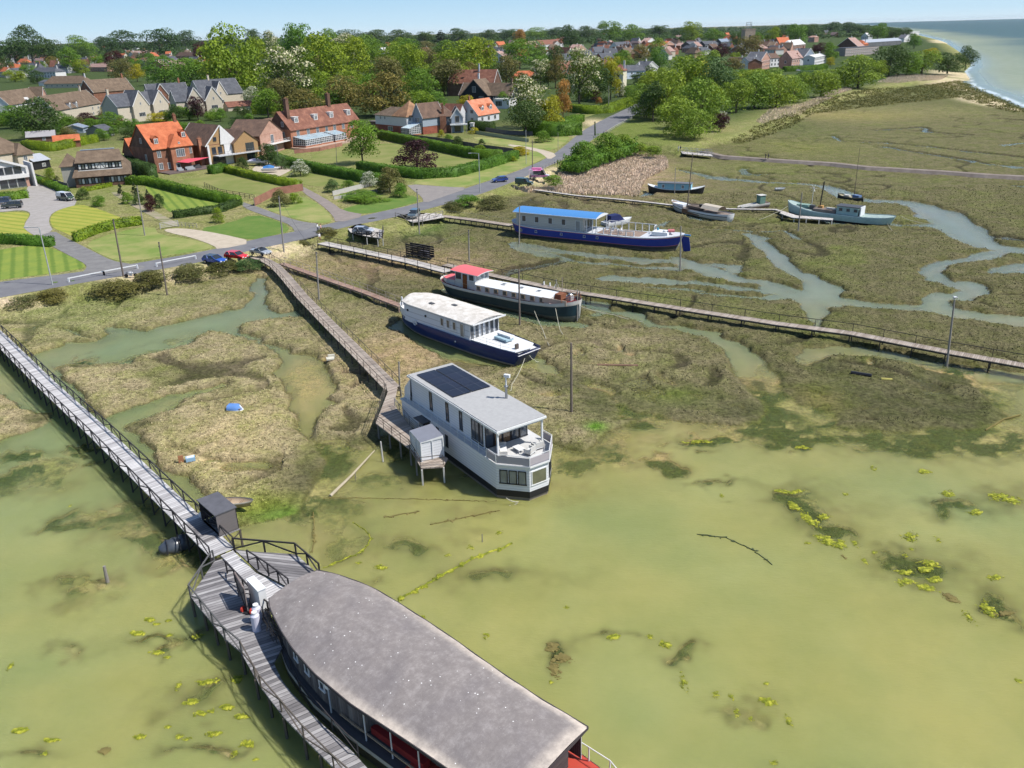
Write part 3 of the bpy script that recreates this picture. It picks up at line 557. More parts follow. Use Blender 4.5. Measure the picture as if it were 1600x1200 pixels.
# --- G: grey two-storey houseboat ---
LIL = M('clad', (.62, .63, .66), rough=.5, scale=.7, var=.06); ROOFG = M('paint', (.35, .35, .35), rough=.95, var=.25, scale=2)
e, L = at_px('two_storey_houseboat', (635.4, 584), (776, 672.9), 6.8, 'pale grey two storey houseboat with black solar panels on its flat roof')
Y0, Y1 = -0.35, 6.0
base = [(-9.6, Y0), (8.8, Y0), (11.1, 1.75), (11.1, 3.9), (8.8, Y1), (-9.6, Y1)]
m = MB(); m.prism([(x * .985 + .05, y * .97 + .08) for x, y in base], -0.5, 0.32, M('paint', (.22, .19, .15), rough=.9, var=.4)); m.prism([(x, y) for x, y in base], 0.325, 0.98, BLACK); m.prism(base, 0.985, 3.5, LIL); m.build('hull', e)
m = MB(); m.prism([(-9.75, Y0 - .1), (8.9, Y0 - .1), (11.3, 1.7), (11.3, 3.95), (8.9, Y1 + .1), (-9.75, Y1 + .1)], 3.505, 3.66, WHITE, M('paint', (.50, .50, .50), rough=.7)); m.build('deck', e)
m = MB(); m.prism([(-8.4, .35), (5.95, .35), (5.95, 5.3), (-8.4, 5.3)], 3.665, 6.42, LIL); m.build('upper_cabin', e)
m = MB(); m.prism([(-8.6, 0), (8.57, 0), (8.57, 5.65), (-8.6, 5.65)], 6.425, 6.62, WHITE); m.prism([(-8.5, .1), (8.47, .1), (8.47, 5.55), (-8.5, 5.55)], 6.625, 6.70, ROOFG); m.build('roof', e)
m = MB(); m.loft([[(-9.7, 0.1, 3.66), (-9.7, 5.6, 3.66)], [(-9.55, 0.1, 4.9), (-9.55, 5.6, 4.9)], [(-8.42, .3, 6.2), (-8.42, 5.4, 6.2)]], WHITE); m.add([(-9.7, .1, 3.66), (-8.42, .1, 3.66), (-8.42, .3, 6.2), (-9.55, .1, 4.9)], [(0, 1, 2, 3)], WHITE); m.build('stern_screen', e)
PVM = NT('solar_cells'); PVM.set((.008, .008, .014), 0.18, .5); sp = PVM.n('ShaderNodeTexBrick'); PVM.l(PVM.co(), sp.inputs[0]); sp.inputs['Scale'].default_value = 1.0; sp.offset = 0; sp.inputs['Mortar Size'].default_value = .02; sp.inputs['Brick Width'].default_value = 1.85; sp.inputs['Row Height'].default_value = 2.15
for k, c in (('Color1', (.009, .009, .016)), ('Color2', (.012, .011, .02)), ('Mortar', (.05, .05, .06))): sp.inputs[k].default_value = lin(c)
PVM.l(sp.outputs[0], PVM.b.inputs['Base Color'])
for j in range(2):
    for k in range(4):
        m = MB(); m.box((-7.7 + 1.85 * k + .91, .75 + j * 2.3 + 1.07, 6.78), (1.82, 2.14, .06), PVM.m); m.build('solar_panel', e)
m = MB(); m.tube([(3.0, 4.9, 6.7), (3.0, 4.9, 7.9)], .13, STEEL, 10); m.tube([(3, 4.9, 7.9), (3, 4.9, 9.1)], .08, WHITE, 8); m.box((3.2, 4.9, 9.15), (.6, .3, .3), WHITE, .5); m.blob((3, 4.9, 7.95), (.22, .22, .16), STEEL); m.build('chimney', e)
for x, w_, h_ in ((-4.2, .55, 2.1), (-.9, .55, 2.1), (1.7, .55, 2.1), (4.3, 1.35, 2.3)): win(e, x, .35, 5.05, w_, h_, 'n', BLACK, GLASS, bars=1 if w_ > 1 else 0)
win(e, 5.35, .35, 5.05, .62, 2.4, 'n', BLACK, GLASS)
for k in range(5): win(e, 5.95, .85 + k * .98, 5.0, .95, 2.5, 'r', BLACK, GLASS if k in (0, 3, 4) else M('glass', (.16, .09, .04)))
m = MB()
for y in (.3, 5.35): m.box((8.2, y, 5.04), (.16, .16, 2.74), WHITE)
m.box((7.1, .22, 6.33), (2.9, .12, .17), WHITE); m.box((8.3, 2.8, 6.3), (.12, 5.3, .22), WHITE); m.build('canopy_posts', e)
PANEL = M('paint', (.36, .33, .36), rough=.6, var=.1)
m = MB(); pr = [(7.3, -.38), (8.85, -.38), (11.2, 1.72), (11.2, 3.93), (8.85, 6.03), (7.3, 6.03)]
for i in range(5):
    a, b = Vector((*pr[i], 4.12)), Vector((*pr[i + 1], 4.12)); m.bar(a, b, .03, .74, PANEL); m.bar(a + Vector((0, 0, .5)), b + Vector((0, 0, .5)), .05, .05, WHITE)
    m.bar(a + Vector((0, 0, -.45)), a + Vector((0, 0, .5)), .06, .06, WHITE)
m.build('balcony_screen', e)
rail(e, [(-9.5, -.35, 3.66), (7.2, -.35, 3.66)], 1.0, M('paint', (.6, .62, .62), rough=.3), step=1.3, r=.014, mids=1)
ch = math.atan2(-2.3, 2.1) + 0  # chamfer facing
for t in (.22, .5, .78): win(e, 8.8 + 2.3 * t, Y0 + 2.1 * t, 2.35, .78, 1.45, math.atan2(-2.3, 2.1), BLACK, GLASSL)
win(e, 11.1, 2.82, 2.3, 1.75, 1.5, 'r', WHITE, M('glass', (.12, .12, .08)))
for t in (.2, .45, .7): win(e, 11.1 - 2.3 * t, 3.9 + 2.1 * t, 2.35, .6, 1.5, math.atan2(2.3, 2.1), BLACK, GLASSL)
for x, h_ in ((-1.9, 1.7), (-.1, 1.35)): win(e, x, Y0, 2.35, .5, h_, 'n', BLACK, GLASS)
m = MB(); m.box((-4.2, Y0 - .04, 2.2), (1.5, .08, 2.1), BLACK); m.box((-4.2, Y0 - .5, 3.32), (1.9, 1.0, .08), DGREY); m.box((-4.9, Y0 - .3, 2.7), (.12, .5, 1.1), WHITE); m.build('door', e)
def lounge(x, y, z, rz, w_, label, par_e, g='terrace furniture on the houseboat'):
    o = empty('patio_chair' if w_ < 1.3 else 'patio_sofa', par_e.matrix_basis @ Vector((x, y, z)), par_e.rotation_euler[2] + rz, label, 'chair' if w_ < 1.3 else 'sofa', g)
    s = MB(); s.box((0, 0, .3), (w_, .75, .22), WHITE); s.build('seat', o)
    b = MB(); b.box((0, .34, .6), (w_, .12, .5), OFFW); b.box((-w_ / 2, 0, .45), (.12, .75, .4), OFFW); b.box((w_ / 2, 0, .45), (.12, .75, .4), OFFW); b.build('backrest', o)
    for sx in (-1, 1):
        for sy in (-1, 1): l = MB(); l.box((sx * (w_ / 2 - .08), sy * .3, .1), (.06, .06, .2), GREY); l.build('leg', o)
bpy.context.view_layer.update()
lounge(9.2, 3.2, 3.67, -1.2, .9, 'white armchair on the bow terrace nearest the rail', e); lounge(8.8, 4.4, 3.67, -1.6, .9, 'white armchair on the bow terrace beside the far post', e); lounge(7.5, 1.3, 3.67, 2.6, 1.9, 'long white sofa on the bow terrace under the roof edge', e)
t_ = empty('coffee_table', e.matrix_basis @ Vector((8.1, 2.7, 3.67)), e.rotation_euler[2], 'low white table between the chairs on the bow terrace', 'table')
m = MB(); m.box((0, 0, .34), (1.1, .7, .06), WHITE); m.build('tabletop', t_)
for sx in (-1, 1):
    for sy in (-1, 1): l = MB(); l.box((sx * .45, sy * .28, .16), (.06, .06, .31), WHITE); l.build('leg', t_)
# --- F: big dark roofed barge in front ---
e, L = at_px('timber_houseboat', (500, 891), (914.7, 1129), 4.2, 'huge timber clad houseboat with a long curved dark felt roof, nearest the camera')
RP = [(-12.15, -2.05, 2.1), (-11.4, -2.15, 2.5), (-10.4, -2.2, 2.85), (-8.6, -2.35, 3.35), (-6.7, -2.55, 3.72), (-3.7, -2.9, 3.95), (0, -3.15, 3.97), (4.8, -3.33, 3.66), (8.2, -3.45, 3.52), (11.9, -3.5, 3.5)]
rt = NT('roofing_felt'); cc = rt.co(); n1 = rt.noise(1.7, 6, .75, cc); n2 = rt.noise(.35, 3, .6, cc); vo = rt.n('ShaderNodeTexVoronoi'); vo.inputs['Scale'].default_value = 2.3; vo.inputs['Randomness'].default_value = 1; rt.l(cc, vo.inputs[0])
ac = rt.n('ShaderNodeAttribute', attribute_name='worn')
mp = rt.n('ShaderNodeMapping'); mp.inputs['Scale'].default_value = (5, 1.5, 1); mp.inputs['Rotation'].default_value = (0, 0, .7); rt.l(cc, mp.inputs[0])
ncol = rt.ramp(rt.math('ADD', rt.math('MULTIPLY', n1, .7), rt.math('MULTIPLY', rt.noise(1.2, 6, .8, mp.outputs[0]), .3)), [(.36, (.165, .145, .14)), (.5, (.20, .178, .17)), (.64, (.27, .245, .235))])
ncol = rt.mix(ncol, (.12, .108, .12), rt.ramp(n2, [(.45, (0, 0, 0)), (.7, (.3, .3, .3))]))
ncol = rt.mix(ncol, (.58, .50, .42), rt.math('MULTIPLY', ac.outputs['Fac'], rt.ramp(n1, [(.3, (.4, .4, .4)), (.6, (1, 1, 1))])))
ncol = rt.mix(ncol, (.75, .74, .72), rt.math('MULTIPLY', rt.math('LESS_THAN', vo.outputs['Distance'], .085), rt.math('GREATER_THAN', rt.noise(1.1, 2, .5, cc), .5)))
n3 = rt.noise(14, 3, .7, cc); ncol = rt.mix(ncol, (.45, .43, .43), rt.math('MULTIPLY', rt.math('GREATER_THAN', n3, .68), .6))
rt.bump(n3, .4, .02); rt.set(ncol, .85, .25)
xs = np.linspace(-12.15, 11.9, 90); cyv = np.interp(xs, [r[0] for r in RP], [r[1] for r in RP]); hv = np.interp(xs, [r[0] for r in RP], [r[2] for r in RP])
for _ in range(2): hv[1:-1] = (hv[:-2] + hv[1:-1] * 2 + hv[2:]) / 4; cyv[1:-1] = (cyv[:-2] + cyv[1:-1] * 2 + cyv[2:]) / 4
tt = np.linspace(-1, 1, 25); vv = []; wr = []
for i, x in enumerate(xs):
    for t in tt:
        xx = x - (0.12 * (1 - t * t) * max(0, (-11 - x) / 1.2) if x < -11 else 0) + (0.25 * (1 - t * t) if i == len(xs) - 1 else 0)
        vv.append((xx, cyv[i] + t * hv[i], 4.0 + (.62 - .45 * ss(-8.5, -12, x)) * (1 - t * t) + .02 * math.sin(x * 2.1 + t * 5)))
        wr.append(np.clip(ss(.80, 1.0, abs(t)) * (ss(-7, 4, x) if t < 0 else ss(-12, 8, x) * .8 + .12) + ss(11.0, 11.9, x) * .8, 0, 1))
vv = np.array(vv); ii = np.arange(len(vv)).reshape(len(xs), 25); fc = np.stack([ii[:-1, :-1], ii[1:, :-1], ii[1:, 1:], ii[:-1, 1:]], -1).reshape(-1, 4)
ro = np_mesh('roof', vv, fc, rt.m, {'worn': ('FLOAT', np.array(wr))}); ro.parent = e
m = MB(); edge = [(xs[i], cyv[i] - hv[i]) for i in range(90)] + [(xs[i], cyv[i] + hv[i]) for i in range(89, -1, -1)]; edge.append(edge[0])
for i in range(len(edge) - 1): m.bar((*edge[i], 3.93), (*edge[i + 1], 3.93), .06, .2, M('paint', (.05, .045, .05)))
m.build('fascia', e)
m = MB(); ins = [(x, c - h + .3) for x, c, h in zip(xs, cyv, hv) if x > -11.9][::3]; ins2 = [(x, c + h - .3) for x, c, h in zip(xs, cyv, hv) if x > -11.9][::3]
def wallrun(pts, z0, z1, mat, mb):
    for i in range(len(pts) - 1): mb.bar((pts[i][0], pts[i][1], (z0 + z1) / 2), (pts[i + 1][0], pts[i + 1][1], (z0 + z1) / 2), .08, z1 - z0, mat)
nearw = [(x, y if x < .4 else y + .95) for x, y in ins if x < 11]; WSTR = M('wood', (.13, .12, .12), (.22, .21, .21), scale=2.6)
# cladding boards follow the curved wall one by one
for i in range(len(nearw) - 1):
    a, b = Vector((*nearw[i], 0)), Vector((*nearw[i + 1], 0)); n = max(1, round((b - a).length / .16))
    for k in range(n):
        p, q = a.lerp(b, k / n), a.lerp(b, (k + .93) / n); off = .012 * ((k + i) % 2); v_ = ((k * 7 + i * 13) % 5)
        m.bar((p.x, p.y - off, 2.8), (q.x, q.y - off, 2.8), .06, 2.1, [WSTR, M('paint', (.11, .10, .10), rough=.9), M('paint', (.17, .16, .155), rough=.9), M('paint', (.085, .078, .08), rough=.9), M('paint', (.14, .125, .12), rough=.9)][v_])
wallrun([(nearw[0][0], nearw[0][1]), (-12.2, -2), (ins2[0][0], ins2[0][1])], 1.75, 3.9, WOODD, m); wallrun(ins2, 1.75, 3.9, WOODD, m); m.build('cladding_wall', e)
def yw(x): return float(np.interp(x, [p[0] for p in nearw], [p[1] for p in nearw]))
for x in (-6.9, -5.3, -3.4):
    a = math.atan2(yw(x + .3) - yw(x - .3), .6) - math.pi / 2; win(e, x, yw(x) - .06, 3.05, .6, .75, a, WHITE, GLASS)
m = MB(); m.box((-2.5, yw(-2.5) - .2, 3.7), (.35, .25, .3), WHITE); m.tube([(-2.5, yw(-2.5) - .2, 3.6), (-2.4, yw(-2.4) - .25, 1.7)], .05, M('paint', (.35, .4, .45)), 8); m.build('downpipe', e)
for x in (.9, 3.1, 5.3, 7.6, 9.9, 11.5):
    y_ = float(np.interp(x, xs, cyv - hv)) + .12; m = MB(); m.bar((x, y_, 1.6), (x, y_, 3.9), .06, .06, WHITE); m.build('roof_post', e)
m = MB(); m.bar((11.6, -.25, 1.5), (11.6, -.25, 3.9), .06, .06, WHITE); m.build('roof_post', e)
RED = M('paint', (.42, .055, .035), rough=.6)
hf = lambda t: float(np.interp((t - .5) * 29.5 + 1.9, [-12.85, -12.2, -11, -8, -4, 0, 8, 14, 16.65], [.3, 1.6, 2.6, 3.7, 4.2, 4.2, 3.9, 3.3, 2.2]))
e2 = e; hl = MB(); secs = []; dk = []
for i in range(41):
    t = i / 40; x = (t - .5) * 29.5 + 1.9; w_ = hf(t); c = float(np.interp(x, xs, cyv))
    half = [(x, w_, 1.62), (x, w_ * 1.0, 1.3), (x, w_ * .98, .5), (x, w_ * .8, -.4)]; secs.append([(a, c - y, z) for a, y, z in half] + [(a, c + y, z) for a, y, z in half[::-1]]); dk.append([(x, c - w_ * .99, 1.6), (x, c + w_ * .99, 1.6)])
hl.loft(secs, [M('paint', (.35, .37, .4)), BLACK, RUST, BLACK, RUST, BLACK, WHITE], caps=BLACK); hl.build('hull', e, True); m = MB(); m.loft([r[::-1] for r in dk[:24]], DGREY); m.loft([r[::-1] for r in dk[23:]], RED); m.build('deck', e)
m = MB(); m.box((3.0, yw(3) - .45, 1.95), (4.4, .5, .5), M('paint', (.28, .03, .03), rough=.5)); m.box((3.0, yw(3) - .15, 2.3), (4.4, .08, .6), M('paint', (.28, .03, .03), rough=.5)); m.build('bench', e)
m = MB(); m.bar((-1.5, -6.9, 2.15), (9.5, -7.15, 2.3), .09, .09, M('wood', (.35, .27, .19))); m.build('spar', e)
m = MB(); m.box((10.4, -3.4, 2.6), (2.0, 4.4, 1.9), WOODD); m.build('aft_cabin', e)
rail(e, [(10.6, -.05, 1.6), (13.5, -.15, 1.6), (16.2, -1.2, 1.6)], 1.05, WHITE, r=.03, step=1.5, mids=0)
m = MB(); m.box((0.9, 1.0, 3.2), (.5, .3, .3), WHITE, .2); m.build('vent_box', e)
# --- W: white cabin, navy hull ---
e, L = at_px('white_cabin_houseboat', (627, 481), (828, 549), 1.9, 'white cabin houseboat with a bleached curved roof and navy hull')
hbW = lambda t: 2.9 * min(1, (1 - (1 - min(t / .42, 1)) ** 2.2) ** .8 * 1 + .03) * (1 - .30 * max(0, (t - .7) / .3) ** 1.6)
NAVY2 = M('paint', (.014, .03, .12), rough=.28, var=.25)
hull(e, L, hbW, [(2.0, 1.0), (1.95, 1.01), (.35, .97), (.08, .93), (-.5, .6)], [NAVY2, NAVY2, M('paint', (.30, .27, .22), var=.4), RUST, BLACK], sheer=lambda t: 1.1 * max(0, .25 - t) / .25 * .7 + .12 * t, rake=(.3, 1.4), deck=1.62, deckmat=WHITE)
m = MB(); m.loft([[(x, -y, 2.75 - .04 * x), (x, -y * .97, 1.95 + .0 * x)] for x, y in ((-13.2, .35), (-12.2, 1.3), (-10.8, 2.05), (-9.2, 2.5))], WHITE); m.loft([[(x, y, 2.75), (x, y * .97, 1.95)] for x, y in ((-13.2, .35), (-12.2, 1.3), (-10.8, 2.05), (-9.2, 2.5))], WHITE); m.tube([(-13.3, 0, 1.0), (-13.35, 0, 3.7)], .14, WHITE, 8); m.build('bulwark', e)
m = MB(); m.prism([(-9.4, -2.55), (-8.2, -2.75), (5.0, -2.7), (5.0, 2.7), (-8.2, 2.75), (-9.4, 2.4)], 1.65, 4.35, M('clad', (.60, .62, .66), scale=.25, var=.05)); m.build('cabin', e)
m = MB(); secs = []
for x, w_ in ((-10.7, 1.5), (-9.9, 2.6), (-8, 3.0), (-2, 3.05), (3, 3.05), (6.1, 3.0)):
    secs.append([(x, y * w_, 4.42 + .42 * (1 - y * y)) for y in (-1, -.75, -.5, -.2, .2, .5, .75, 1)][::-1])
RW = NT('bleached_roof'); n_ = RW.noise(.9, 6, .75); RW.set(RW.mix(RW.ramp(n_, [(.35, (.40, .37, .33)), (.5, (.52, .49, .45)), (.65, (.62, .6, .57))]), (.3, .27, .23), RW.math('MULTIPLY', RW.math('GREATER_THAN', RW.noise(6, 3, .7), .62), .5)), .9, .2)
m.loft(secs, RW.m); m.loft([[(x, y, z - .12) for x, y, z in s_[::-1]] for s_ in secs], WHITE)
for a, b in ((0, 7),):
    for k in (0, 7): m.loft([[s_[k], (s_[k][0], s_[k][1], s_[k][2] - .12)] for s_ in (secs if k else secs[::-1])], WHITE)
m.box((6.1, 0, 4.42), (.1, 6.0, .2), WHITE); m.box((-4.6, -1.2, 4.85), (.9, .5, .05), DGREY); m.box((-1.4, .3, 4.9), (.9, .5, .05), DGREY); m.build('roof', e)
for x in (-.6, .7, 2.0): win(e, x, -2.75, 3.35, .7, 1.2, 'n', WHITE, GLASS)
win(e, 3.6, -2.75, 3.1, .85, 1.9, 'n', WHITE, GLASSL, 'door')
for x in (-8.3, -4.2): m = MB(); m.tube([(x, -2.85, 3.4), (x, -2.72, 3.4)], .17, BLACK, 10); m.build('porthole', e)
for k in range(6): win(e, 5.0, -2.25 + k * .9, 3.05, .78 if k not in (2,) else .5, 2.2, 'r', WHITE, GLASS)
for x in (-11, -10.3, 2.2): m = MB(); m.tube([(x, -hbW(x / L + .5) * .99 - .06, 1.2 + (.3 if x < -9 else 0)), (x, -hbW(x / L + .5) * .9, 1.2)], .13, WHITE, 8); m.build('porthole', e)
m = MB(); m.prism([(5.1, -2.6), (10.6, -2.3), (12.9, -1.9), (13.3, .6), (12.3, 2.1), (5.1, 2.6)], 2.02, 2.12, WHITE); m.build('aft_deck', e)
rail(e, [(5.6, -2.5, 2.1), (10.6, -2.3, 2.1), (12.8, -1.8, 2.1)], .85, STEEL, r=.014, mids=1, step=2.2)
m = MB(); m.box((8.6, .2, 2.45), (2.4, 1.3, .25), M('paint', (.3, .42, .48))); m.box((8.6, .6, 2.75), (2.5, .8, .3), WHITE); m.build('deck_locker', e)
m = MB(); m.box((12.2, -.9, 1.7), (.25, .5, 2.2), M('paint', (.10, .08, .07))); m.build('rudder_post', e)
m = MB(); m.tube([(-6.6 + .33 * math.cos(a), -2.95, 1.9 + .33 * math.sin(a)) for a in [k * math.pi / 6 for k in range(13)]], .06, WHITE, 6); m.build('life_ring', e)
# --- R: red roofed dutch barge ---
e, L = at_px('red_roofed_barge', (693, 437), (907, 480), 2.2, 'dutch barge with a red wheelhouse roof, white cabin top and dark teal hull', base=.4)
hbR = lambda t: 2.55 * min(1, (max(0.02, 1 - (1 - min(t / .13, 1)) ** 2)) ** .5) * min(1, (max(.015, 1 - (1 - min((1 - t) / .16, 1)) ** 2)) ** .55)
TEAL = M('paint', (.016, .04, .055), rough=.35, var=.3); MAR = M('paint', (.18, .035, .035), rough=.6)
shR = lambda t: 1.0 * max(0, (t - .62) / .38) ** 2 + .55 * max(0, (.3 - t) / .3) ** 2
hull(e, L, hbR, [(1.95, 1.0), (1.62, 1.01), (1.5, 1.0), (.55, .98), (.3, .96), (-.4, .7)], [OFFW, M('paint', (.45, .42, .37)), TEAL, TEAL, M('paint', (.14, .14, .13), var=.5), BLACK], sheer=shR, rake=(1.8, .3), deck=1.72, deckmat=MAR)
m = MB(); m.loft([[(x, -y, 1.7 + s_), (x, -y * .94, 2.75 + s_ * .4), (x, 0, 2.95 + s_ * .4), (x, y * .94, 2.75 + s_ * .4), (x, y, 1.7 + s_)][::-1] for x, y, s_ in ((-5.2, 2.0, 0), (9.3, 1.95, .25))], [OFFW, WHITE, WHITE, OFFW], caps=OFFW); m.build('cabin', e)
for k in range(8): win(e, -4.3 + k * 1.75, -2.0, 2.3 + .02 * k, .8, .75, 'n', M('paint', (.36, .27, .18)), GLASS)
for x in (-.8, 2.7, 6.0): m = MB(); m.box((x, .1, 3.02), (.8, .7, .12), OFFW); m.box((x, .1, 3.09), (.55, .45, .02), GLASS); m.build('skylight', e)
m = MB(); m.prism([(-9.4, -1.75), (-5.2, -1.75), (-5.2, 1.75), (-9.4, 1.75)], 1.75, 3.1, OFFW); m.box((-7.3, 0, 4.25), (4.0, 3.3, .1), WHITE)
for x in (-9.3, -8.0, -6.6, -5.3):
    for y in (-1.68, 1.68): m.bar((x, y, 3.1), (x, y, 4.25), .12, .12, WHITE)
m.build('wheelhouse', e)
for k in range(3): win(e, -8.65 + k * 1.35, -1.7, 3.65, 1.15, 1.05, 'n', WHITE if k else M('paint', (.2, .1, .05)), GLASS)
for k in range(3): win(e, -5.25, -1.1 + k * 1.1, 3.65, 1.0, 1.05, 'r', WHITE, GLASSL)
m = MB(); m.box((-7.3, -1.8, 2.85), (.85, .06, 2.1), M('wood', (.26, .09, .03), (.3, .12, .04))); m.build('door', e)
REDR = M('paint', (.60, .13, .14), rough=.6, var=.15)
m = MB(); secs = [[(x, y * 2.0, 4.35 + .22 * (1 - y * y) - .03 * (x + 7.3)) for y in (1, .6, .2, -.2, -.6, -1)] for x in (-10.2, -8, -4.4)]; m.loft(secs, REDR); m.loft([[(x, y, z - .1) for x, y, z in s_[::-1]] for s_ in secs], WHITE)
for k in (0, 5): m.loft([[s_[k], (s_[k][0], s_[k][1], s_[k][2] - .1)] for s_ in (secs[::-1] if k else secs)], WHITE)
m.add([secs[2][k] for k in range(6)] + [(a, b, c - .1) for a, b, c in secs[2]], [(k, k + 1, k + 7, k + 6) for k in range(5)], WHITE); m.build('roof', e)
m = MB(); m.prism([(-12.6, -1.0), (-11.4, -1.7), (-9.5, -1.7), (-9.5, 1.7), (-11.4, 1.7), (-12.6, 1.0)], 1.9, 2.75, OFFW, REDR); m.build('aft_cabin', e)
rail(e, [(-13.2, 0, 2.3), (-12.6, -1.6, 2.2), (-10.5, -2.3, 2.0), (-6, -2.5, 1.8)], .9, STEEL, r=.015, mids=0, step=1.4); rail(e, [(9.5, 2.2, 2.2), (11.5, 2.0, 2.5), (13.2, .6, 2.8), (11.5, -2.0, 2.5)], .8, M('paint', (.3, .14, .08)), r=.03, mids=1, step=1)
m = MB(); m.box((9.9, .1, 2.75), (1.1, 1.4, 1.1), M('wood', (.22, .09, .05))); m.box((11.3, .6, 2.7), (.9, 1.0, .7), GREY); m.blob((11.4, .5, 3.2), (.4, .4, .25), STEEL); m.build('windlass', e)
m = MB(); m.box((10.2, -1.95, 2.6), (4.2, .07, .75), M('paint', (.52, .40, .31), rough=.8), .05); m.build('windbreak', e)
m = MB(); m.tube([(13.3, 0, 2.5), (13.4, 0, 4.2)], .07, DGREY, 6); m.tube([(9.0, 1.9, 2), (9.0, 1.9, 5.2)], .07, M('wood', (.3, .25, .2)), 6); m.blob((13, .0, 3.1), (.35, .3, .3), BLACK); m.build('jackstaff', e)
# --- B: blue roofed barge ---
e, L = at_px('blue_roofed_barge', (802, 348), (1069, 374), 2.6, 'long royal blue barge with a bright blue roof over a cream cabin', base=.35)
shB = lambda t: .9 * max(0, (t - .7) / .3) ** 1.8 + .7 * max(0, (.2 - t) / .2) ** 1.6
hbB = lambda t: 3.0 * (max(.02, 1 - (1 - min(t / .1, 1)) ** 2)) ** .5 * (max(.02, 1 - (1 - min((1 - t) / .16, 1)) ** 2)) ** .5
BLUE = M('paint', (.018, .04, .26), rough=.35, var=.25); PINK = M('paint', (.5, .16, .16), rough=.5)
hull(e, L, hbB, [(2.35, 1.0), (2.22, 1.01), (2.12, 1.015), (.85, 1.0), (.78, 1.0), (.25, .97), (-.5, .75)], [WHITE, PINK, BLUE, PINK, M('paint', (.05, .05, .06), var=.5), M('paint', (.2, .18, .15), var=.4), BLACK], sheer=shB, rake=(1.2, 1.8), deck=2.36, deckmat=M('paint', (.50, .52, .56)))
m = MB(); m.prism([(-16.6, -2.4), (-1.4, -2.4), (-1.4, 2.6), (-16.6, 2.6)], 2.36, 5.15, M('clad', (.50, .48, .44), scale=.6, var=.08)); m.build('cabin', e)
BR = NT('blue_roof'); sp_ = BR.n('ShaderNodeSeparateXYZ'); BR.l(BR.co(), sp_.inputs[0]); fr_ = BR.math('FRACT', BR.math('MULTIPLY', sp_.outputs[0], 3.2)); BR.set(BR.mix((.07, .22, .48), (.045, .16, .37), BR.math('LESS_THAN', fr_, .25)), .5, .3)
m = MB(); secs = [[(x, .1 + y * 3.0, 5.25 + .55 * (1 - y * y)) for y in (1, .7, .35, 0, -.35, -.7, -1)] for x in (-17.2, 1.6)]; m.loft(secs, BR.m); m.loft([[(x, y, z - .1) for x, y, z in s_[::-1]] for s_ in secs], WHITE)
for q in (0, 1): m.add(secs[q] + [(a, b, 5.15) for a, b, c in secs[q]], [((k, k + 1, k + 8, k + 7) if q else (k + 1, k, k + 7, k + 8)) for k in range(6)], WHITE)
for k in (0, 6): m.bar((-17.2, secs[0][k][1], 5.2), (1.6, secs[0][k][1], 5.2), .08, .16, WHITE)
m.build('roof', e)
for x in (-14.8, -11.8, -8.7, -5.7): win(e, x, -2.4, 3.95, 1.0, 1.3, 'n', WHITE, GLASS)
win(e, -2.5, -2.4, 3.45, 1.1, 2.1, 'n', WHITE, M('glass', (.22, .24, .26)), 'door'); win(e, -1.4, .2, 3.5, 3.6, 2.1, 'r', WHITE, GLASS, 'patio_door', bars=2)
m = MB()
for x in (-.6, .7, 1.5): m.bar((x, -2.5, 2.4), (x, -2.5, 5.2), .13, .13, WHITE)
m.bar((1.5, 2.6, 2.4), (1.5, 2.6, 5.2), .13, .13, WHITE); m.build('porch_posts', e)
m = MB(); pts = [(1.5, -2.45), (9.3, -2.3)]; 
for (a, b, h_) in (((1.5, -2.45, 2.4), (6.2, -2.4, 2.4), 1.25), ((6.2, -2.4, 2.4), (9.4, -2.3, 2.4), .95), ((2.0, 2.6, 2.4), (12.2, 2.3, 2.5), 1.55), ((12.2, 2.3, 2.5), (12.4, .8, 2.5), 1.5)):
    a, b = Vector(a), Vector(b); n = max(1, round((b - a).length / 1.5)); m.bar(a + Vector((0, 0, h_)), b + Vector((0, 0, h_)), .13, .1, WHITE)
    for k in range(n + 1): p = a.lerp(b, k / n); m.bar(p, p + Vector((0, 0, h_)), .16, .16, WHITE)
m.build('glass_screen', e)
m = MB(); m.prism([(1.6, -2.3), (12.2, -2.2), (12.2, 2.3), (1.6, 2.5)], 2.37, 2.45, M('wood', (.28, .21, .17))); m.build('terrace', e)
rail(e, [(-16.5, -2.95, 2.36), (2, -2.95, 2.36), (9, -2.9, 2.4)], 1.0, STEEL, r=.015, mids=1, step=2.6)
m = MB(); m.box((14.2, 0, 3.1), (3.2, 2.6, .7), WHITE); m.box((16, .3, 3.6), (1.2, 1.2, .35), PINK, .4); m.box((13.2, .6, 3.6), (.3, .3, .5), M('paint', (.05, .3, .45))); m.blob((15, -.6, 3.6), (.4, .3, .25), WHITE); m.build('bow_locker', e)
for k in range(5): x = (-15.2, -11.7, -5.9, -.8, 2.0)[k]; win(e, x, -3.0, 1.65, .5, .5, 'n', OFFW, GLASS, 'porthole')
m = MB(); m.loft([[(18.0, .06, 3.0), (19.7, .05, 2.7), (20.1, .05, .2), (18.8, .06, -.4)], [(18.0, -.06, 3.0), (19.7, -.05, 2.7), (20.1, -.05, .2), (18.8, -.06, -.4)]], BLUE, caps=BLUE, closed=True); m.box((19.0, 0, 3.1), (1.9, .35, .2), M('paint', (.05, .2, .45))); m.build('rudder', e)
bpy.context.view_layer.update()
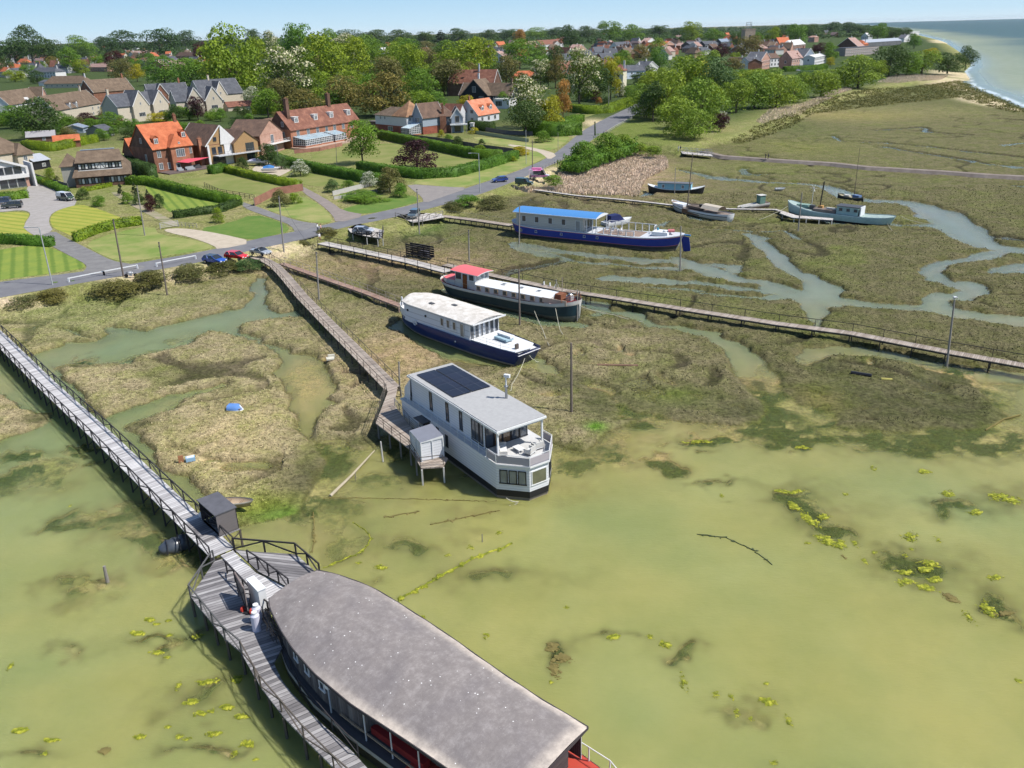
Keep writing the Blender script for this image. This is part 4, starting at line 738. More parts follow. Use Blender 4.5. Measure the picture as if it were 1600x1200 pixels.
for k, (x, y, rz) in enumerate(((3.2, -.9, .3), (4.4, -1.2, -.5), (5.2, -.2, 2.2), (6.4, -.8, 1.2), (3.9, .6, 2.9))):
    c = empty('patio_chair', e.matrix_basis @ Vector((x, y, 2.46)), e.rotation_euler[2] + rz, 'white plastic chair on the terrace of the blue barge', 'chair', 'white plastic chairs on the blue barge')
    m = MB(); m.box((0, 0, .45), (.55, .5, .06), WHITE); m.build('seat', c); m = MB(); m.box((0, .26, .75), (.5, .05, .6), WHITE); m.build('backrest', c)
    for sx in (-1, 1):
        for sy in (-1, 1): m = MB(); m.box((sx * .24, sy * .22, .21), (.05, .05, .42), WHITE); m.build('leg', c)
# --- small cruiser behind it ---
e, L = at_px('cabin_cruiser', (947, 349), (984, 343), 1.0, 'small white cruiser with a navy canopy moored behind the blue barge', 'boat')
hb = lambda t: 1.3 * (1 - max(0, (t - .5) / .5) ** 2.2 * .95)
hull(e, 7.5, hb, [(1.25, 1.0), (.9, 1.0), (.2, .85), (-.2, .5)], [WHITE, WHITE, NAVY, WHITE], sheer=lambda t: .3 * t, rake=(0, 1.0), deck=1.2, deckmat=WHITE)
m = MB(); m.loft([[(x, 1.05, 1.25), (x + s_, .9, z), (x + s_, -.9, z), (x, -1.05, 1.25)] for x, z, s_ in ((-2.8, 2.6, .2), (-.2, 2.7, 0), (1.4, 1.5, -.4))], M('paint', (.012, .02, .09)), caps=M('paint', (.012, .02, .09))); m.build('canopy', e); m = MB(); m.prism([(-3.2, -1), (2.0, -.9), (2.9, 0), (2.0, .9), (-3.2, 1)], 1.2, 1.45, WHITE); m.build('cabin', e)
# --- S: pale blue narrow cabin boat ---
e, L = at_px('pale_blue_cabin_boat', (1013, 294), (1100, 297), 1.2, 'narrow boat with a pale blue cabin and black hull lying beyond the reeds', 'boat')
hb = lambda t: 1.5 * (max(.02, 1 - (1 - min(t / .18, 1)) ** 2)) ** .6 * (max(.02, 1 - (1 - min((1 - t) / .16, 1)) ** 2)) ** .6
hull(e, 14.8, hb, [(1.25, 1), (1.15, 1.01), (.2, .95), (-.2, .7)], [OFFW, BLACK, BLACK, BLACK], sheer=lambda t: 1.1 * abs(2 * t - 1) ** 2.4, rake=(.5, .5), deck=1.2, deckmat=WHITE)
LB = M('paint', (.22, .42, .50), rough=.6, var=.15); m = MB(); m.prism([(-4.6, -1.2), (4.0, -1.2), (4.0, 1.2), (-4.6, 1.2)], 1.2, 2.75, LB); m.build('cabin', e)
m = MB(); m.box((-.3, 0, 2.82), (8.9, 2.6, .12), M('paint', (.12, .13, .15))); m.build('roof', e)
for x in (-3.1, 1.9): win(e, x, -1.2, 2.05, .7, .95, 'n', WHITE, GLASS, bars=1)
# --- Y: old white sailing boat with a canvas ---
e, L = at_px('old_sailing_boat', (1050, 322), (1142, 341), .9, 'old white sailing boat with a brown patched side and cream canvas cover', 'boat')
hb = lambda t: 2.0 * (max(.03, 1 - (1 - min(t / .3, 1)) ** 2)) ** .6 * (1 - .45 * max(0, (t - .75) / .25) ** 2)
hull(e, L, hb, [(1.5, 1), (1.1, 1.02), (.95, 1.02), (.3, .9), (-.2, .5)], [WHITE, DGREY, OFFW, DGREY, BLACK], sheer=lambda t: .9 * max(0, (.35 - t) / .35) ** 1.6 + .3 * max(0, (t - .7) / .3), rake=(1.2, .3), deck=1.3, deckmat=M('paint', (.25, .2, .17), var=.4))
m = MB(); m.box((-1.2, -1.86, .95), (5.2, .3, 1.0), M('paint', (.18, .10, .06), var=.5), .03); m.build('patched_planking', e)
m = MB(); m.prism([(-8, -.9), (-4.2, -1.3), (-4.2, 1.3), (-8, .9)], 1.5, 2.0, WHITE); m.box((-1.4, .3, 1.8), (4.2, 2.2, .5), M('paint', (.14, .11, .09))); m.box((.2, .5, 2.3), (1.4, 1, .5), BLACK); m.build('deckhouse', e)
CANV = M('paint', (.50, .44, .36), rough=.9); m = MB(); m.loft([[(x, 1.5, 1.9), (x, .9, 2.9), (x, 0, 3.1), (x, -.9, 2.9), (x, -1.6, 2.2)] for x in (1.4, 4.0, 6.5)], CANV); m.build('canvas_cover', e)
m = MB(); m.tube([(-4.2, 0, 1.3), (-3.6, .2, 13.4)], [.14, .08], M('wood', (.2, .16, .13)), 8); m.tube([(-4.0, 0, 2.2), (5.5, .8, 2.9)], .1, M('wood', (.2, .16, .13)), 6); m.build('mast', e)
# --- wreck ---
e, L = at_px('wrecked_fishing_boat', (1153, 324), (1197, 319), .8, 'derelict open wooden boat with a green and pink wheelhouse on its stern', 'boat')
hull(e, 8.2, lambda t: 1.3 * (max(.05, 1 - (1 - min(t / .5, 1)) ** 2)) ** .6, [(.9, 1), (.6, 1), (-.1, .6)], [OFFW, M('paint', (.4, .3, .25), var=.5), DGREY], sheer=lambda t: .5 * t, rake=(.8, 0), deck=.6, deckmat=M('paint', (.34, .25, .2), var=.5))
m = MB(); m.box((2.4, 0, 2.1), (1.5, 1.4, 1.9), M('paint', (.12, .22, .18), var=.4)); m.box((3.2, 0, 1.9), (.06, 1.2, 1.4), M('paint', (.45, .2, .2))); m.box((2.4, 0, 3.1), (1.8, 1.7, .1), OFFW); m.build('wheelhouse', e)
m = MB()
for k in range(4): m.bar((-3.8 + .2 * k, -1.2 + .7 * k, .95), (1.2, -1.0 + .6 * k, 1.2), .3, .06, OFFW)
m.build('loose_planks', e)
# --- T: long turquoise barge ---
e, L = at_px('turquoise_barge', (1231, 324), (1399, 343), 1.6, 'long pale turquoise barge with a cluttered deck and small wheelhouse')
hb = lambda t: 2.2 * (max(.03, 1 - (1 - min(t / .2, 1)) ** 2)) ** .55 * (max(.03, 1 - (1 - min((1 - t) / .12, 1)) ** 2)) ** .55
TQ = M('paint', (.36, .49, .47), rough=.6, var=.35)
hull(e, L, hb, [(1.75, 1), (1.6, 1.01), (.45, .98), (-.2, .8)], [M('paint', (.5, .6, .6)), TQ, BLACK, BLACK], sheer=lambda t: 1.5 * max(0, (.35 - t) / .35) ** 1.8 + .5 * max(0, (t - .7) / .3) ** 1.5, rake=(.6, 1.2), deck=1.6, deckmat=M('paint', (.3, .38, .36), var=.4))
m = MB(); m.box((2.0, 0, 2.5), (4.6, 2.6, 1.7), TQ); m.box((2.0, 0, 3.42), (5.0, 3, .12), DGREY); m.box((4.8, 0, 2.6), (.2, 2.6, 1.9), WHITE); m.build('wheelhouse', e)
for x in (.6, 2.2, 3.8): win(e, x, -1.3, 2.7, .7, .6, 'n', DGREY, GLASS)
m = MB(); m.box((-3.0, 0, 1.95), (5, 2.4, .6), M('paint', (.2, .16, .14), var=.5)); m.box((-8.2, .2, 2.4), (2.6, 1.6, .6), M('paint', (.2, .3, .26))); m.box((-4.4, .5, 2.5), (1.0, .8, .5), M('paint', (.5, .28, .1))); m.box((-1.8, -.3, 2.5), (2, .5, .3), OFFW); m.box((-6.1, 0, 2.3), (1, 1, .9), DGREY); m.build('deck_gear', e)
m = MB(); m.tube([(-6.4, .2, 1.8), (-6.4, .2, 6.4)], .05, WHITE, 6)
for k in range(6): a = k * math.pi / 3; m.bar((-6.4, .2, 6.4), (-6.4 + .8 * math.cos(a), .1, 6.4 + .8 * math.sin(a)), .14, .03, WHITE)
m.build('wind_turbine', e); m = MB(); m.tube([(-4.6, .3, 1.8), (-4.3, .4, 8.0)], .14, BLACK, 8); m.build('stovepipe', e)
# --- M: little sailing boat ---
e, L = at_px('small_sailing_boat', (1311, 308), (1347, 314), .3, 'small open sailing boat with a tall thin mast, in the creek', 'boat')
hull(e, 7.2, lambda t: 1.2 * (max(.04, 1 - (2 * t - 1) ** 2)) ** .6, [(.95, 1), (.75, 1.02), (.1, .8), (-.2, .5)], [M('paint', (.25, .22, .15)), M('paint', (.03, .035, .04)), M('paint', (.03, .035, .04)), BLACK], sheer=lambda t: .3 * abs(2 * t - 1) ** 2, deck=.7, deckmat=M('paint', (.4, .36, .25), var=.4))
m = MB(); m.box((1.7, 0, 1.2), (1.8, 1.2, .6), M('paint', (.1, .16, .3))); m.box((-1.2, .3, 1.0), (1.5, .8, .3), OFFW); m.build('cuddy', e); m = MB(); m.tube([(.9, 0, .6), (.7, 0, 12.5)], [.09, .04], M('wood', (.15, .12, .1)), 6); m.build('mast', e)
# --- tender and small things ---
e, L = at_px('workboat_tender', (800, 436), (880, 452), 1.4, 'grey flat tender alongside the red roofed barge with two white seats', 'boat', base=.4)
hull(e, 9.5, lambda t: 1.1 * (max(.05, 1 - (1 - min((1 - t) / .3, 1)) ** 2)) ** .5, [(.8, 1), (.6, 1.05), (.0, .8)], [GREY, DGREY, DGREY], deck=.65, deckmat=M('paint', (.2, .2, .22)))
for x in (1.2, 2.4): m = MB(); m.box((x, 0, 1.0), (.5, .5, .1), WHITE); m.box((x + .25, 0, 1.35), (.1, .5, .6), WHITE, .3); m.build('seat', e)
m = MB(); m.tube([(3.9, -.7, 1.0), (4.0, 0, 2.0), (3.9, .7, 1.0)], .04, WHITE, 6); m.build('a_frame', e)
def dinghy(u, v, z, L, rz, ma, mb_, label, flip=False, name='dinghy'):
    p = P(u, v, z); e = empty(name, p, rz, label, 'dinghy')
    if flip: e.rotation_euler[0] = math.pi; e.location.z = z + .62
    hull(e, L, lambda t: .62 * (max(.05, 1 - (1 - min((1 - t) / .6, 1)) ** 2)) ** .6, [(.5, 1), (.42, 1.04), (.0, .65)], [ma, mb_, mb_], sheer=lambda t: .12 * t, rake=(0, .4), n=14)
    m = MB(); m.box((-.5, 0, .36), (.25, 1.1, .04), WOODB); m.box((.6, 0, .36), (.25, .95, .04), WOODB); m.build('thwart', e); return e
dinghy(369, 640, .35, 1.8, -.1, WHITE, M('paint', (.10, .22, .5)), 'small blue upturned dinghy lying on the marsh left of the long footbridge', True)
dinghy(367, 790, .75, 3.6, -.05, OFFW, M('paint', (.46, .36, .26), var=.3), 'tan wooden dinghy drawn up behind the dark hut')
dinghy(1219, 297, .5, 2.6, 0, WHITE, WHITE, 'tiny white dinghy on the far marsh beyond the turquoise barge')
e = empty('wrapped_dinghy', P(272, 858, 0), .5, 'dinghy shrouded in dark grey tarpaulin, afloat beside the footbridge', 'dinghy')
m = MB(); rg = random.Random(3); tp = M('paint', (.06, .07, .085), rough=.35, var=.6, spec=.6); m.blob((0, 0, .25), (1.15, .8, .75), tp, 16, 9, .13, rg); m.blob((.75, .1, .3), (.6, .7, .8), tp, 12, 8, .15, rg); m.build('tarpaulin', e, True); m = MB(); m.tube([(-.6, -1, .2), (-.5, -.5, .9), (-.5, .3, 1.0), (-.6, .9, .3)], .04, BLACK, 5); m.tube([(.5, -.9, .2), (.4, -.4, 1.05), (.5, .4, 1.05), (.5, .9, .3)], .04, BLACK, 5); m.build('lashing', e)
# ---------------- walkways, jetties, poles ----------------
DECKG = NT('weathered_boards'); _p = DECKG.co()
_m = DECKG.n('ShaderNodeMapping'); _m.inputs['Scale'].default_value = (7, .8, 1); DECKG.l(_p, _m.inputs[0]); _n = DECKG.noise(1, 4, .7, _m.outputs[0])
_sp = DECKG.n('ShaderNodeSeparateXYZ'); DECKG.l(_p, _sp.inputs[0]); _fr = DECKG.math('FRACT', DECKG.math('MULTIPLY', _sp.outputs[0], 5.2))
_c = DECKG.ramp(_n, [(.3, (.20, .19, .195)), (.5, (.37, .36, .365)), (.7, (.50, .49, .49))]); _c = DECKG.mix(_c, (.06, .06, .06), DECKG.math('MULTIPLY', DECKG.math('LESS_THAN', _fr, .13), .8)); DECKG.set(_c, .9, .2)
def boards(name, a, b, c, dens=5.0):
    t = NT(name); p = t.co(); mp = t.n('ShaderNodeMapping'); mp.inputs['Scale'].default_value = (6, .7, 1); t.l(p, mp.inputs[0]); n = t.noise(1, 4, .7, mp.outputs[0])
    sp = t.n('ShaderNodeSeparateXYZ'); t.l(p, sp.inputs[0]); fr = t.math('FRACT', t.math('MULTIPLY', sp.outputs[0], dens))
    cell = t.n('ShaderNodeTexWhiteNoise', noise_dimensions='1D'); t.l(t.math('FLOOR', t.math('MULTIPLY', sp.outputs[0], dens)), cell.inputs['W'])
    col = t.ramp(t.math('ADD', t.math('MULTIPLY', n, .6), t.math('MULTIPLY', cell.outputs[0], .4)), [(.25, a), (.5, b), (.75, c)])
    col = t.mix(col, (a[0] * .35, a[1] * .35, a[2] * .35), t.math('MULTIPLY', t.math('LESS_THAN', fr, .14), .8)); return t.set(col, .9, .2)
DK1 = boards('silver_boards', (.25, .24, .245), (.42, .41, .415), (.55, .54, .54), 3.4); DK2 = boards('brown_boards', (.21, .17, .14), (.31, .26, .22), (.39, .34, .29), 4); DK3 = boards('red_boards', (.20, .13, .10), (.29, .19, .15), (.34, .25, .20), 4)
DK4 = boards('pale_boards', (.33, .30, .28), (.44, .41, .38), (.50, .47, .45), 4); DK5 = boards('dark_boards', (.10, .095, .10), (.21, .20, .205), (.36, .35, .35), 3.2)
TIMD = M('paint', (.035, .033, .036), rough=.85, var=.5); TIMB = M('paint', (.10, .085, .07), rough=.9, var=.4); TIMG = M('paint', (.24, .22, .20), rough=.9, var=.4); CONC = M('paint', (.42, .41, .39), rough=.9)
def board_run(pts, width, z, dm, label, cat='walkway', name='footbridge', leg=2.6, rails=(1, 1), rh=1.05, rstep=2.6, rm=TIMD, brace=True, lm=TIMD, rr=.045, dip=-.6, mids=0, zs=None, lip=None):
    """a boardwalk on trestles through photographed points; the local X axis runs along its first length so boards lie across it"""
    W_ = [P(*p, z) for p in pts]; o = W_[0]; d = W_[-1] - o; rz = math.atan2(d.y, d.x); e = empty(name, (o.x, o.y, 0), rz, label, cat)
    ca, sa = math.cos(-rz), math.sin(-rz); Lp = [Vector(((p.x - o.x) * ca - (p.y - o.y) * sa, (p.x - o.x) * sa + (p.y - o.y) * ca, z if zs is None else zs[i])) for i, p in enumerate(W_)]
    nrm = []
    for i in range(len(Lp)):
        t = (Lp[min(i + 1, len(Lp) - 1)] - Lp[max(i - 1, 0)]); t.z = 0; t.normalize(); nrm.append(Vector((-t.y, t.x, 0)))
    m = MB(); L_ = [[p - n * width / 2, p + n * width / 2] for p, n in zip(Lp, nrm)]
    secs = [[a + Vector((0, 0, -.1)), a, b, b + Vector((0, 0, -.1))][::-1] for a, b in L_]; m.loft(secs, [dm] * 3); m.build('decking', e)
    m = MB()
    for i in range(len(Lp) - 1):
        for s_ in (-.42, .42): m.bar(Lp[i] + nrm[i] * width * s_ - Vector((0, 0, .2)), Lp[i + 1] + nrm[i + 1] * width * s_ - Vector((0, 0, .2)), .12, .18, lm)
        seg = Lp[i + 1] - Lp[i]; n = max(1, round(seg.length / leg))
        for k in range(n + (i == len(Lp) - 2)):
            p = Lp[i] + seg * (k / n); nn = nrm[i].lerp(nrm[i + 1], k / n); sup = MB()
            for s_ in (-.5, .5): q = p + nn * width * s_; sup.bar((q.x, q.y, dip), (q.x, q.y, q.z - .1), .13, .13, lm)
            sup.bar(p - nn * width * .5 - Vector((0, 0, .36)), p + nn * width * .5 - Vector((0, 0, .36)), .1, .14, lm)
            if brace: a = p - nn * width * .5; b = p + nn * width * .5; sup.bar((a.x, a.y, .1), (b.x, b.y, b.z - .4), .07, .07, lm)
            sup.build('trestle', e)
    m.build('beam', e)
    for side in (0, 1):
        if not rails[side]: continue
        sgn = -1 if side == 0 else 1; m = MB(); cnt = 0
        for i in range(len(Lp) - 1):
            A, B = Lp[i] + nrm[i] * width * .5 * sgn, Lp[i + 1] + nrm[i + 1] * width * .5 * sgn; seg = B - A; n = max(1, round(seg.length / rstep)); H = Vector((0, 0, rh))
            m.bar(A + H, B + H, rr * 1.7, rr * 1.9, rm)
            for q in range(mids): hh = Vector((0, 0, rh * (q + 1) / (mids + 1))); m.bar(A + hh, B + hh, rr, rr, rm)
            for k in range(n + (i == len(Lp) - 2)):
                p = A + seg * (k / n); m.bar(p - Vector((0, 0, .25)), p + H, rr * 1.9, rr * 1.9, rm)
                if brace and k < n:
                    q = A + seg * ((k + 1) / n)
                    if cnt % 2 == 0: m.bar(p + H * .95, q + H * .06, rr * 1.5, rr * 1.5, rm)
                    else: m.bar(p + H * .06, q + H * .95, rr * 1.5, rr * 1.5, rm)
                cnt += 1
        m.build('handrail', e)
    return e
WB = board_run([(-90, 445), (0, 529), (72, 600), (160, 681), (290, 807), (348, 864)], 2.0, 1.8, DK1, 'long grey footbridge with dark cross braced handrails, nearest the camera', rr=.05)
def deck_poly(par, pts, z, dm, th=.14, name='decking', rot=0.0):
    """decking through photographed points, as a child of par (boards run across the local x axis turned by rot)"""
    q = [P(*p, z) for p in pts]; c = sum(q, Vector()) / len(q); m = MB(); ca, sa = math.cos(-rot), math.sin(-rot)
    m.prism([((p.x - c.x) * ca - (p.y - c.y) * sa, (p.x - c.x) * sa + (p.y - c.y) * ca) for p in q], -th, 0, dm); o = m.build(name, par)
    o.matrix_parent_inverse = par.matrix_world.inverted() if False else Matrix.Identity(4)
    o.location = Vector(c) - par.location; o.rotation_euler[2] = rot; return o
def px_rail(par, pts, z, h, mat, rr=.05, step=2.4, brace=True, name='handrail', z2=None, mids=0):
    m = MB(); q = [P(*p, z) - par.location for p in pts]; c = 0
    for i in range(len(q) - 1):
        a, b = q[i], q[i + 1]; seg = b - a; n = max(1, round(seg.length / step)); H = Vector((0, 0, h)); m.bar(a + H, b + H, rr * 1.7, rr * 1.9, mat)
        for j in range(mids): m.bar(a + H * ((j + 1) / (mids + 1)), b + H * ((j + 1) / (mids + 1)), rr, rr, mat)
        for k in range(n + (i == len(q) - 2)):
            p = a + seg * (k / n); m.bar(p - Vector((0, 0, .15)), p + H, rr * 2, rr * 2, mat)
            if brace and k < n:
                r_ = a + seg * ((k + 1) / n); m.bar(p + H * (.95 if c % 2 else .06), r_ + H * (.06 if c % 2 else .95), rr * 1.5, rr * 1.5, mat)
            c += 1
    return m.build(name, par)
def px_legs(par, pts, z, mat, name='trestle', dip=-.6, w=.15):
    for p in pts: q = P(*p, z) - par.location; m = MB(); m.bar((q.x, q.y, dip), (q.x, q.y, z - .1), w, w, mat); m.build('leg', par)
e = empty('landing_stage', P(360, 930, 0), 0, 'weathered grey timber landing stage around the bow of the dark roofed houseboat', 'landing stage')
deck_poly(e, [(335, 877), (298, 932), (308, 945), (352, 998), (376, 1018), (397, 1056), (425, 1040), (442, 1010), (420, 965), (424, 940), (385, 905), (352, 872)], 1.78, DK5, rot=R(-63))
deck_poly(e, [(345, 868), (364, 860), (400, 895), (447, 918), (432, 945), (408, 935), (378, 902)], 1.95, DK1, rot=R(-48))
deck_poly(e, [(366, 858), (398, 862), (463, 866), (496, 896), (452, 918), (404, 893)], 1.7, DK5, rot=R(78))
deck_poly(e, [(376, 1016), (408, 1074), (443, 1120), (475, 1153), (522, 1200), (570, 1240), (610, 1240), (545, 1168), (505, 1133), (455, 1082), (440, 1062), (425, 1030), (400, 1010)], 1.74, DK5, rot=R(-58))
px_rail(e, [(335, 877), (298, 932), (352, 998), (378, 1020)], 1.78, 1.05, M('paint', (.10, .10, .10), rough=.8)); px_rail(e, [(378, 1020), (399, 1058), (408, 1074), (475, 1153), (522, 1200), (560, 1234)], 1.74, 1.0, TIMB, rr=.04)
px_rail(e, [(366, 858), (463, 866), (500, 898)], 1.7, 1.05, TIMD, rr=.06); px_rail(e, [(355, 893), (395, 937), (420, 958)], 1.95, 1.0, TIMD, rr=.05, step=1.6); px_rail(e, [(388, 876), (420, 897), (452, 921)], 1.95, 1.0, TIMD, rr=.05, step=1.6)
px_rail(e, [(440, 1010), (470, 1080), (520, 1140), (560, 1180)], 1.74, .9, TIMD, rr=.03, step=3)
px_legs(e, [(299, 934), (318, 955), (335, 977), (354, 1000), (378, 1022), (399, 1060), (420, 1088), (443, 1120), (475, 1152), (500, 1178), (522, 1200), (364, 858), (400, 862), (430, 864), (463, 867), (480, 882), (350, 875), (340, 900), (400, 960)], 1.74, TIMB)
# things on the stage
def at(u, v, z): return P(u, v, z)
e = empty('folded_table', at(381, 944, 1.78), R(-58), 'brown folded table frame standing on edge beside the white cabinet', 'table'); m = MB(); m.box((0, 0, 1.15), (2.4, .06, 2.0), M('paint', (.22, .18, .17))); m.build('tabletop', e); m = MB()
for x in (-1.1, 1.1): m.bar((x, -.05, 0), (x, -.05, 2.2), .06, .06, M('paint', (.10, .08, .08)))
m.bar((-1.1, -.08, 2.2), (1.1, -.08, 2.2), .06, .06, M('paint', (.10, .08, .08))); m.bar((-1, -.1, .3), (1, -.1, 1.7), .05, .05, BLACK); m.bar((1, -.1, .3), (-1, -.1, 1.7), .05, .05, BLACK); m.build('folding_legs', e)
e = empty('sack_trolley', at(387, 957, 1.78), R(-20), 'black sack trolley with two red wheels, leaning by the folded table', 'trolley'); m = MB(); m.bar((-.2, 0, .2), (-.2, .35, 1.4), .05, .05, BLACK); m.bar((.2, 0, .2), (.2, .35, 1.4), .05, .05, BLACK); m.bar((-.2, .35, 1.4), (.2, .35, 1.4), .05, .05, BLACK); m.box((0, -.12, .08), (.45, .3, .03), BLACK); m.build('frame', e)
for s_ in (-.38, .38): m = MB(); m.tube([(s_ - .06, 0, .22), (s_ + .06, 0, .22)], .22, M('paint', (.45, .04, .03)), 14); m.build('wheel', e)
e = empty('cabinet', at(406, 948, 1.78), R(-50), 'tall white plastic storage cabinet at the bow of the dark roofed houseboat', 'cabinet'); m = MB(); m.box((0, 0, 1.0), (1.9, .55, 2.0), WHITE); m.build('body', e); m = MB(); m.prism([(-1.0, -.32), (1.0, -.32), (1.0, .32), (-1.0, .32)], 2.005, 2.08, WHITE); m.build('lid', e)
for k, (u, v) in enumerate(((404, 972), (402, 984))):
    e = empty('gas_bottle', at(u, v, 1.78), 0, ('white gas bottle next to the white cabinet', 'white gas bottle furthest from the cabinet, beside the railing')[k], 'gas bottle', 'gas bottles on the landing stage'); m = MB(); m.tube([(0, 0, .0), (0, 0, 1.25), (0, 0, 1.42)], [.31, .31, .16], M('paint', (.55, .55, .66), rough=.4), 16); m.build('body', e); m = MB(); m.tube([(0, 0, 1.42), (0, 0, 1.55)], .2, WHITE, 12); m.build('collar', e)
e = empty('driftwood_bundle', at(424, 985, 1.7), R(-62), 'bundle of sticks and cables jammed between the stage and the hull', 'sticks'); m = MB(); rg = random.Random(5)
for k in range(26): m.tube([(rg.uniform(-2.6, 2), rg.uniform(-.3, .3), rg.uniform(0, .5)), (rg.uniform(-2, 2.4), rg.uniform(-.4, .4), rg.uniform(.2, 1.5))], .03, (TIMB, BLACK, WOODB)[k % 3], 5)
tag(m.build('sticks', e), None)
# hut by the footbridge
q = [P(307.5, 779, 3.9), P(342.5, 772, 3.9), P(367.5, 795, 3.9), P(335, 803, 3.9)]; c = sum(q, Vector()) / 4; d = q[3] - q[0]
e = empty('dark_hut', (c.x, c.y, 0), math.atan2(d.y, d.x), 'dark open sided hut with a flat black roof on stilts beside the footbridge', 'hut'); L_ = d.length; w_ = (q[1] - q[0]).length
m = MB(); m.box((0, 0, 3.9), (L_ + .1, w_ + .1, .1), M('paint', (.11, .11, .125), rough=.7, var=.5)); m.build('roof', e)
m = MB(); m.box((0, w_ / 2 - .05, 2.85), (L_, .06, 1.95), WOODD); m.box((L_ / 2 - .05, 0, 2.85), (.06, w_ - .12, 1.95), M('wood', (.24, .215, .215), (.34, .31, .31), scale=1.5)); m.box((-L_ / 2 + .05, 0, 2.85), (.06, w_ - .12, 1.95), WOODD); m.build('walls', e)
m = MB(); m.box((-.2, -w_ / 2 - .55, 1.76), (L_ + .6, 1.3, .1), DK5); m.box((0, 0, 1.75), (L_, w_, .1), DK5); m.build('floor', e); m = MB()
for x in (-L_ / 2, L_ / 2):
    for y in (-w_ / 2, w_ / 2): m.bar((x, y, -.6), (x, y, 1.72), .14, .14, TIMB)
m.bar((L_ / 2, -w_ / 2, .4), (L_ / 2, w_ / 2, 1.5), .08, .08, TIMB); m.build('stilts', e)
m = MB(); m.blob((-L_ / 2 - .5, -.6, 2.1), (.3, .3, .3), WHITE); m.build('buoy', e)
# grey houseboat: its walk, platform and shed
board_run([(398, 401), (414, 406), (430, 415), (447, 433), (472, 463), (508, 500), (560, 552), (613, 606)], 1.9, 1.75, DK2, 'brown footbridge with thin railings leading to the two storey houseboat', rm=TIMB, rr=.03, brace=False, mids=1, lm=TIMB, leg=3.0)
e = empty('houseboat_platform', P(640, 690, 0), 0, 'brown timber platform with railings along the side of the two storey houseboat', 'platform')
deck_poly(e, [(600, 596), (621, 604), (616, 632), (640, 664), (672, 700), (700, 716), (692, 729), (658, 731), (641, 702), (587, 661), (606, 612)], 1.8, DK2, rot=R(-50))
px_rail(e, [(604, 612), (587, 660), (640, 702), (657, 730), (693, 726)], 1.8, 1.05, TIMB, rr=.03, brace=False, mids=2, step=1.8); px_rail(e, [(617, 635), (640, 663), (668, 690)], 1.8, 1.0, M('paint', (.2, .2, .21)), rr=.03, brace=False, mids=3, step=2)
px_legs(e, [(590, 662), (608, 676), (625, 690), (641, 703), (650, 718), (659, 732), (693, 728), (600, 612), (618, 640), (648, 672)], 1.75, TIMG, w=.16)
px_legs(e, [(659, 733), (693, 729)], 1.75, OFFW, name='white_leg', w=.14)
q = [P(640, 671.3, 4.0), P(674.8, 663.2, 4.0), P(691, 682.3, 4.0), P(657.2, 690.2, 4.0)]; c = sum(q, Vector()) / 4; d = q[3] - q[0]
e = empty('garden_shed', (c.x, c.y, 1.82), math.atan2(d.y, d.x), 'small pale lilac shed with a grey roof on the houseboat platform', 'shed'); L_, w_ = d.length, (q[1] - q[0]).length
m = MB(); m.box((0, 0, 1.0), (L_ - .15, w_ - .15, 2.0), LIL); m.build('walls', e); m = MB(); m.add([(-L_ / 2, -w_ / 2, 2.08), (L_ / 2, -w_ / 2, 2.08), (L_ / 2, w_ / 2, 2.3), (-L_ / 2, w_ / 2, 2.3), (-L_ / 2, -w_ / 2, 2.0), (L_ / 2, -w_ / 2, 2.0), (L_ / 2, w_ / 2, 2.0), (-L_ / 2, w_ / 2, 2.0)], [(0, 1, 2, 3)], M('paint', (.19, .20, .24), rough=.7)); m.add([(-L_ / 2, -w_ / 2, 2.08), (L_ / 2, -w_ / 2, 2.08), (L_ / 2, w_ / 2, 2.3), (-L_ / 2, w_ / 2, 2.3), (-L_ / 2, -w_ / 2, 2.0), (L_ / 2, -w_ / 2, 2.0), (L_ / 2, w_ / 2, 2.0), (-L_ / 2, w_ / 2, 2.0)], [(4, 5, 1, 0), (5, 6, 2, 1), (6, 7, 3, 2), (7, 4, 0, 3), (7, 6, 5, 4)], WHITE); m.build('roof', e)
m = MB()
for x in (-L_ / 2 + .04, L_ / 2 - .04):
    for y in (-w_ / 2 + .04, w_ / 2 - .04): m.box((x, y, 1.0), (.1, .1, 2.0), WHITE)
m.box((L_ / 2 - .04, 0, 1.0), (.1, .08, 2.0), WHITE); m.box((0, -w_ / 2 + .04, 1.0), (.08, .1, 2), WHITE); m.build('trim', e)
# the others
board_run([(440, 411), (500, 432), (570, 456), (628, 478)], 1.2, 1.3, DK3, 'thin red boarded footbridge leading to the white cabin houseboat', rm=M('paint', (.30, .26, .24)), rr=.022, brace=False, rails=(1, 1), rstep=2.4, lm=M('paint', (.30, .22, .18)), leg=3.2)
board_run([(503, 379), (560, 391), (640, 408), (702, 424)], 2.2, 1.7, DK4, 'pale planked footbridge with black railings leading to the red roofed barge', rm=TIMD, rr=.035, brace=False, rstep=3.4, mids=1, leg=3.4)
board_run([(695, 413), (780, 432), (880, 453), (960, 465), (1060, 481), (1215, 505), (1330, 520), (1480, 549), (1620, 574), (1720, 590)], 1.5, 1.5, DK2, 'long low brown boardwalk with one handrail running across the marsh to the right', rm=TIMD, rr=.035, brace=False, rails=(0, 1), rstep=4.4, leg=4.2, lm=TIMD)
e5 = board_run([(690, 337), (740, 343), (803, 352)], 1.8, 1.7, DK2, 'brown boardwalk from the road to the blue roofed barge', rm=STEEL, rr=.014, brace=False, rails=(0, 1), rstep=4, leg=3.4)
board_run([(835, 296), (900, 305), (990, 313), (1050, 320), (1140, 326), (1212, 327), (1243, 337), (1300, 343)], 1.0, 1.1, DK4, 'narrow plank walk between the reeds and the turquoise barge', rm=TIMB, rr=.02, brace=False, rails=(0, 0), leg=6, lm=TIMB)
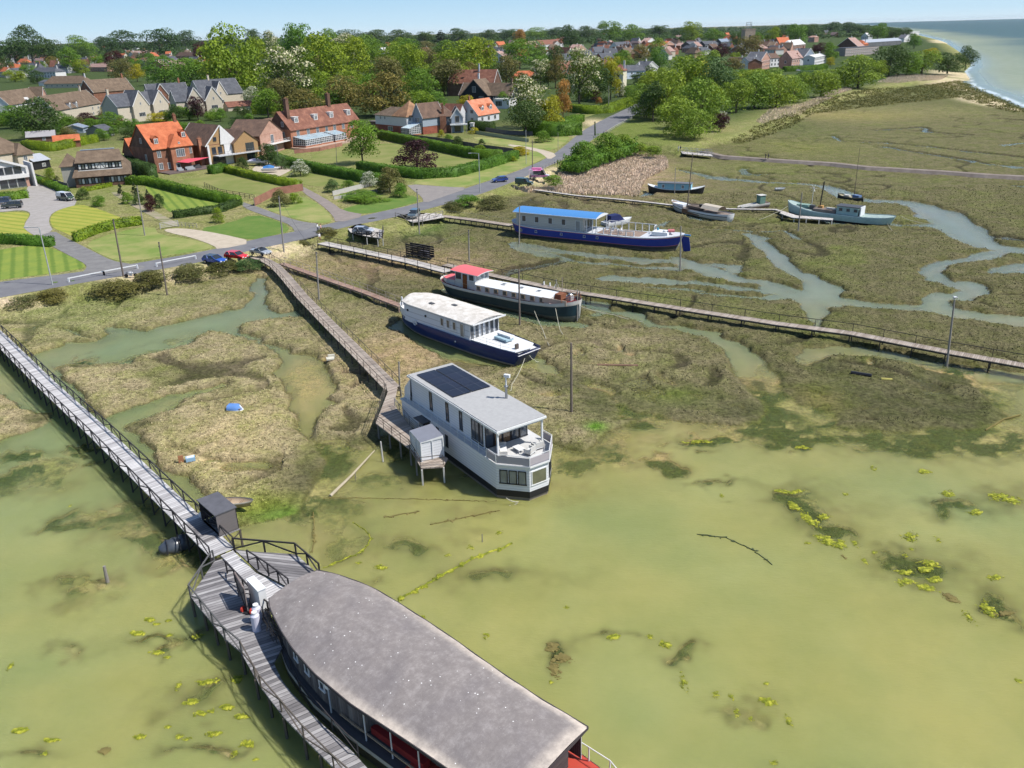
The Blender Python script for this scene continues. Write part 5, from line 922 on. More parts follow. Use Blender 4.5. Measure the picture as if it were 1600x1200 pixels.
m = MB(); e = empty('plank_jetty', P(1270, 340, 0), 0, 'low plank jetty on white posts alongside the turquoise barge', 'jetty'); 
deck_poly(e, [(1222, 330), (1240, 336), (1302, 341), (1301, 344), (1238, 340), (1218, 333)], 1.4, DK4); px_legs(e, [(1223, 333), (1241, 340), (1260, 342), (1280, 343), (1300, 344)], 1.4, OFFW)
# causeway path with its bridge
def strip(name, pts, width, z, mat, kind='structure', h=.9, label=None, cat=None, slope=1.0):
    Wp = [P(*p, z) for p in pts]; c = Wp[0]; secs = []
    for i, p in enumerate(Wp):
        t = (Wp[min(i + 1, len(Wp) - 1)] - Wp[max(i - 1, 0)]).normalized(); n = Vector((-t.y, t.x, 0)); q = p - c
        secs.append([q - n * (width / 2 + slope) - Vector((0, 0, h)), q - n * width / 2, q + n * width / 2, q + n * (width / 2 + slope) - Vector((0, 0, h))][::-1])
    m = MB(); m.loft(secs, mat); o = m.build(name); o.location = c; return tag(o, label, cat, None, kind)
strip('path', [(1098, 236), (1130, 243), (1200, 248), (1300, 254), (1355, 260), (1480, 267.5), (1540, 272), (1640, 277), (1740, 284)], 2.2, 1.25, surf('grey_causeway', (.20, .165, .14), (.27, .23, .20)), slope=.8)
e = empty('footpath_bridge', P(1088, 238, 0), 0, 'small footbridge with pale grey railings where the marsh path begins', 'bridge'); deck_poly(e, [(1064, 236), (1112, 241), (1114, 244), (1066, 240)], 1.45, DK4); px_rail(e, [(1066, 240), (1114, 244)], 1.45, 1.2, M('paint', (.38, .38, .38)), rr=.05, step=1.8, mids=1); px_rail(e, [(1064, 236), (1112, 240)], 1.45, 1.2, M('paint', (.38, .38, .38)), rr=.05, step=1.8, mids=1); px_legs(e, [(1068, 240), (1090, 242), (1110, 243)], 1.4, TIMB)
# car decks at the roadside
e = empty('parking_deck', P(565, 365, 0), 0, 'timber parking deck with dark railings under the silver hatchback', 'parking deck'); deck_poly(e, [(543, 357), (560, 349), (600, 360), (596, 372), (573, 369), (548, 363)], 2.0, DK4); px_rail(e, [(551, 365), (573, 370), (598, 372)], 2.0, 1.1, TIMD, rr=.06, step=1.5, mids=2); px_rail(e, [(598, 372), (599, 360)], 2.0, 1.1, TIMD, rr=.06, step=1.5, mids=1); px_legs(e, [(551, 365), (573, 371), (590, 373), (598, 372)], 2.0, OFFW)
e = empty('parking_deck', P(645, 342, 0), 0, 'grey timber parking deck under the blue grey four by four', 'parking deck'); deck_poly(e, [(618, 338), (640, 332), (690, 334), (694, 339), (660, 345), (645, 347)], 2.0, DK4); px_rail(e, [(618, 340), (645, 347), (660, 345), (692, 337)], 2.0, 1.1, TIMG, rr=.06, step=2.4, mids=1); px_legs(e, [(618, 340), (632, 344), (645, 347), (660, 346)], 2.0, TIMG)
# dark open trailer beside the footbridge
q = P(657, 402, .5); e = empty('boat_box', q, R(-38), 'black slatted storage crate standing on the marsh beside the pale footbridge', 'crate'); m = MB()
for k in range(5): m.box((0, -.55, .55 + .42 * k), (6.2, .08, .32), BLACK)
for k in range(5): m.box((0, .55, .55 + .42 * k), (6.2, .08, .32), BLACK)
for x in (-3.1, -1.5, 0, 1.5, 3.1): m.box((x, -.62, 1.2), (.12, .1, 2.5), BLACK)
m.box((0, 0, .35), (6.2, 1.1, .08), BLACK); m.build('slats', e); m = MB(); m.box((1.2, -.2, .9), (2.2, .7, 1.0), M('paint', (.12, .12, .15))); m.build('contents', e)
# knee rails and fences by the road
def fence_px(name, pts, z, h, mat, step, label, cat='fence', mids=1, r=.04, solid=None, group=None):
    o = P(*pts[0], z); e = empty(name, o, 0, label, cat, group); q = [P(*p, z) - o for p in pts]
    m = MB()
    for i in range(len(q) - 1):
        a, b = q[i], q[i + 1]
        if solid: m.bar(a + Vector((0, 0, h / 2)), b + Vector((0, 0, h / 2)), .06, h, mat)
        else:
            for j in range(mids): H = Vector((0, 0, h * (1 - j / max(1, mids)))); m.bar(a + H, b + H, r, r * 1.8, mat)
    m.build('panels' if solid else 'rail', e); m = MB()
    for i in range(len(q) - 1):
        a, b = q[i], q[i + 1]; n = max(1, round((b - a).length / step))
        for k in range(n + 1): p = a.lerp(b, k / n); m.box((p.x, p.y, h / 2), (r * 2.6, r * 2.6, h + .08), mat if not solid else TIMG)
    m.build('posts', e); return e
fence_px('knee_rail', [(108, 441), (163, 430), (215, 420)], 2, .7, WHITE, 6, 'white knee rail along the road beside the left pair of poles', r=.09); fence_px('knee_rail', [(245, 417), (306, 405)], 2, .7, WHITE, 5, 'white knee rail ending at the blue hatchback', r=.09)
fence_px('post_and_rail', [(848, 266), (872, 256), (895, 244)], 2, 1.1, TIMG, 2.5, 'grey post and rail fence between the ice cream van and the roadside bush', mids=2)
fence_px('post_and_rail', [(945, 211), (962, 200), (988, 186)], 2, 1.1, OFFW, 2.5, 'pale roadside fence beyond the bush, by the green', mids=2)
fence_px('field_gate', [(251, 358), (279, 354)], 2, 1.3, M('paint', (.45, .43, .40)), 5, 'pale five bar gate across the gravel drive', 'gate', mids=4, r=.06); fence_px('chestnut_paling', [(279, 354), (308, 356)], 2, .9, M('paint', (.42, .37, .3)), 1.0, 'low paling fence sloping down from the five bar gate', mids=2)
fence_px('iron_fence', [(320, 292), (345, 303), (375, 308), (398, 312)], 2, 1.2, TIMD, 2.5, 'dark railing along the sloping drive behind the clipped hedge', mids=3)
fence_px('board_fence', [(640, 216), (700, 224), (760, 234), (806, 240)], 2, 1.6, M('paint', (.09, .09, .10), var=.4), 3, 'long dark board fence behind the tall garden hedge', solid=True); fence_px('board_fence', [(745, 203), (790, 210), (832, 212)], 2, 1.6, M('paint', (.15, .14, .145), var=.4), 3, 'grey board fence below the orange roofed cottage', solid=True)
fence_px('board_fence', [(52, 280), (75, 288), (108, 298)], 2, 2.0, M('paint', (.16, .14, .13), var=.4), 3, 'brown board fence between the paved drive and the half timbered house', solid=True)
fence_px('garden_wall', [(520, 306), (590, 288)], 2, 1.2, M('paint', (.42, .41, .38)), 50, 'upper pale retaining wall of the terraced bank', 'wall', solid=True); fence_px('garden_wall', [(522, 312), (610, 297)], 2, .8, M('paint', (.42, .41, .38)), 50, 'lower pale retaining wall of the terraced bank', 'wall', solid=True)
fence_px('garden_wall', [(398, 322), (430, 305), (474, 298)], 2, 1.9, M('brick', (.28, .14, .10)), 60, 'curved red brick wall between the two sloping drives', 'wall', solid=True); fence_px('garden_wall', [(742, 209), (805, 219), (826, 222)], 2, 1.3, M('paint', (.30, .34, .22)), 60, 'pale green topped garden wall below the board fence', 'wall', solid=True)
fence_px('garden_wall', [(460, 240), (500, 236), (535, 228)], 2, 1.3, M('brick', (.30, .15, .11)), 60, 'low brick terrace wall below the glass conservatories', 'wall', solid=True)
# posts, poles and masts
POLE = M('paint', (.17, .14, .12), rough=.9, var=.4); POLEG = M('paint', (.27, .25, .23), rough=.9, var=.3); LAMP = M('paint', (.36, .38, .38), rough=.5)
def pole(u, v, u2, v2, z, label, mat=POLE, r=.15, name='utility_pole', cat='pole', group=None, top=None):
    b = P(u, v, z); best = 1
    for k in range(10, 200):
        h = k * .1; q = b + Vector((0, 0, h)) - Vector((0, 0, CH)); w_ = q.dot(FW)
        if 600 - F * q.dot(UP) / w_ <= v2: best = h; break
    lean = (u2 - (800 + F * (b + Vector((0, 0, best)) - Vector((0, 0, CH))).dot(RT) / (b + Vector((0, 0, best)) - Vector((0, 0, CH))).dot(FW))) * mpp(b) * .6
    e = empty(name, (b.x, b.y, z), 0, label, cat, group); m = MB(); m.tube([(0, 0, -.8), (lean, 0, best)], [r, r * .7], mat, 8); m.build('shaft', e); m = MB()
    if top == 'cap': m.tube([(lean, 0, best), (lean, 0, best + .15)], r * .9, DGREY, 8); m.box((lean, -.2, best - .5), (.12, .3, .25), DGREY); m.build('bracket', e)
    if top == 'lamp': m.bar((lean, 0, best), (lean - 1.9, .2, best + .1), .08, .08, LAMP); m.build('arm', e); m = MB(); m.box((lean - 2.2, .2, best + .05), (.8, .3, .14), LAMP); m.build('lamp_head', e)
    return e, b, best, lean
PG = 'utility poles along the road'
pole(193, 434, 179, 345, 1.8, 'tall dark utility pole at the roadside between the two white knee rails', r=.17, top='cap', group=PG); pole(226, 368, 216, 291, 2, 'slim grey utility pole standing on the dry verge by the gate', POLEG, group=PG, top='cap'); pole(260, 454, 250, 380, 1.2, 'utility pole rising from the marsh edge below the knee rail', group=PG, top='cap')
_, pb, ph, _ = pole(443, 390, 438, 308, 1.9, 'utility pole on the sandy verge right of the silver convertible', POLEG, r=.17, group=PG, top='cap'); pole(498, 467, 497, 396, .45, 'grey pole in the marsh between the two footbridges', POLEG, group=PG, top='cap'); pole(733, 408, 733, 361, .5, 'grey pole in the marsh behind the red roofed barge', POLEG, group=PG, top='cap')
pole(655, 360, 652, 297, 1.6, 'grey pole in front of the blue grey four by four', POLEG, group=PG, top='cap'); pole(832, 278, 832, 221, 2, 'dark pole standing right in front of the pink ice cream van', r=.14, group=PG, top='cap'); pole(822, 256, 822, 203, 2, 'pale lamp post on the verge behind the ice cream van', LAMP, .1, 'lamp_post', 'lamp post'); pole(951, 176, 951, 134, 2, 'slim pole behind the far roadside hedge', POLEG, group=PG)
pole(526, 257, 526, 224, 2, 'slim pole on the lawn in front of the conservatories', POLEG, .09, group=PG); pole(435, 262, 434, 226, 2, 'slim pole beside the white covered boat', POLEG, .09, group=PG); pole(872, 237, 872, 207, 2, 'short slim post by the far drive', POLEG, .08, group=PG)
pole(82, 445, 62, 356, 2, 'pale street lamp leaning at the roadside, leftmost of all', LAMP, .12, 'street_lamp', 'street lamp', top='lamp'); pole(750, 301, 748, 240, 2, 'grey street lamp with an arm beside the road near the blue car', LAMP, .12, 'street_lamp', 'street lamp', top='lamp')
MG = 'mooring posts in the marsh'
pole(893, 646, 892, 536, 0, 'tall weathered mooring post right of the two storey houseboat', POLE, .16, 'mooring_post', 'post', MG); _, gb, gh, gl_ = pole(1480, 572, 1486, 468, 0, 'leaning tall mooring post with a gull on top', POLEG, .15, 'mooring_post', 'post', MG); pole(812, 508, 811, 421, .3, 'mooring post between the white cabin boat and the red roofed barge', POLE, .15, 'mooring_post', 'post', MG)
pole(1063, 423, 1062, 354, 0, 'mooring post at the bow of the blue roofed barge', POLEG, .15, 'mooring_post', 'post', MG); pole(811, 380, 813, 322, .2, 'mooring post at the stern of the blue roofed barge', POLEG, .15, 'mooring_post', 'post', MG); pole(1247, 361, 1253, 301, .4, 'mooring post in front of the turquoise barge', POLEG, .15, 'mooring_post', 'post', MG); pole(1054, 303, 1055, 262, .4, 'thin post in front of the pale blue cabin boat', POLEG, .11, 'mooring_post', 'post', MG)
pole(869, 460, 869, 437, .6, 'short post on the far side of the red roofed barge', POLEG, .1, 'mooring_post', 'post', MG); pole(902, 500, 902, 453, .3, 'thin post at the bow of the red roofed barge', POLEG, .1, 'mooring_post', 'post', MG); pole(624, 610, 625, 566, .5, 'white tipped post at the end of the brown footbridge', POLEG, .12, 'mooring_post', 'post', MG)
pole(168, 909, 163, 886, 0, 'short broken post standing in the open water on the left', TIMG, .17, 'mooring_post', 'post', MG); pole(599, 724, 594, 690, -.2, 'rotten white stake in the water beside the platform', OFFW, .1, 'mooring_post', 'post', MG); pole(930, 212, 929, 190, 2, 'ivy covered leaning pole at the edge of the road', M('paint', (.06, .09, .04)), .35, 'ivy_pole', 'pole')
for k, (u, v, h_) in enumerate(((555, 752, 14), (753, 850, 12), (586, 372, 0), (600, 480, 0))):
    if h_: pole(u, v, u + 1, v - h_, -.2, ('thin stick in the water below the rotten stake', 'thin stick in the shallows by the sunken ropes')[k], TIMG, .05, 'stick', 'stick')
# gull
g_ = empty('seagull', gb + Vector((gl_, 0, gh)), R(200), 'white gull with grey wings perched on the leaning mooring post', 'bird'); m = MB(); m.blob((0, 0, .25), (.30, .14, .15), WHITE); m.blob((.26, 0, .42), (.1, .08, .09), WHITE); m.tube([(.15, 0, .3), (.25, 0, .4)], .08, WHITE, 6); m.tube([(.34, 0, .41), (.44, 0, .39)], [.02, .008], M('paint', (.6, .4, .05)), 5); m.blob((-.08, .1, .28), (.32, .05, .1), M('paint', (.35, .37, .4))); m.blob((-.08, -.1, .28), (.32, .05, .1), M('paint', (.35, .37, .4))); m.tube([(0, .05, 0), (0, .05, .15)], .015, RUST, 4); m.tube([(0, -.05, 0), (0, -.05, .15)], .015, RUST, 4); m.build('body', g_, True)
# ropes and wires
rope([(820, 560, 1.4), (800, 600, 3.0), (797, 610, 3.2)], label='white mooring rope from the white cabin boat to the two storey houseboat', sag=.3)
for pts, lb in (([(905, 478, 2.4), (960, 492, 1.0), (1005, 503, .1)], 'pale mooring rope from the bow of the red roofed barge across the marsh'), ([(868, 482, 2.2), (875, 515, .8), (884, 527, .2)], 'mooring rope hanging from the side of the red roofed barge'), ([(835, 486, 2.2), (848, 515, .8), (858, 540, .2)], 'thin mooring rope slanting down from the middle of the red roofed barge'),
                ([(827, 555, 1.2), (835, 562, .5), (842, 565, .1)], 'short pale rope at the rudder of the white cabin boat'), ([(1381, 337, 1.6), (1390, 355, .6), (1401, 366, .4)], 'white rope hanging from the stern of the turquoise barge'), ([(1231, 322, 2.6), (1210, 333, 1.4), (1186, 343, .4)], 'white rope from the bow of the turquoise barge to the marsh'), ([(1408, 338, 1.5), (1430, 346, .6), (1460, 350, .3)], 'white rope running right from the turquoise barge'), ([(791, 778, .9), (810, 784, .2), (796, 790, 0)], 'tangle of white rope at the bow of the two storey houseboat')):
    rope(pts, label=lb, sag=.15, r=.045, group='mooring ropes')
for a, b, lb in (((438, 309, 10.3), (497, 397, 7.6), 'overhead wire from the verge pole to the pole between the footbridges'), ((497, 397, 7.5), (733, 362, 6.0), 'overhead wire across the marsh towards the red roofed barge'), ((179, 346, 10), (438, 309, 11), 'overhead wire along the road between the tall poles')):
    o = MB(); A = P(a[0], a[1], a[2]); B = P(b[0], b[1], b[2]); o.tube([A.lerp(B, k / 12) - Vector((0, 0, 1.2 * 4 * (k / 12) * (1 - k / 12))) for k in range(13)], .022, BLACK, 4); tag(o.build('overhead_wire'), lb, 'wire', 'overhead wires')
# sunken ropes hung with weed, logs
ALG = NT('weed'); an = ALG.noise(2.5, 4, .7); ALG = ALG.set(ALG.ramp(an, [(.32, (.04, .06, .01)), (.5, (.19, .21, .015)), (.68, (.42, .40, .05))]), .8, .2); BRN = M('paint', (.17, .14, .045), (.3, .25, .1), rough=.95, var=.5)
def weedy(pts, r, label, mat=ALG, seed=1, name='weedy_rope', cat='rope', group='weed covered ropes'):
    rg = random.Random(seed); q = [P(u, v, .02) for u, v in pts]; m = MB()
    for i in range(len(q) - 1):
        n = max(2, int((q[i + 1] - q[i]).length / .35)); line = []
        for k in range(n + 1):
            p = q[i].lerp(q[i + 1], k / n); line.append(p + Vector((rg.uniform(-.08, .08), rg.uniform(-.08, .08), rg.uniform(-.05, .04))))
            if rg.random() < .5: m.blob((line[-1].x + rg.uniform(-.15, .15), line[-1].y + rg.uniform(-.15, .15), .0), (rg.uniform(.5, 2.2) * r, rg.uniform(.5, 2.2) * r, r * .8), mat, 6, 4, .4, rg)
        m.tube(line, r * .6, mat, 5)
    return tag(m.build(name), label, cat, group)
weedy([(622, 937), (680, 905), (740, 872), (800, 850)], .16, 'thick weed covered hawser running from the dark roofed houseboat', seed=2); weedy([(505, 887), (548, 870), (572, 855), (580, 842), (572, 828), (552, 816)], .09, 'curved weedy rope in the water above the landing stage', seed=3); weedy([(510, 777), (600, 779), (700, 781), (775, 783)], .06, 'long thin sunken rope below the platform', BRN, 4); weedy([(672, 820), (720, 810), (780, 797)], .11, 'brown weedy rope under the bow of the two storey houseboat', BRN, 5)
weedy([(603, 808), (655, 799)], .1, 'short brown weedy rope in the middle of the shallows', BRN, 6); weedy([(490, 800), (491, 840), (488, 862)], .09, 'upright weedy stake line beside the landing stage rail', BRN, 7); weedy([(1090, 835), (1135, 840), (1180, 862), (1205, 882)], .09, 'dark curved sunken rope in the open water on the right', M('paint', (.05, .07, .03)), 8)
weedy([(700, 800), (720, 806)], .05, 'x', BRN, 9).name = 'stub'; bpy.data.objects.remove(bpy.data.objects['stub'])
m = MB(); m.tube([P(516, 775, .05), P(550, 742, .1), P(585, 704, .3)], [.16, .12, .06], M('paint', (.42, .36, .26), rough=.95, var=.5), 7); tag(m.build('fallen_branch'), 'long bleached branch lying in the shallows left of the platform', 'branch'); m = MB(); m.tube([P(1330, 582 , .3), P(1362, 587, .35)], .22, BLACK, 6); tag(m.build('log'), 'black log on the muddy marsh to the right', 'log'); m = MB(); m.tube([P(1377, 592, .3), P(1394, 593, .3)], .16, M('paint', (.4, .36, .1)), 6); tag(m.build('log'), 'short yellow log on the muddy marsh', 'log'); m = MB(); m.tube([P(1540, 672, .0), P(1568, 655, .12), P(1595, 648, .1)], .1, BRN, 6); tag(m.build('log'), 'weedy branch in the shallows at the right edge', 'branch')
m = MB(); m.tube([P(933, 570, .5), P(997, 571, .5)], .14, M('paint', (.20, .12, .08)), 6); tag(m.build('spar'), 'brown fallen spar on the marsh behind the tall mooring post', 'spar')
e = empty('plastic_crate', P(290, 721, .5), .4, 'small blue and white crate with a rust brown board on the marsh', 'crate'); m = MB(); m.box((.5, 0, .2), (.9, .6, .4), M('paint', (.25, .4, .55))); m.box((.5, 0, .42), (.7, .45, .05), WHITE); m.build('body', e); m = MB(); m.box((-.4, .1, .3), (.5, .1, .8), M('paint', (.35, .16, .08))); m.build('board', e)
m = MB(); m.box((0, 0, .1), (1.0, .9, .2), M('paint', (.55, .53, .45)), .3); m.box((.1, .4, .25), (.9, .2, .5), M('paint', (.55, .53, .45)), .3); o = m.build('pallet'); o.location = P(516, 561, .5); tag(o, 'pale broken pallet on the marsh left of the brown footbridge', 'pallet')
# floating weed
rg = random.Random(11); CLM = [(1240, 768, 20, 3), (1218, 767, 12, 2), (1243, 794, 9, 8), (1265, 812, 14, 12), (1290, 842, 16, 10), (1310, 848, 13, 8), (1262, 848, 8, 2), (1288, 808, 12, 4), (1338, 852, 6, 8), (1352, 878, 5, 7), (1318, 870, 4, 4), (1366, 862, 6, 3), (1422, 838, 15, 7), (1425, 858, 6, 2), (1468, 846, 5, 7), (1416, 869, 6, 3), (1452, 880, 18, 5), (1412, 893, 16, 4), (1460, 905, 15, 5), (1445, 890, 14, 4), (1416, 910, 18, 6), (1450, 920, 18, 6), (1486, 934, 12, 8), (1510, 960, 8, 14), (1540, 948, 12, 14), (1568, 958, 24, 3), (1556, 903, 14, 4), (1592, 1065, 7, 5), (1016, 995, 7, 6), (1040, 1005, 10, 8), (1066, 1058, 8, 18), (1118, 1085, 7, 6), (1143, 1090, 5, 7), (1152, 1116, 6, 9), (1174, 1124, 4, 4), (1200, 1095, 14, 8), (1230, 1120, 5, 12), (1197, 1067, 4, 3),
    (1210, 1192, 8, 5), (862, 1015, 11, 10), (880, 1030, 16, 8), (866, 1044, 10, 16), (860, 1065, 5, 3), (760, 992, 6, 6), (958, 995, 12, 4), (885, 950, 5, 3), (660, 965, 8, 3), (735, 855, 8, 5), (595, 885, 10, 4), (700, 866, 6, 3), (780, 832, 8, 4), (1090, 690, 30, 2), (1485, 640, 6, 2), (215, 990, 14, 3), (235, 968, 9, 2), (245, 974, 8, 2), (265, 992, 8, 3), (262, 970, 6, 2), (310, 995, 12, 3), (243, 1020, 13, 3), (262, 1026, 8, 3), (280, 1068, 5, 9), (325, 1065, 18, 4), (298, 1097, 14, 3), (312, 1116, 12, 4), (330, 1112, 8, 5), (355, 1104, 12, 3), (378, 1118, 12, 5), (335, 1145, 14, 4), (280, 1150, 8, 4), (292, 1155, 7, 3), (385, 1165, 14, 6), (365, 1180, 6, 10), (263, 1135, 8, 2), (220, 1150, 10, 3), (163, 1172, 9, 3), (30, 1142, 12, 3), (80, 1157, 14, 2), (70, 1178, 6, 4), (17, 1040, 4, 8), (400, 1185, 6, 3), (370, 1060, 10, 6), (1365, 732, 7, 4), (1445, 738, 10, 4), (1255, 700, 14, 3), (1570, 778, 26, 8), (1320, 770, 5, 5), (1480, 770, 12, 5), (1525, 800, 16, 4), (1128, 775, 4, 4), (560, 880, 6, 3), (240, 755, 20, 4), (110, 790, 3, 2)]
CLN = [('olive and brown weed mat floating in mid water right of the dark roof', 42, 45), ]
for i, (u, v, du, dv) in enumerate(CLM):
    c = P(u, v, .02); m = MB(); k = mpp(c); ru = du * k; rv = (P(u, v - dv, 0) - P(u, v + dv, 0)).length / 2; mat = BRN if rg.random() < .03 or i in (39, 40, 41) else ALG; n = int(min(240, 14 + ru * rv * 90))
    for j in range(n):
        a = rg.uniform(0, 6.28); r_ = rg.random() ** .6 * (1 + .25 * math.sin(a * 3 + i)); x, y = r_ * ru * math.cos(a), r_ * rv * math.sin(a); s_ = rg.uniform(.05, .13) * (1.4 - r_) * (.6 if du < 9 else 1.15); y += .35 * rv * math.sin(x * 2.3 + i); m.blob((x, y, rg.uniform(-.04, .01)), (s_ * rg.uniform(.6, 2.6), s_ * rg.uniform(.6, 2.2), s_ * .5), mat, 5, 3, .6, rg)
    o = m.build('floating_weed'); o.location = c; side = 'right of the dark roofed houseboat' if u > 640 else 'left of the footbridge and landing stage'
    tag(o, 'clump of yellow green weed floating ' + side, 'weed', 'floating weed ' + side)
# ---------------- houses ----------------
TB = M('tile', (.13, .085, .065), (.19, .12, .085)); TO = M('tile', (.44, .13, .06), (.52, .19, .09)); TR = M('tile', (.19, .085, .06), (.31, .15, .10)); TG = M('tile', (.085, .09, .105), (.13, .135, .15)); TT = M('tile', (.145, .105, .075), (.21, .155, .11)); TP = M('tile', (.34, .22, .19), (.42, .30, .26))
BK = M('brick', (.21, .10, .065), (.30, .15, .10)); BKD = M('brick', (.13, .075, .055), (.18, .105, .08)); BKO = M('brick', (.34, .15, .09), (.42, .2, .13)); CRM = M('paint', (.50, .44, .35), rough=.9); WW = M('paint', (.62, .61, .60), rough=.8); CLB = M('clad', (.30, .35, .41)); CLK = M('clad', (.02, .024, .03)); CLW = M('clad', (.56, .57, .60)); CLD = M('clad', (.12, .15, .19)); TIM_O = M('wood', (.40, .25, .12), (.5, .33, .18)); PINKB = M('brick', (.44, .26, .20), (.5, .32, .26)); LEAD = M('paint', (.20, .24, .30), rough=.5)
PANEV = M('glass', (.10, .115, .13)); PANEB = M('glass', (.03, .035, .045))
def block(par, x0, x1, y0, y1, ev, rd, ax='x', kind='gable', wall=BK, roof=TB, z0=0, barge=WW, ov=.45, hipf=.45, gw=None):
    """one wing: walls, and a roof whose ridge runs along ax"""
    m = MB(); m.prism([(x0, y0), (x1, y0), (x1, y1), (x0, y1)], z0, ev, wall); cx, cy = (x0 + x1) / 2, (y0 + y1) / 2; gw = gw or wall
    if kind == 'gable':
        if ax == 'x':
            for x in (x0, x1): m.add([(x, y0, ev), (x, y1, ev), (x, cy, rd)], [(0, 1, 2) if x == x1 else (2, 1, 0)], gw)
        else:
            for y in (y0, y1): m.add([(x0, y, ev), (x1, y, ev), (cx, y, rd)], [(0, 1, 2) if y == y0 else (2, 1, 0)], gw)
    m.build('walls', par); m = MB(); T = .16
    if kind == 'gable':
        hw = (y1 - y0) / 2 if ax == 'x' else (x1 - x0) / 2; sl = (rd - ev) / hw; lo = ev - sl * ov
        if ax == 'x': prof = [(y0 - ov, lo), (cy, rd), (y1 + ov, lo)]; f = lambda a, p: (a, p[0], p[1]); a0, a1 = x0 - ov * .6, x1 + ov * .6
        else: prof = [(x0 - ov, lo), (cx, rd), (x1 + ov, lo)]; f = lambda a, p: (p[0], a, p[1]); a0, a1 = y0 - ov * .6, y1 + ov * .6
        for s in (0, 1):
            p, q = prof[s], prof[s + 1]; vs = [f(a0, p), f(a1, p), f(a1, q), f(a0, q)]; up = [(a, b, c + T) for a, b, c in vs]; m.add(vs + up, [(4, 5, 6, 7), (3, 2, 1, 0), (0, 1, 5, 4), (1, 2, 6, 5), (2, 3, 7, 6), (3, 0, 4, 7)], roof)
        m.build('roof', par)
        if barge:
            for a in (a0 - .04, a1 + .04):
                m = MB()
                for s in (0, 1): m.bar(f(a, prof[s]), f(a, prof[s + 1]), .08, .38, barge)
                m.build('bargeboard', par)
    elif kind == 'hip':
        X0, X1, Y0_, Y1_ = x0 - ov, x1 + ov, y0 - ov, y1 + ov; hw = ((y1 - y0) if ax == 'x' else (x1 - x0)) / 2 * hipf * 2
        if ax == 'x': a, b = (min(X0 + hw, cx - .01), cy), (max(X1 - hw, cx + .01), cy)
        else: a, b = (cx, min(Y0_ + hw, cy - .01)), (cx, max(Y1_ - hw, cy + .01))
        lo = ev - .25; vs = [(X0, Y0_, lo), (X1, Y0_, lo), (X1, Y1_, lo), (X0, Y1_, lo), (a[0], a[1], rd), (b[0], b[1], rd), (X0, Y0_, lo - .15), (X1, Y0_, lo - .15), (X1, Y1_, lo - .15), (X0, Y1_, lo - .15)]
        fs = [(0, 1, 5, 4), (1, 2, 5), (2, 3, 4, 5), (3, 0, 4)] if ax == 'x' else [(0, 1, 4), (1, 2, 5, 4), (2, 3, 5), (3, 0, 4, 5)]
        m.add(vs, fs + [(0, 6, 7, 1), (1, 7, 8, 2), (2, 8, 9, 3), (3, 9, 6, 0), (9, 8, 7, 6)], roof); m.build('roof', par)
    elif kind == 'flat': m.prism([(x0 - .2, y0 - .2), (x1 + .2, y0 - .2), (x1 + .2, y1 + .2), (x0 - .2, y1 + .2)], ev + .01, ev + .25, roof); m.build('roof', par)
def chim(par, x, y, z0, z1, mat=BK, w=.9):
    m = MB(); m.box((x, y, (z0 + z1) / 2), (w, w * .8, z1 - z0), mat); m.box((x, y, z1 + .06), (w + .2, w * .8 + .2, .14), mat)
    for s in (-.2, .2): m.tube([(x + s, y, z1 + .1), (x + s, y, z1 + .6)], .12, M('paint', (.35, .17, .1)), 6)
    m.build('chimney', par)
def dormer(par, x, y, z, w, h, dep, wall, roof, glass=PANEV, kind='gable'):
    """a dormer whose face stands at y, looking to -y"""
    d = bpy.data.objects.new('dormer', None); COL.objects.link(d); d.parent = par; m = MB(); m.box((x, y + dep / 2, z + h / 2), (w, dep, h), wall)
    if kind == 'gable': m.add([(x - w / 2, y, z + h), (x + w / 2, y, z + h), (x, y, z + h + w * .4)], [(0, 1, 2)], wall)
    m.build('dormer_wall', d); m = MB(); o = .15
    if kind == 'gable':
        A = [(x - w / 2 - o, y - o, z + h - .1), (x, y - o, z + h + w * .42), (x + w / 2 + o, y - o, z + h - .1)]; B = [(a, b + dep + o, c) for a, b, c in A]; m.loft([A, B], roof); m.loft([[(a, b, c - .1) for a, b, c in B], [(a, b, c - .1) for a, b, c in A]], roof)
    else: m.box((x, y + dep / 2 - .1, z + h + .06), (w + .25, dep + .2, .12), roof)
    m.build('dormer_roof', d); mb = MB(); mb.box((x, y - .03, z + h * .5), (w * .78, .06, h * .8), WW); mb.box((x - w * .17, y - .065, z + h * .5), (w * .26, .03, h * .62), glass); mb.box((x + w * .17, y - .065, z + h * .5), (w * .26, .03, h * .62), glass); mb.build('dormer_window', d)
def wins(par, xs_, y, zs_, w, h, face='n', frame=WW, glass=PANEV, bars=1):
    for z in zs_:
        for x in xs_:
            if face in ('n', 'f'): win(par, x, y, z, w, h, face, frame, glass, bars=bars, t=.1)
            else: win(par, y, x, z, w, h, face, frame, glass, bars=bars, t=.1)
def H(name, a, b, label, cat='house'):
    A, B = P(*a, 2), P(*b, 2); d = B - A; e = empty(name, (A.x, A.y, 2.0), math.atan2(d.y, d.x), label, cat); return e, d.length
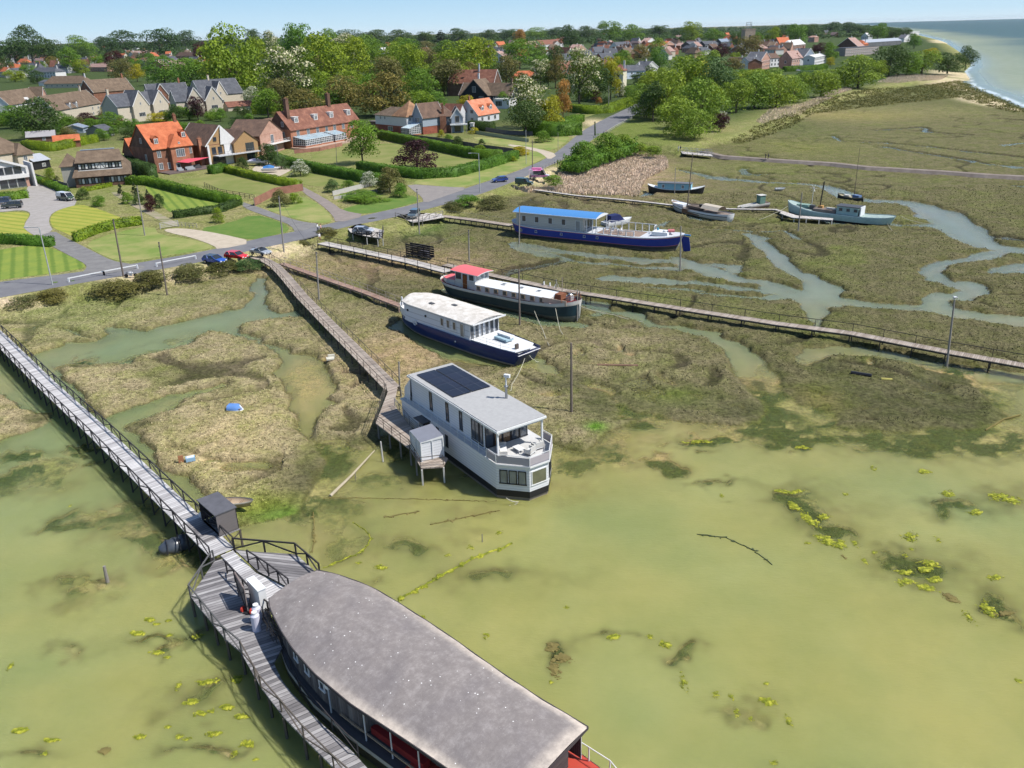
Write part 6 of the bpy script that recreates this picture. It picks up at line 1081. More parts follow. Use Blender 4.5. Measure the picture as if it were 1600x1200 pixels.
# first row
e, L = H('modern_house', (-70, 306), (47, 291), 'modern white framed house with a glazed gable at the left edge'); block(e, 0, L, 0, 14, 5.4, 9.2, 'y', 'gable', WW, TG, barge=None, ov=.1)
m = MB(); m.box((L / 2, -.35, 3.2), (L + .6, .9, 1.0), WW); m.bar((L + .1, -.35, 3.5), (L + .1, -.35, 5.6), .7, .6, WW); m.bar((L + .3, -.35, 5.5), (L / 2, -.35, 9.4), .7, .6, WW); m.bar((L / 2, -.35, 9.4), (-.3, -.35, 5.5), .7, .6, WW); m.box((L + 1.4, 2, 3.3), (.5, 7, 6.6), WW); m.build('white_frame', e)
wins(e, [L - 1.9 - 2.3 * k for k in range(8)], -.02, [1.4], 2.1, 2.4, frame=STEEL, glass=PANEB, bars=0); wins(e, [L - 2.2 - 2.3 * k for k in range(7)], -.02, [4.9], 2.1, 2.1, frame=STEEL, glass=PANEB, bars=0); m = MB(); m.box((L - .35, -.1, 1.35), (.8, .3, 2.6), PINKB); m.build('brick_pier', e)
e, L = H('villa', (-25, 276), (53, 264), 'brown roofed villa with a cream gable behind the modern white house'); block(e, 0, L, 0, 10, 6.2, 10.6, 'x', 'hip', CRM, TT, hipf=.6); block(e, L - 5.5, L - .3, -1.8, 5, 5.4, 8.6, 'y', 'hip', CRM, TT); wins(e, [L - 3], -1.82, [4], 1.3, 1.5)
e, L = H('half_timbered_house', (120, 294), (206, 287), 'half timbered house with a sweeping brown roof and two rows of white windows'); D = 11.5
m = MB(); m.prism([(0, 0), (L, 0), (L, D), (0, D)], 0, 3.0, BKD); m.build('walls', e)
m = MB(); fr = [(-.6, -.9, 2.9), (L + .6, -.9, 2.9), (L + .5, D + .5, 4.6), (-.5, D + .5, 4.6), (2.6, 5.6, 9.6), (L - 3.4, 5.6, 9.6)]; m.add(fr, [(0, 1, 5, 4), (1, 2, 5), (2, 3, 4, 5), (3, 0, 4), (3, 2, 1, 0)], TT); m.box((L / 2 - .2, 5.6, 9.6), (L - 5.4, 1.3, .12), LEAD); m.build('roof', e)
m = MB(); m.box((L / 2 - .2, 2.5, 5.6), (L - 3.0, 3.6, 2.3), BLACK); m.box((L / 2 - .2, .66, 4.5), (L - 2.9, .1, .25), WW); m.build('upper_band', e)
m = MB(); y0, y1 = .2, 4.9; m.add([(.7, y0, 6.75), (L - .9, y0, 6.75), (L - 1.7, y1, 9.45), (1.7, y1, 9.45), (.7, y0, 6.6), (L - .9, y0, 6.6), (L - 1.7, y1, 9.2), (1.7, y1, 9.2)], [(0, 1, 2, 3), (7, 6, 5, 4), (0, 4, 5, 1), (1, 5, 6, 2), (3, 7, 4, 0)], TT); m.build('upper_roof', e)
for k in range(13):
    if k in (6, 7): continue
    win(e, 1.85 + k * (L - 3.9) / 12, .69, 5.6, .72, 1.35, 'n', BLACK, WW if k % 2 == 0 else PANEV, t=.05)
for k in range(2): m = MB(); x = L / 2 - .4 + k * 1.3 - .3; m.box((x, .66, 5.6), (1.15, .06, 1.5), WW); m.bar((x - .5, .62, 4.9 + 1.4 * k), (x + .5, .62, 6.3 - 1.4 * k), .06, .14, BLACK); m.build('timber_panel', e)
for x0, n in ((1.2, 7), (L - 5.6, 6)):
    for k in range(n): win(e, x0 + k * .85, -.03, 1.7, .75, 1.5, 'n', BLACK, WW if k % 2 else PANEV, t=.06)
m = MB(); m.box((L / 2 + .9, -.1, 1.3), (1.3, .3, 2.5), BLACK); m.build('door', e)
block(e, -3.2, 1.0, 3.2, D, 6.0, 8.9, 'x', 'hip', M('paint', (.32, .31, .27), rough=.9), TT, z0=0); wins(e, [4.4, 6.4, 8.6], -3.22, [4.6], 1.1, 1.6, 'l', BLACK, PANEV)
e, L = H('red_tiled_house', (245, 271), (306, 262), 'tall brick house with a bright orange tiled roof and two dormers'); D = 13.5
block(e, 0, L, 0, D, 7.4, 14.0, 'x', 'gable', BK, TO, barge=None, hipf=.4, gw=BKD); block(e, L * .38, L * .84, -1.6, 4, 7.6, 11.0, 'y', 'hip', BKO, TO, hipf=.35); block(e, -.05, 5, D - .5, D + 5, 5.5, 9.5, 'x', 'gable', BKD, TO, barge=None)
dormer(e, L * .16, .9, 8.4, 1.7, 1.9, 3, TO, TO); dormer(e, L * .9, 1.8, 9.4, 1.7, 1.9, 3, TO, TO); wins(e, [L * .14], -.02, [5.5, 1.9], 1.3, 2.0); win(e, L * .61, -1.62, 5.4, 2.9, 2.4, 'n', WW, PANEV, bars=3); wins(e, [L * .93], -.02, [5.6], 1.1, 1.9); wins(e, [L * .34], -.02, [1.8], .9, 1.9); win(e, L * .61, -1.62, 8.4, .6, .6, 'n', WW, PANEV)
wins(e, [4.6], 0, [4.2], 1.0, 2.4, 'l'); wins(e, [6.2], 0, [9.4], 1.1, 1.6, 'l'); m = MB(); m.box((L * .5, -1.65, 1.25), (1.3, .1, 2.3), WW); m.box((L * .5, -1.72, 1.2), (.9, .06, 2.0), PANEB); m.build('door', e); chim(e, L * .95, D * .5, 11, 16, BK)
m = MB(); m.prism([(.5, -6.5), (L + 4.5, -6.5), (L + 4.5, -.1), (.5, -.1)], 0, .35, M('paint', (.12, .09, .085))); m.build('terrace', e)
m = MB(); m.add([(L * .45, -1.9, 2.9), (L * .62, -4.8, 2.5), (L + 3.6, -3.2, 3.1), (L * .75, -1.8, 3.4)], [(0, 1, 2, 3)], M('paint', (.50, .07, .10))); m.add([(L * .45, -1.9, 2.86), (L * .62, -4.8, 2.46), (L + 3.6, -3.2, 3.06), (L * .75, -1.8, 3.36)], [(3, 2, 1, 0)], M('paint', (.50, .07, .10))); m.build('sun_sail', e)
bpy.context.view_layer.update()
for k, (x, y, w_) in enumerate(((5.6, -4.2, 1.8), (8.6, -5.0, 2.8), (12, -3.4, 2.4))):
    o = empty('patio_sofa', e.matrix_world @ Vector((x, y, .36)), e.rotation_euler[2], ('grey rattan armchair under the red sun sail', 'long grey rattan sofa at the front of the brick terrace', 'dark rattan sofa at the right end of the brick terrace')[k], 'sofa'); m = MB(); m.box((0, 0, .3), (w_, 1, .5), GREY if k < 2 else DGREY); m.build('seat', o); m = MB(); m.box((0, .5, .6), (w_, .2, .9), GREY if k < 2 else DGREY); m.build('backrest', o)
e, L = H('gabled_house', (327, 260), (402, 249), 'brick and white rendered house with two front gables and a glass balcony'); G1 = L * .62
block(e, 0, G1, 0, 17, 6.6, 12.2, 'y', 'gable', BK, TB, gw=TIM_O); block(e, G1 * .8, L, -1.6, 12, 6.4, 9.8, 'y', 'gable', TIM_O, TB, barge=None); block(e, -9, 0, 9, 18, 5.4, 10.4, 'x', 'hip', BK, TB)
m = MB(); m.box((G1 * .5, -.06, 3.2), (G1 - .1, .12, 6.3), TIM_O); m.prism([(G1 * .55, -.45), (G1 * .85, -.45), (G1 * .85, -.08), (G1 * .55, -.08)], 0, 6.3, WW); m.add([(G1 * .5, -.5, 12.1), (G1 * .44, -.5, 6.3), (G1 * .86, -.5, 6.3), (G1 * .98, -.5, 6.9)], [(0, 1, 2, 3)], WW); m.box((.4, -.3, 3.3), (.7, .5, 6.5), WW); m.build('render_panel', e)
wins(e, [G1 * .22, G1 * .42], -.14, [4.6], 1.5, 2.2, frame=DGREY, glass=PANEB); win(e, G1 * .3, -.14, 8.2, 1.1, 1.2, 'n', DGREY, PANEB); wins(e, [G1 * .25, G1 * .45], -.14, [1.5], 2.2, 2.6, frame=DGREY, glass=PANEB); win(e, L - 3.2, -1.62, 4.7, 3.2, 2.6, 'n', DGREY, PANEB, bars=1); win(e, L - 3.2, -1.62, 1.5, 3.2, 2.5, 'n', DGREY, PANEB, bars=1)
m = MB(); m.box((L * .54, -2.0, 3.1), (L * .88, 3.4, .22), M('paint', (.42, .43, .45))); m.build('balcony', e); rail(e, [(.6, -3.6, 3.2), (L - .4, -3.6, 3.2)], 1.1, STEEL, 'balcony_railing', 1.6, .03, 1); chim(e, -.6, 2.6, 0, 8.6, BKO, 1.1)
e, L = H('brick_house', (409, 243), (452, 232), 'brick house with a tall gable, french windows and a small balcony'); block(e, 0, L * .82, 0, 13, 6.6, 11.2, 'y', 'gable', BK, TB, gw=PINKB, barge=None); m = MB(); m.box((L * .41, -.05, 3.3), (L * .8, .1, 6.5), PINKB); m.build('front_panel', e); block(e, L * .8, L + 3, 2.5, 12, 6.2, 10.5, 'x', 'gable', BKD, TB, barge=None)
wins(e, [L * .42], -.12, [4.7], 1.9, 3.0); wins(e, [L * .9], 2.48, [4.7], 1.2, 2.8); wins(e, [L * .5], -.12, [1.3], 1.6, 1.7); wins(e, [3, 6.5], 0, [4.9, 1.6], .9, 1.3, 'l'); m = MB(); m.box((L * .55, -.9, 3.1), (L * .9, 1.9, .2), WW); m.build('balcony', e); rail(e, [(L * .12, -1.8, 3.2), (L, -1.8, 3.2)], 1.0, WHITE, 'balcony_railing', 1.5, .03, 1)
e, L = H('long_manor', (457, 233), (563, 214), 'long brick manor with a russet roof, four white dormers and two tall chimneys'); D = 11; block(e, 0, L, 0, D, 6.8, 12.8, 'x', 'gable', BKO, TR, barge=None, gw=BKD)
for t in (.14, .41, .64, .90): dormer(e, L * t, 1.6, 8.6, 2.1, 2.1, 3, WW, WW, kind='flat')
wins(e, [L * t for t in (.10, .24, .37, .62, .75, .88)], -.02, [5.2], 1.5, 2.1); win(e, L * .5, -.02, 4.8, 1.5, 2.6, 'n', CRM, PANEV); wins(e, [3.5], 0, [8.6, 5], 1.2, 1.8, 'l')
for x in (L * .08, L * .72): chim(e, x, D * .5 - (2 if x < 5 else 0), 9.5, 17.2, BKD, 1.5)
m = MB(); m.prism([(-1, -7.8), (L - 2, -7.8), (L - 2, -.1), (-1, -.1)], 0, .6, M('paint', (.42, .30, .24))); m.build('terrace', e)
def conserv(par, x0, x1, y0, y1, h, hr, gz=0.6, name='conservatory'):
    c = bpy.data.objects.new(name, None); COL.objects.link(c); c.parent = par; m = MB(); m.prism([(x0, y0), (x1, y0), (x1, y1), (x0, y1)], gz, gz + .6, BKO); m.build('base_wall', c); m = MB(); nx = max(2, round((x1 - x0) / .95)); ny = max(2, round((y1 - y0) / .95))
    for k in range(nx + 1): x = x0 + (x1 - x0) * k / nx; m.bar((x, y0, gz + .6), (x, y0, h), .14, .14, WHITE); m.bar((x, y0, h), (x, y1, hr), .09, .09, WHITE)
    for k in range(ny + 1):
        y = y0 + (y1 - y0) * k / ny
        for x in (x0, x1): m.bar((x, y, gz + .6), (x, y, h + (hr - h) * k / ny), .14, .14, WHITE)
    for z in (gz + .65, gz + 1.5, h - .6, h): m.bar((x0, y0, z), (x1, y0, z), .12, .12, WHITE); m.bar((x0, y0, z), (x0, y1, z), .12, .12, WHITE); m.bar((x1, y0, z), (x1, y1, z), .12, .12, WHITE)
    m.build('frame', c); m = MB(); g = M('glass', (.06, .07, .08)); m.box(((x0 + x1) / 2, y0 + .05, (gz + h) / 2 + .3), (x1 - x0, .03, h - gz - .6), g)
    for x in (x0 + .05, x1 - .05): m.add([(x, y0, gz + .6), (x, y1, gz + .6), (x, y1, hr), (x, y0, h)], [(0, 1, 2, 3)], g)
    m.build('glazing', c); m = MB(); m.add([(x0, y0, h - .02), (x1, y0, h - .02), (x1, y1, hr - .02), (x0, y1, hr - .02)], [(0, 1, 2, 3)], M('glass', (.30, .42, .48))); m.build('glass_roof', c)
conserv(e, 1.0, 9.5, -5.8, -.05, 3.3, 4.3); conserv(e, 9.8, 16.5, -5.4, -.06, 3.3, 4.3); conserv(e, 17.6, 24, -5.4, -.05, 3.3, 4.3)
e, L = H('white_and_brick_house', (588, 205), (637, 210), 'white rendered house over red brick with a hipped brown roof and conical glass room'); D = 11; block(e, 0, L, 0, D, 7.0, 9.8, 'x', 'hip', WW, TT, z0=0); m = MB(); m.prism([(-.08, -.1), (L + .08, -.1), (L + .08, D), (-.08, D)], 0, 3.0, M('brick', (.27, .09, .06))); m.build('brick_base', e)
block(e, L * .58, L + .05, -.05, D + .05, 7.1, 12.6, 'y', 'hip', WW, M('tile', (.26, .15, .09), (.38, .22, .12)), z0=3.02, hipf=1.0); block(e, L, L + 6.5, 3.0, D + 3, 6.8, 11.8, 'y', 'gable', CLB, TB, z0=3.02); m = MB(); m.prism([(L + .1, 3.05), (L + 6.4, 3.05), (L + 6.4, D), (L + .1, D)], 0, 3.0, M('brick', (.27, .09, .06))); m.build('brick_base', e)
wins(e, [L * .18, L * .32], -.02, [5.8], .9, 1.3); win(e, L * .48, -.12, 1.7, 3.2, 1.7, 'n', WW, PANEV, bars=1); win(e, L + 3.2, 2.98, 5.6, 2.8, 1.8, 'n', WW, PANEV, bars=2); wins(e, [1.6, 4], L + .07, [5.8], 1.2, 1.3, 'r'); block(e, -8, 0, 2, 9, 3.4, 3.6, 'x', 'flat', BKD, M('paint', (.13, .11, .10)))
conserv(e, L + .3, L + 5.6, -3.4, 2.9, 2.9, 4.6, 0)
e, L = H('blue_clad_house', (671, 208), (724, 206), 'blue grey weatherboard house with a brown roof, brick chimney breast and glass balcony'); D = 12; block(e, 0, L * .74, 0, D, 6.6, 11.2, 'x', 'hip', CLD, TB); block(e, L * .66, L, -1.5, 8, 6.2, 9.6, 'y', 'gable', CLB, TB)
m = MB(); m.prism([(-.06, -.08), (L * .7, -.08), (L * .7, D), (-.06, D)], 0, 2.9, BK); m.box((L * .42, -.35, 3.3), (2.6, .6, 6.5), BK); m.build('brick_base', e); chim(e, L * .42, 1, 6, 11, BK); win(e, L * .83, -1.52, 5.2, 1.8, 2.6, 'n', CRM, PANEB); wins(e, [L * .15, L * .6], -.1, [5], 1, 1.2, glass=PANEB); win(e, L * .83, -1.52, 1.5, 2.6, 2.4, 'n', DGREY, PANEB)
m = MB(); m.box((L * .86, -3.2, 3.3), (7.0, 3.2, .4), M('paint', (.45, .47, .48))); m.build('balcony', e); rail(e, [(L * .6, -4.7, 3.5), (L * 1.12, -4.7, 3.5)], 1.1, STEEL, 'balcony_railing', 1.6, .03, 1)
for x in (L * .64, L * 1.08): m = MB(); m.bar((x, -4.5, 0), (x, -4.5, 3.1), .25, .25, TIMG); m.build('post', e)
m = MB(); m.box((L * .2, 2.6, 9.1), (1.1, 1.3, .1), PANEV); m.build('skylight', e)
e, L = H('orange_roofed_cottage', (747, 193), (780, 187), 'white cottage with a steep orange roof and two dormers'); D = 11; block(e, 0, L, 0, D, 3.6, 9.6, 'x', 'gable', CLW, M('tile', (.50, .19, .11), (.55, .26, .17)), barge=WW)
for t in (.34, .72): dormer(e, L * t, 1.2, 5.0, 2.0, 1.8, 3, WW, TO, PANEB)
wins(e, [L * .2, L * .5, L * .8], -.02, [1.6], 1.8, 1.8, frame=WW, glass=PANEB); wins(e, [3.2, 7.6], 0, [5.0, 1.6], 1.4, 1.4, 'l', BLACK, PANEB); chim(e, L * .1, D * .5, 7, 11.2, BKO, .8); block(e, -6, 0, 6, D + 4, 4.5, 8.4, 'y', 'gable', CLW, TR, barge=None)
e, L = H('black_timber_house', (712, 167), (794, 169), 'large black weatherboard house with a brown roof and a white window in its gable'); D = 15; block(e, 0, L, 4, D, 6.2, 12.0, 'x', 'gable', CLK, TT, barge=WW); block(e, L * .12, L * .62, 0, 12, 6.4, 14.2, 'y', 'gable', CLK, TT, barge=M('paint', (.2, .15, .12)))
win(e, L * .37, -.02, 9.2, 2.2, 3.0, 'n', WW, PANEV, bars=1); wins(e, [L * .2, L * .3], -.02, [5.0], 1.5, 1.5); win(e, L * .5, -.02, 5.0, 2.8, 1.5, 'n', WW, PANEV, bars=2); wins(e, [L * .72], 3.98, [5], 1.2, 2.4); wins(e, [8], L, [6], 1.6, 2.2, 'r'); chim(e, L * .3, 9, 12, 17, WW); chim(e, L * .92, 9, 10, 14.4, TT); block(e, L * .8, L + 3, -4, 4, 4.6, 4.8, 'x', 'flat', WW, OFFW); rail(e, [(L * .8, -4, 4.9), (L + 3, -4, 4.9)], 1, WHITE, 'balcony_railing', 1.5, .04, 1); wins(e, [L * .9], -4.02, [2.6], 4, 2.6, glass=PANEB, bars=3)
e, L = H('russet_roofed_house', (701, 150), (772, 150), 'long russet roof rising behind the black weatherboard house'); block(e, 0, L, 0, 14, 8, 15.5, 'x', 'gable', BKD, TR); m = MB(); m.box((L * .3, 2.8, 11.2), (2, 1.6, .1), PANEV); m.build('skylight', e); chim(e, L * .62, 6, 13, 19, WW)
# second row at the left
def row2(name, a, b, D, ev, rd, wall, roof, label, gables=(), ch=(), kind='gable', gw=None, wz=None, side=None, gdepth=6):
    e, L = H(name, a, b, label); block(e, 0, L, 0, D, ev, rd, 'x', kind, wall, roof, gw=gw)
    for t, w_, r2, gm in gables: block(e, L * t - w_ / 2, L * t + w_ / 2, -1.8, gdepth, ev, r2, 'y', 'gable', gm, roof); win(e, L * t, -1.82, ev * .42, w_ * .4, 1.9, 'n', WW, PANEB, bars=3); win(e, L * t, -1.82, ev + .6, .9, 1.3, 'n', WW, PANEV, bars=1)
    for t, m_ in ch: chim(e, L * t, D * .5, ev, rd + 2.4, m_, 1.0)
    for t in (wz or ()): win(e, L * t, -.02, ev * .62, 1.3, 1.5, 'n', WW, PANEV, bars=1); win(e, L * t, -.02, ev * .22, 1.3, 1.5, 'n', WW, PANEV, bars=1)
    for z in (side or ()): win(e, 0, D * .5, z, 1.2, 1.6, 'l', WW, PANEV, bars=1); win(e, L, D * .5, z, 1.2, 1.6, 'r', WW, PANEV, bars=1)
    return e, L
e, L = row2('semi_detached_house', (18, 182), (78, 172), 13, 6.4, 13.2, WW, TT, 'white and pale blue brown roofed house with a red brick right gable', ((.86, 7, 13.8, PINKB),), ((.02, BKO),), wz=(.35, .55), side=(3, 6)); dormer(e, L * .5, 0, 6.4, 2.4, 1.6, 3, WW, WW)
e, L = row2('brown_roofed_house', (90, 192), (160, 178), 13, 6.2, 13, CRM, TT, 'cream and white house with a sweeping brown roof and twin tall dormers', (), ((.86, CRM),), wz=(.8, .93)); dormer(e, L * .32, -.3, 5.4, 1.6, 3.2, 4, WW, TT); dormer(e, L * .46, -.3, 5.4, 1.6, 3.2, 4, WW, TT)
row2('brown_roofed_house', (150, 166), (213, 160), 14, 8.5, 15.5, BK, TT, 'brown roofed brick house with a red chimney behind the grey slate pair', (), ((.93, BKO),), side=(5, 9.5), gw=BK)
row2('slate_roofed_house', (188, 193), (264, 184), 12, 8.0, 13.5, CRM, TG, 'grey slate roofed house with two broad cream gables facing the sea', ((.42, 9.5, 14.8, CRM), (.83, 9.5, 14.2, CRM)), ((.02, CRM),), gdepth=8)
row2('slate_roofed_house', (236, 168), (298, 164), 12, 7.5, 13.2, CRM, TG, 'grey slate house with a red brick front gable and a tall red chimney', ((.3, 7.5, 13.4, BK),), ((.85, BKO),))
row2('slate_roofed_house', (278, 179), (346, 174), 12, 6.8, 12.2, CRM, TG, 'grey slate house with twin cream gables beside the purple tree', ((.42, 9, 13.6, CRM), (.84, 9, 13.4, CRM)), (), gdepth=8)
row2('slate_roofed_house', (318, 170), (382, 164), 13, 7.5, 15.5, CRM, TG, 'grey slate house with a cream gable end and chimney, furthest right of the slate group', ((.42, 8, 14.6, CRM),), ((.36, CRM),), side=(3.5,))
for nm, a, b, D, ev, rd, wl, rf, lb in (('shed', (101, 209), (131, 208), 6, 2.4, 3.8, CLB, LEAD, 'pale blue garden chalet with white trim'), ('shed', (136, 214), (163, 214), 7, 2.6, 4.6, M('clad', (.2, .22, .2)), TG, 'grey garden building with a dark slate roof beside the blue chalet'), ('garage', (43, 224), (88, 221), 8, 2.4, 4.2, BKD, M('paint', (.30, .29, .30)), 'low garage with a pale grey sheet roof behind the tall hedge'),
    ('garage', (86, 232), (127, 229), 7, 2.6, 4.4, BK, TO, 'low outbuilding with an orange tiled roof behind the half timbered house'), ('garage', (55, 266), (80, 262), 9, 2.8, 4.4, BLACK, M('paint', (.34, .36, .40)), 'open garage with a light grey roof left of the half timbered house'), ('garage', (357, 174), (397, 171), 7, 2.4, 4.8, CRM, TR, 'low garage with a russet roof in front of the wood'), ('shed', (70, 134), (90, 132), 6, 3, 5, WW, TG, 'small white outbuilding in the upper left')):
    e, L = H(nm, a, b, lb, nm); block(e, 0, L, 0, D, ev, rd, 'y' if nm == 'shed' else 'x', 'gable', wl, rf, barge=WW if wl is CLB else None); win(e, L * .6, -.02, 1.3, 1.2, 1.1, 'n', WW, PANEV, bars=1)
# houses further off: (left base, right base, depth, eaves, ridge, wall, roof, kind, label)
FAR = [((0, 118), (30, 114), 14, 7, 13, WW, TT, 'x', 'white gabled house at the far left among trees'), ((30, 122), (62, 118), 14, 7, 11, OFFW, TG, 'x', 'grey slate house left of the white villa'), ((48, 122), (88, 122), 14, 7, 11.5, WW, TG, 'h', 'white villa with a pale grey hipped roof at upper left'), ((-2, 112), (25, 110), 12, 5, 9, BKO, TR, 'x', 'brick house with low gable at the far left'), ((70, 138), (135, 137), 13, 4, 10, CRM, TT, 'h', 'bungalow with a broad hipped brown roof behind the twin dormers'), ((228, 110), (290, 108), 14, 6, 12, PINKB, TP, 'x', 'long pale terracotta roofed house with a pink gable end'),
    ((275, 92), (306, 92), 14, 6, 13, BKO, TB, 'h', 'dark roofed house beside the purple tree on the left'), ((248, 82), (262, 82), 10, 6, 10, WW, TG, 'x', 'small pale house with a blue grey roof, upper left'), ((330, 84), (345, 84), 10, 6, 10, WW, M('paint', (.5, .5, .52)), 'x', 'white roofed house half hidden by lime trees'), ((45, 92), (68, 92), 12, 6, 12, BKO, TR, 'x', 'red brick house in the upper left wood'), ((140, 112), (168, 112), 12, 6, 10, PINKB, TP, 'x', 'pink terrace at the upper left'), ((145, 80), (180, 80), 14, 7, 12, BKO, TB, 'x', 'far brown roof on the left'), ((205, 88), (245, 87), 14, 7, 13, BKO, TP, 'x', 'far pinkish terrace on the left'),
    ((745, 90), (785, 90), 18, 7, 15, OFFW, TG, 'h', 'grey hipped villa with white gables above the black house'), ((752, 98), (780, 97), 14, 6, 13, CRM, TT, 'x', 'brown roofed villa with an arched gable above the black house'), ((812, 78), (842, 76), 16, 8, 16, WW, TP, 'x', 'white house with a pink brown roof in mid town'), ((845, 76), (880, 73), 16, 8, 17, WW, TR, 'x', 'white gabled house with a long russet roof in mid town'), ((836, 84), (850, 84), 12, 6, 11, WW, TG, 'x', 'small white house with slate roof below the russet roof'), ((862, 88), (885, 87), 12, 5, 13, TP, TR, 'h', 'steep russet hipped roof in mid town'), ((898, 88), (918, 86), 14, 7, 16, PINKB, TP, 'y', 'pink gabled house in mid town'), ((872, 102), (900, 100), 14, 6, 12, OFFW, TG, 'h', 'pale grey hipped house above the chestnut trees'), ((905, 94), (932, 93), 14, 6, 12, WW, TG, 'h', 'white bungalow with a hipped slate roof in mid town'),
    ((930, 92), (952, 90), 14, 8, 15, LEAD, TG, 'h', 'blue slate pyramid roofed house in mid town'), ((965, 82), (988, 80), 15, 9, 16, WW, TG, 'x', 'white house with a lit slate roof in the town centre'), ((988, 88), (1005, 87), 14, 6, 11, WW, TG, 'x', 'white cottage with slate roof in the town centre'), ((1003, 88), (1016, 86), 12, 7, 12, WW, OFFW, 'y', 'narrow white gable in the town centre'), ((1008, 74), (1028, 72), 14, 8, 17, WW, TP, 'y', 'black and white gabled house in the town centre'), ((1036, 80), (1056, 78), 14, 8, 15, PINKB, TO, 'y', 'orange roofed house with a tall gable in the town centre'), ((1062, 78), (1078, 77), 12, 7, 11, BK, TP, 'y', 'red brick house with a pink roof in the town centre'), ((1078, 78), (1100, 76), 16, 8, 13, DGREY, TG, 'x', 'dark clad terraced house with a grey roof, first of the row'), ((1101, 77), (1122, 76), 16, 8, 13, DGREY, TG, 'x', 'dark clad terraced house with a grey roof, last of the row'),
    ((1096, 86), (1112, 85), 12, 5, 10, WW, TG, 'h', 'low white house below the dark clad row'), ((1126, 72), (1140, 71), 12, 8, 13, DGREY, LEAD, 'x', 'dark house with a glazed gable near the copper tree'), ((940, 101), (960, 100), 14, 7, 12, BKO, TG, 'x', 'slate roofed brick house left of the white cottages'), ((974, 124), (1008, 122), 12, 6, 10, M('paint', (.45, .52, .6)), TG, 'x', 'long white cottage row with a slate roof behind the garden'), ((1008, 118), (1028, 116), 12, 6, 11, OFFW, TG, 'y', 'round gabled slate cottage behind the garden'), ((958, 140), (973, 140), 10, 12, 16, M('paint', (.6, .56, .42)), TR, 'h', 'tall cream house with a red hipped roof by the road'),
    ((1132, 108), (1150, 110), 12, 7.5, 10.5, BKO, TB, 'x', 'red brick terraced house at the left end of the seafront row'), ((1150, 110), (1168, 113), 12, 7.5, 10.5, BK, TB, 'x', 'brick terraced house next to the tall white one'), ((1168, 113), (1188, 112), 12, 9, 12, WW, TG, 'x', 'tall white terraced house in the seafront row'), ((1188, 110), (1202, 107), 14, 9, 15, PINKB, TG, 'y', 'terraced house with a steep brick gable in the seafront row'), ((1203, 105), (1218, 104), 12, 8, 12, WW, TB, 'x', 'white terraced house with dormers in the seafront row'), ((1219, 106), (1236, 107), 12, 7, 11, WW, TB, 'x', 'lower white terraced house in the seafront row'), ((1236, 108), (1253, 106), 12, 9, 15, PINKB, TP, 'x', 'pink brick terraced house with white dormers'),
    ((1255, 102), (1272, 100), 14, 8, 15, LEAD, TG, 'y', 'blue gabled house at the right of the seafront row'), ((1272, 102), (1290, 98), 12, 7, 9, WW, OFFW, 'x', 'low modern white house at the right of the seafront row'), ((1218, 78), (1236, 77), 16, 8, 18, TR, TO, 'x', 'orange roofed house behind the seafront row'), ((1208, 80), (1217, 79), 10, 7, 13, BK, TT, 'y', 'small gabled house with dark timbering behind the seafront row'), ((1236, 80), (1258, 77), 16, 8, 15, BK, OFFW, 'h', 'brick house with a pale roof behind the seafront row'), ((1262, 66), (1272, 66), 12, 10, 13, PINKB, PINKB, 'h', 'pale brick block near the dark red tree'), ((1304, 84), (1340, 84), 20, 8, 19, BKD, TP, 'y', 'large hall with a wide pink brown gable roof'), ((1332, 80), (1348, 80), 14, 9, 14, BKO, TO, 'h', 'orange brick house right of the large hall'), ((1345, 62), (1356, 62), 12, 7, 14, WW, WW, 'y', 'small white gabled house on the point'),
    ((1320, 88), (1372, 84), 16, 9, 10, M('paint', (.28, .24, .22)), TG, 'f', 'modern flat roofed block with long windows near the shore'), ((1352, 74), (1408, 70), 16, 7, 11, DGREY, M('paint', (.30, .33, .38)), 'x', 'long low grey roofed building near the point'), ((1412, 66), (1422, 65), 12, 7, 13, WW, TG, 'y', 'white house with a steep gable at the point'), ((1420, 56), (1436, 55), 16, 9, 11, WW, WW, 'f', 'white seafront house at the very end of the town'), ((1128, 66), (1148, 66), 16, 7, 15, BKO, TO, 'h', 'orange roof left of the church tower'), ((640, 78), (660, 77), 14, 7, 13, WW, TR, 'x', 'russet roofed house above the wood'), ((652, 88), (675, 86), 14, 8, 14, BKO, TR, 'x', 'brick house with a russet roof and white gable above the wood'), ((590, 84), (600, 84), 12, 6, 12, WW, WW, 'y', 'white gable glimpsed between the chestnut and the lime trees'), ((800, 128), (840, 127), 12, 4, 8, BKO, TO, 'h', 'orange hipped roof among the trees above the chestnut'), ((875, 116), (915, 114), 14, 4, 11, BKO, TR, 'x', 'russet roofed house behind the big chestnut'), ((735, 205), (740, 205), 3, 3, 3.2, WW, WW, 'f', 'small white garden kiosk below the orange roofed cottage')]
GP = {}
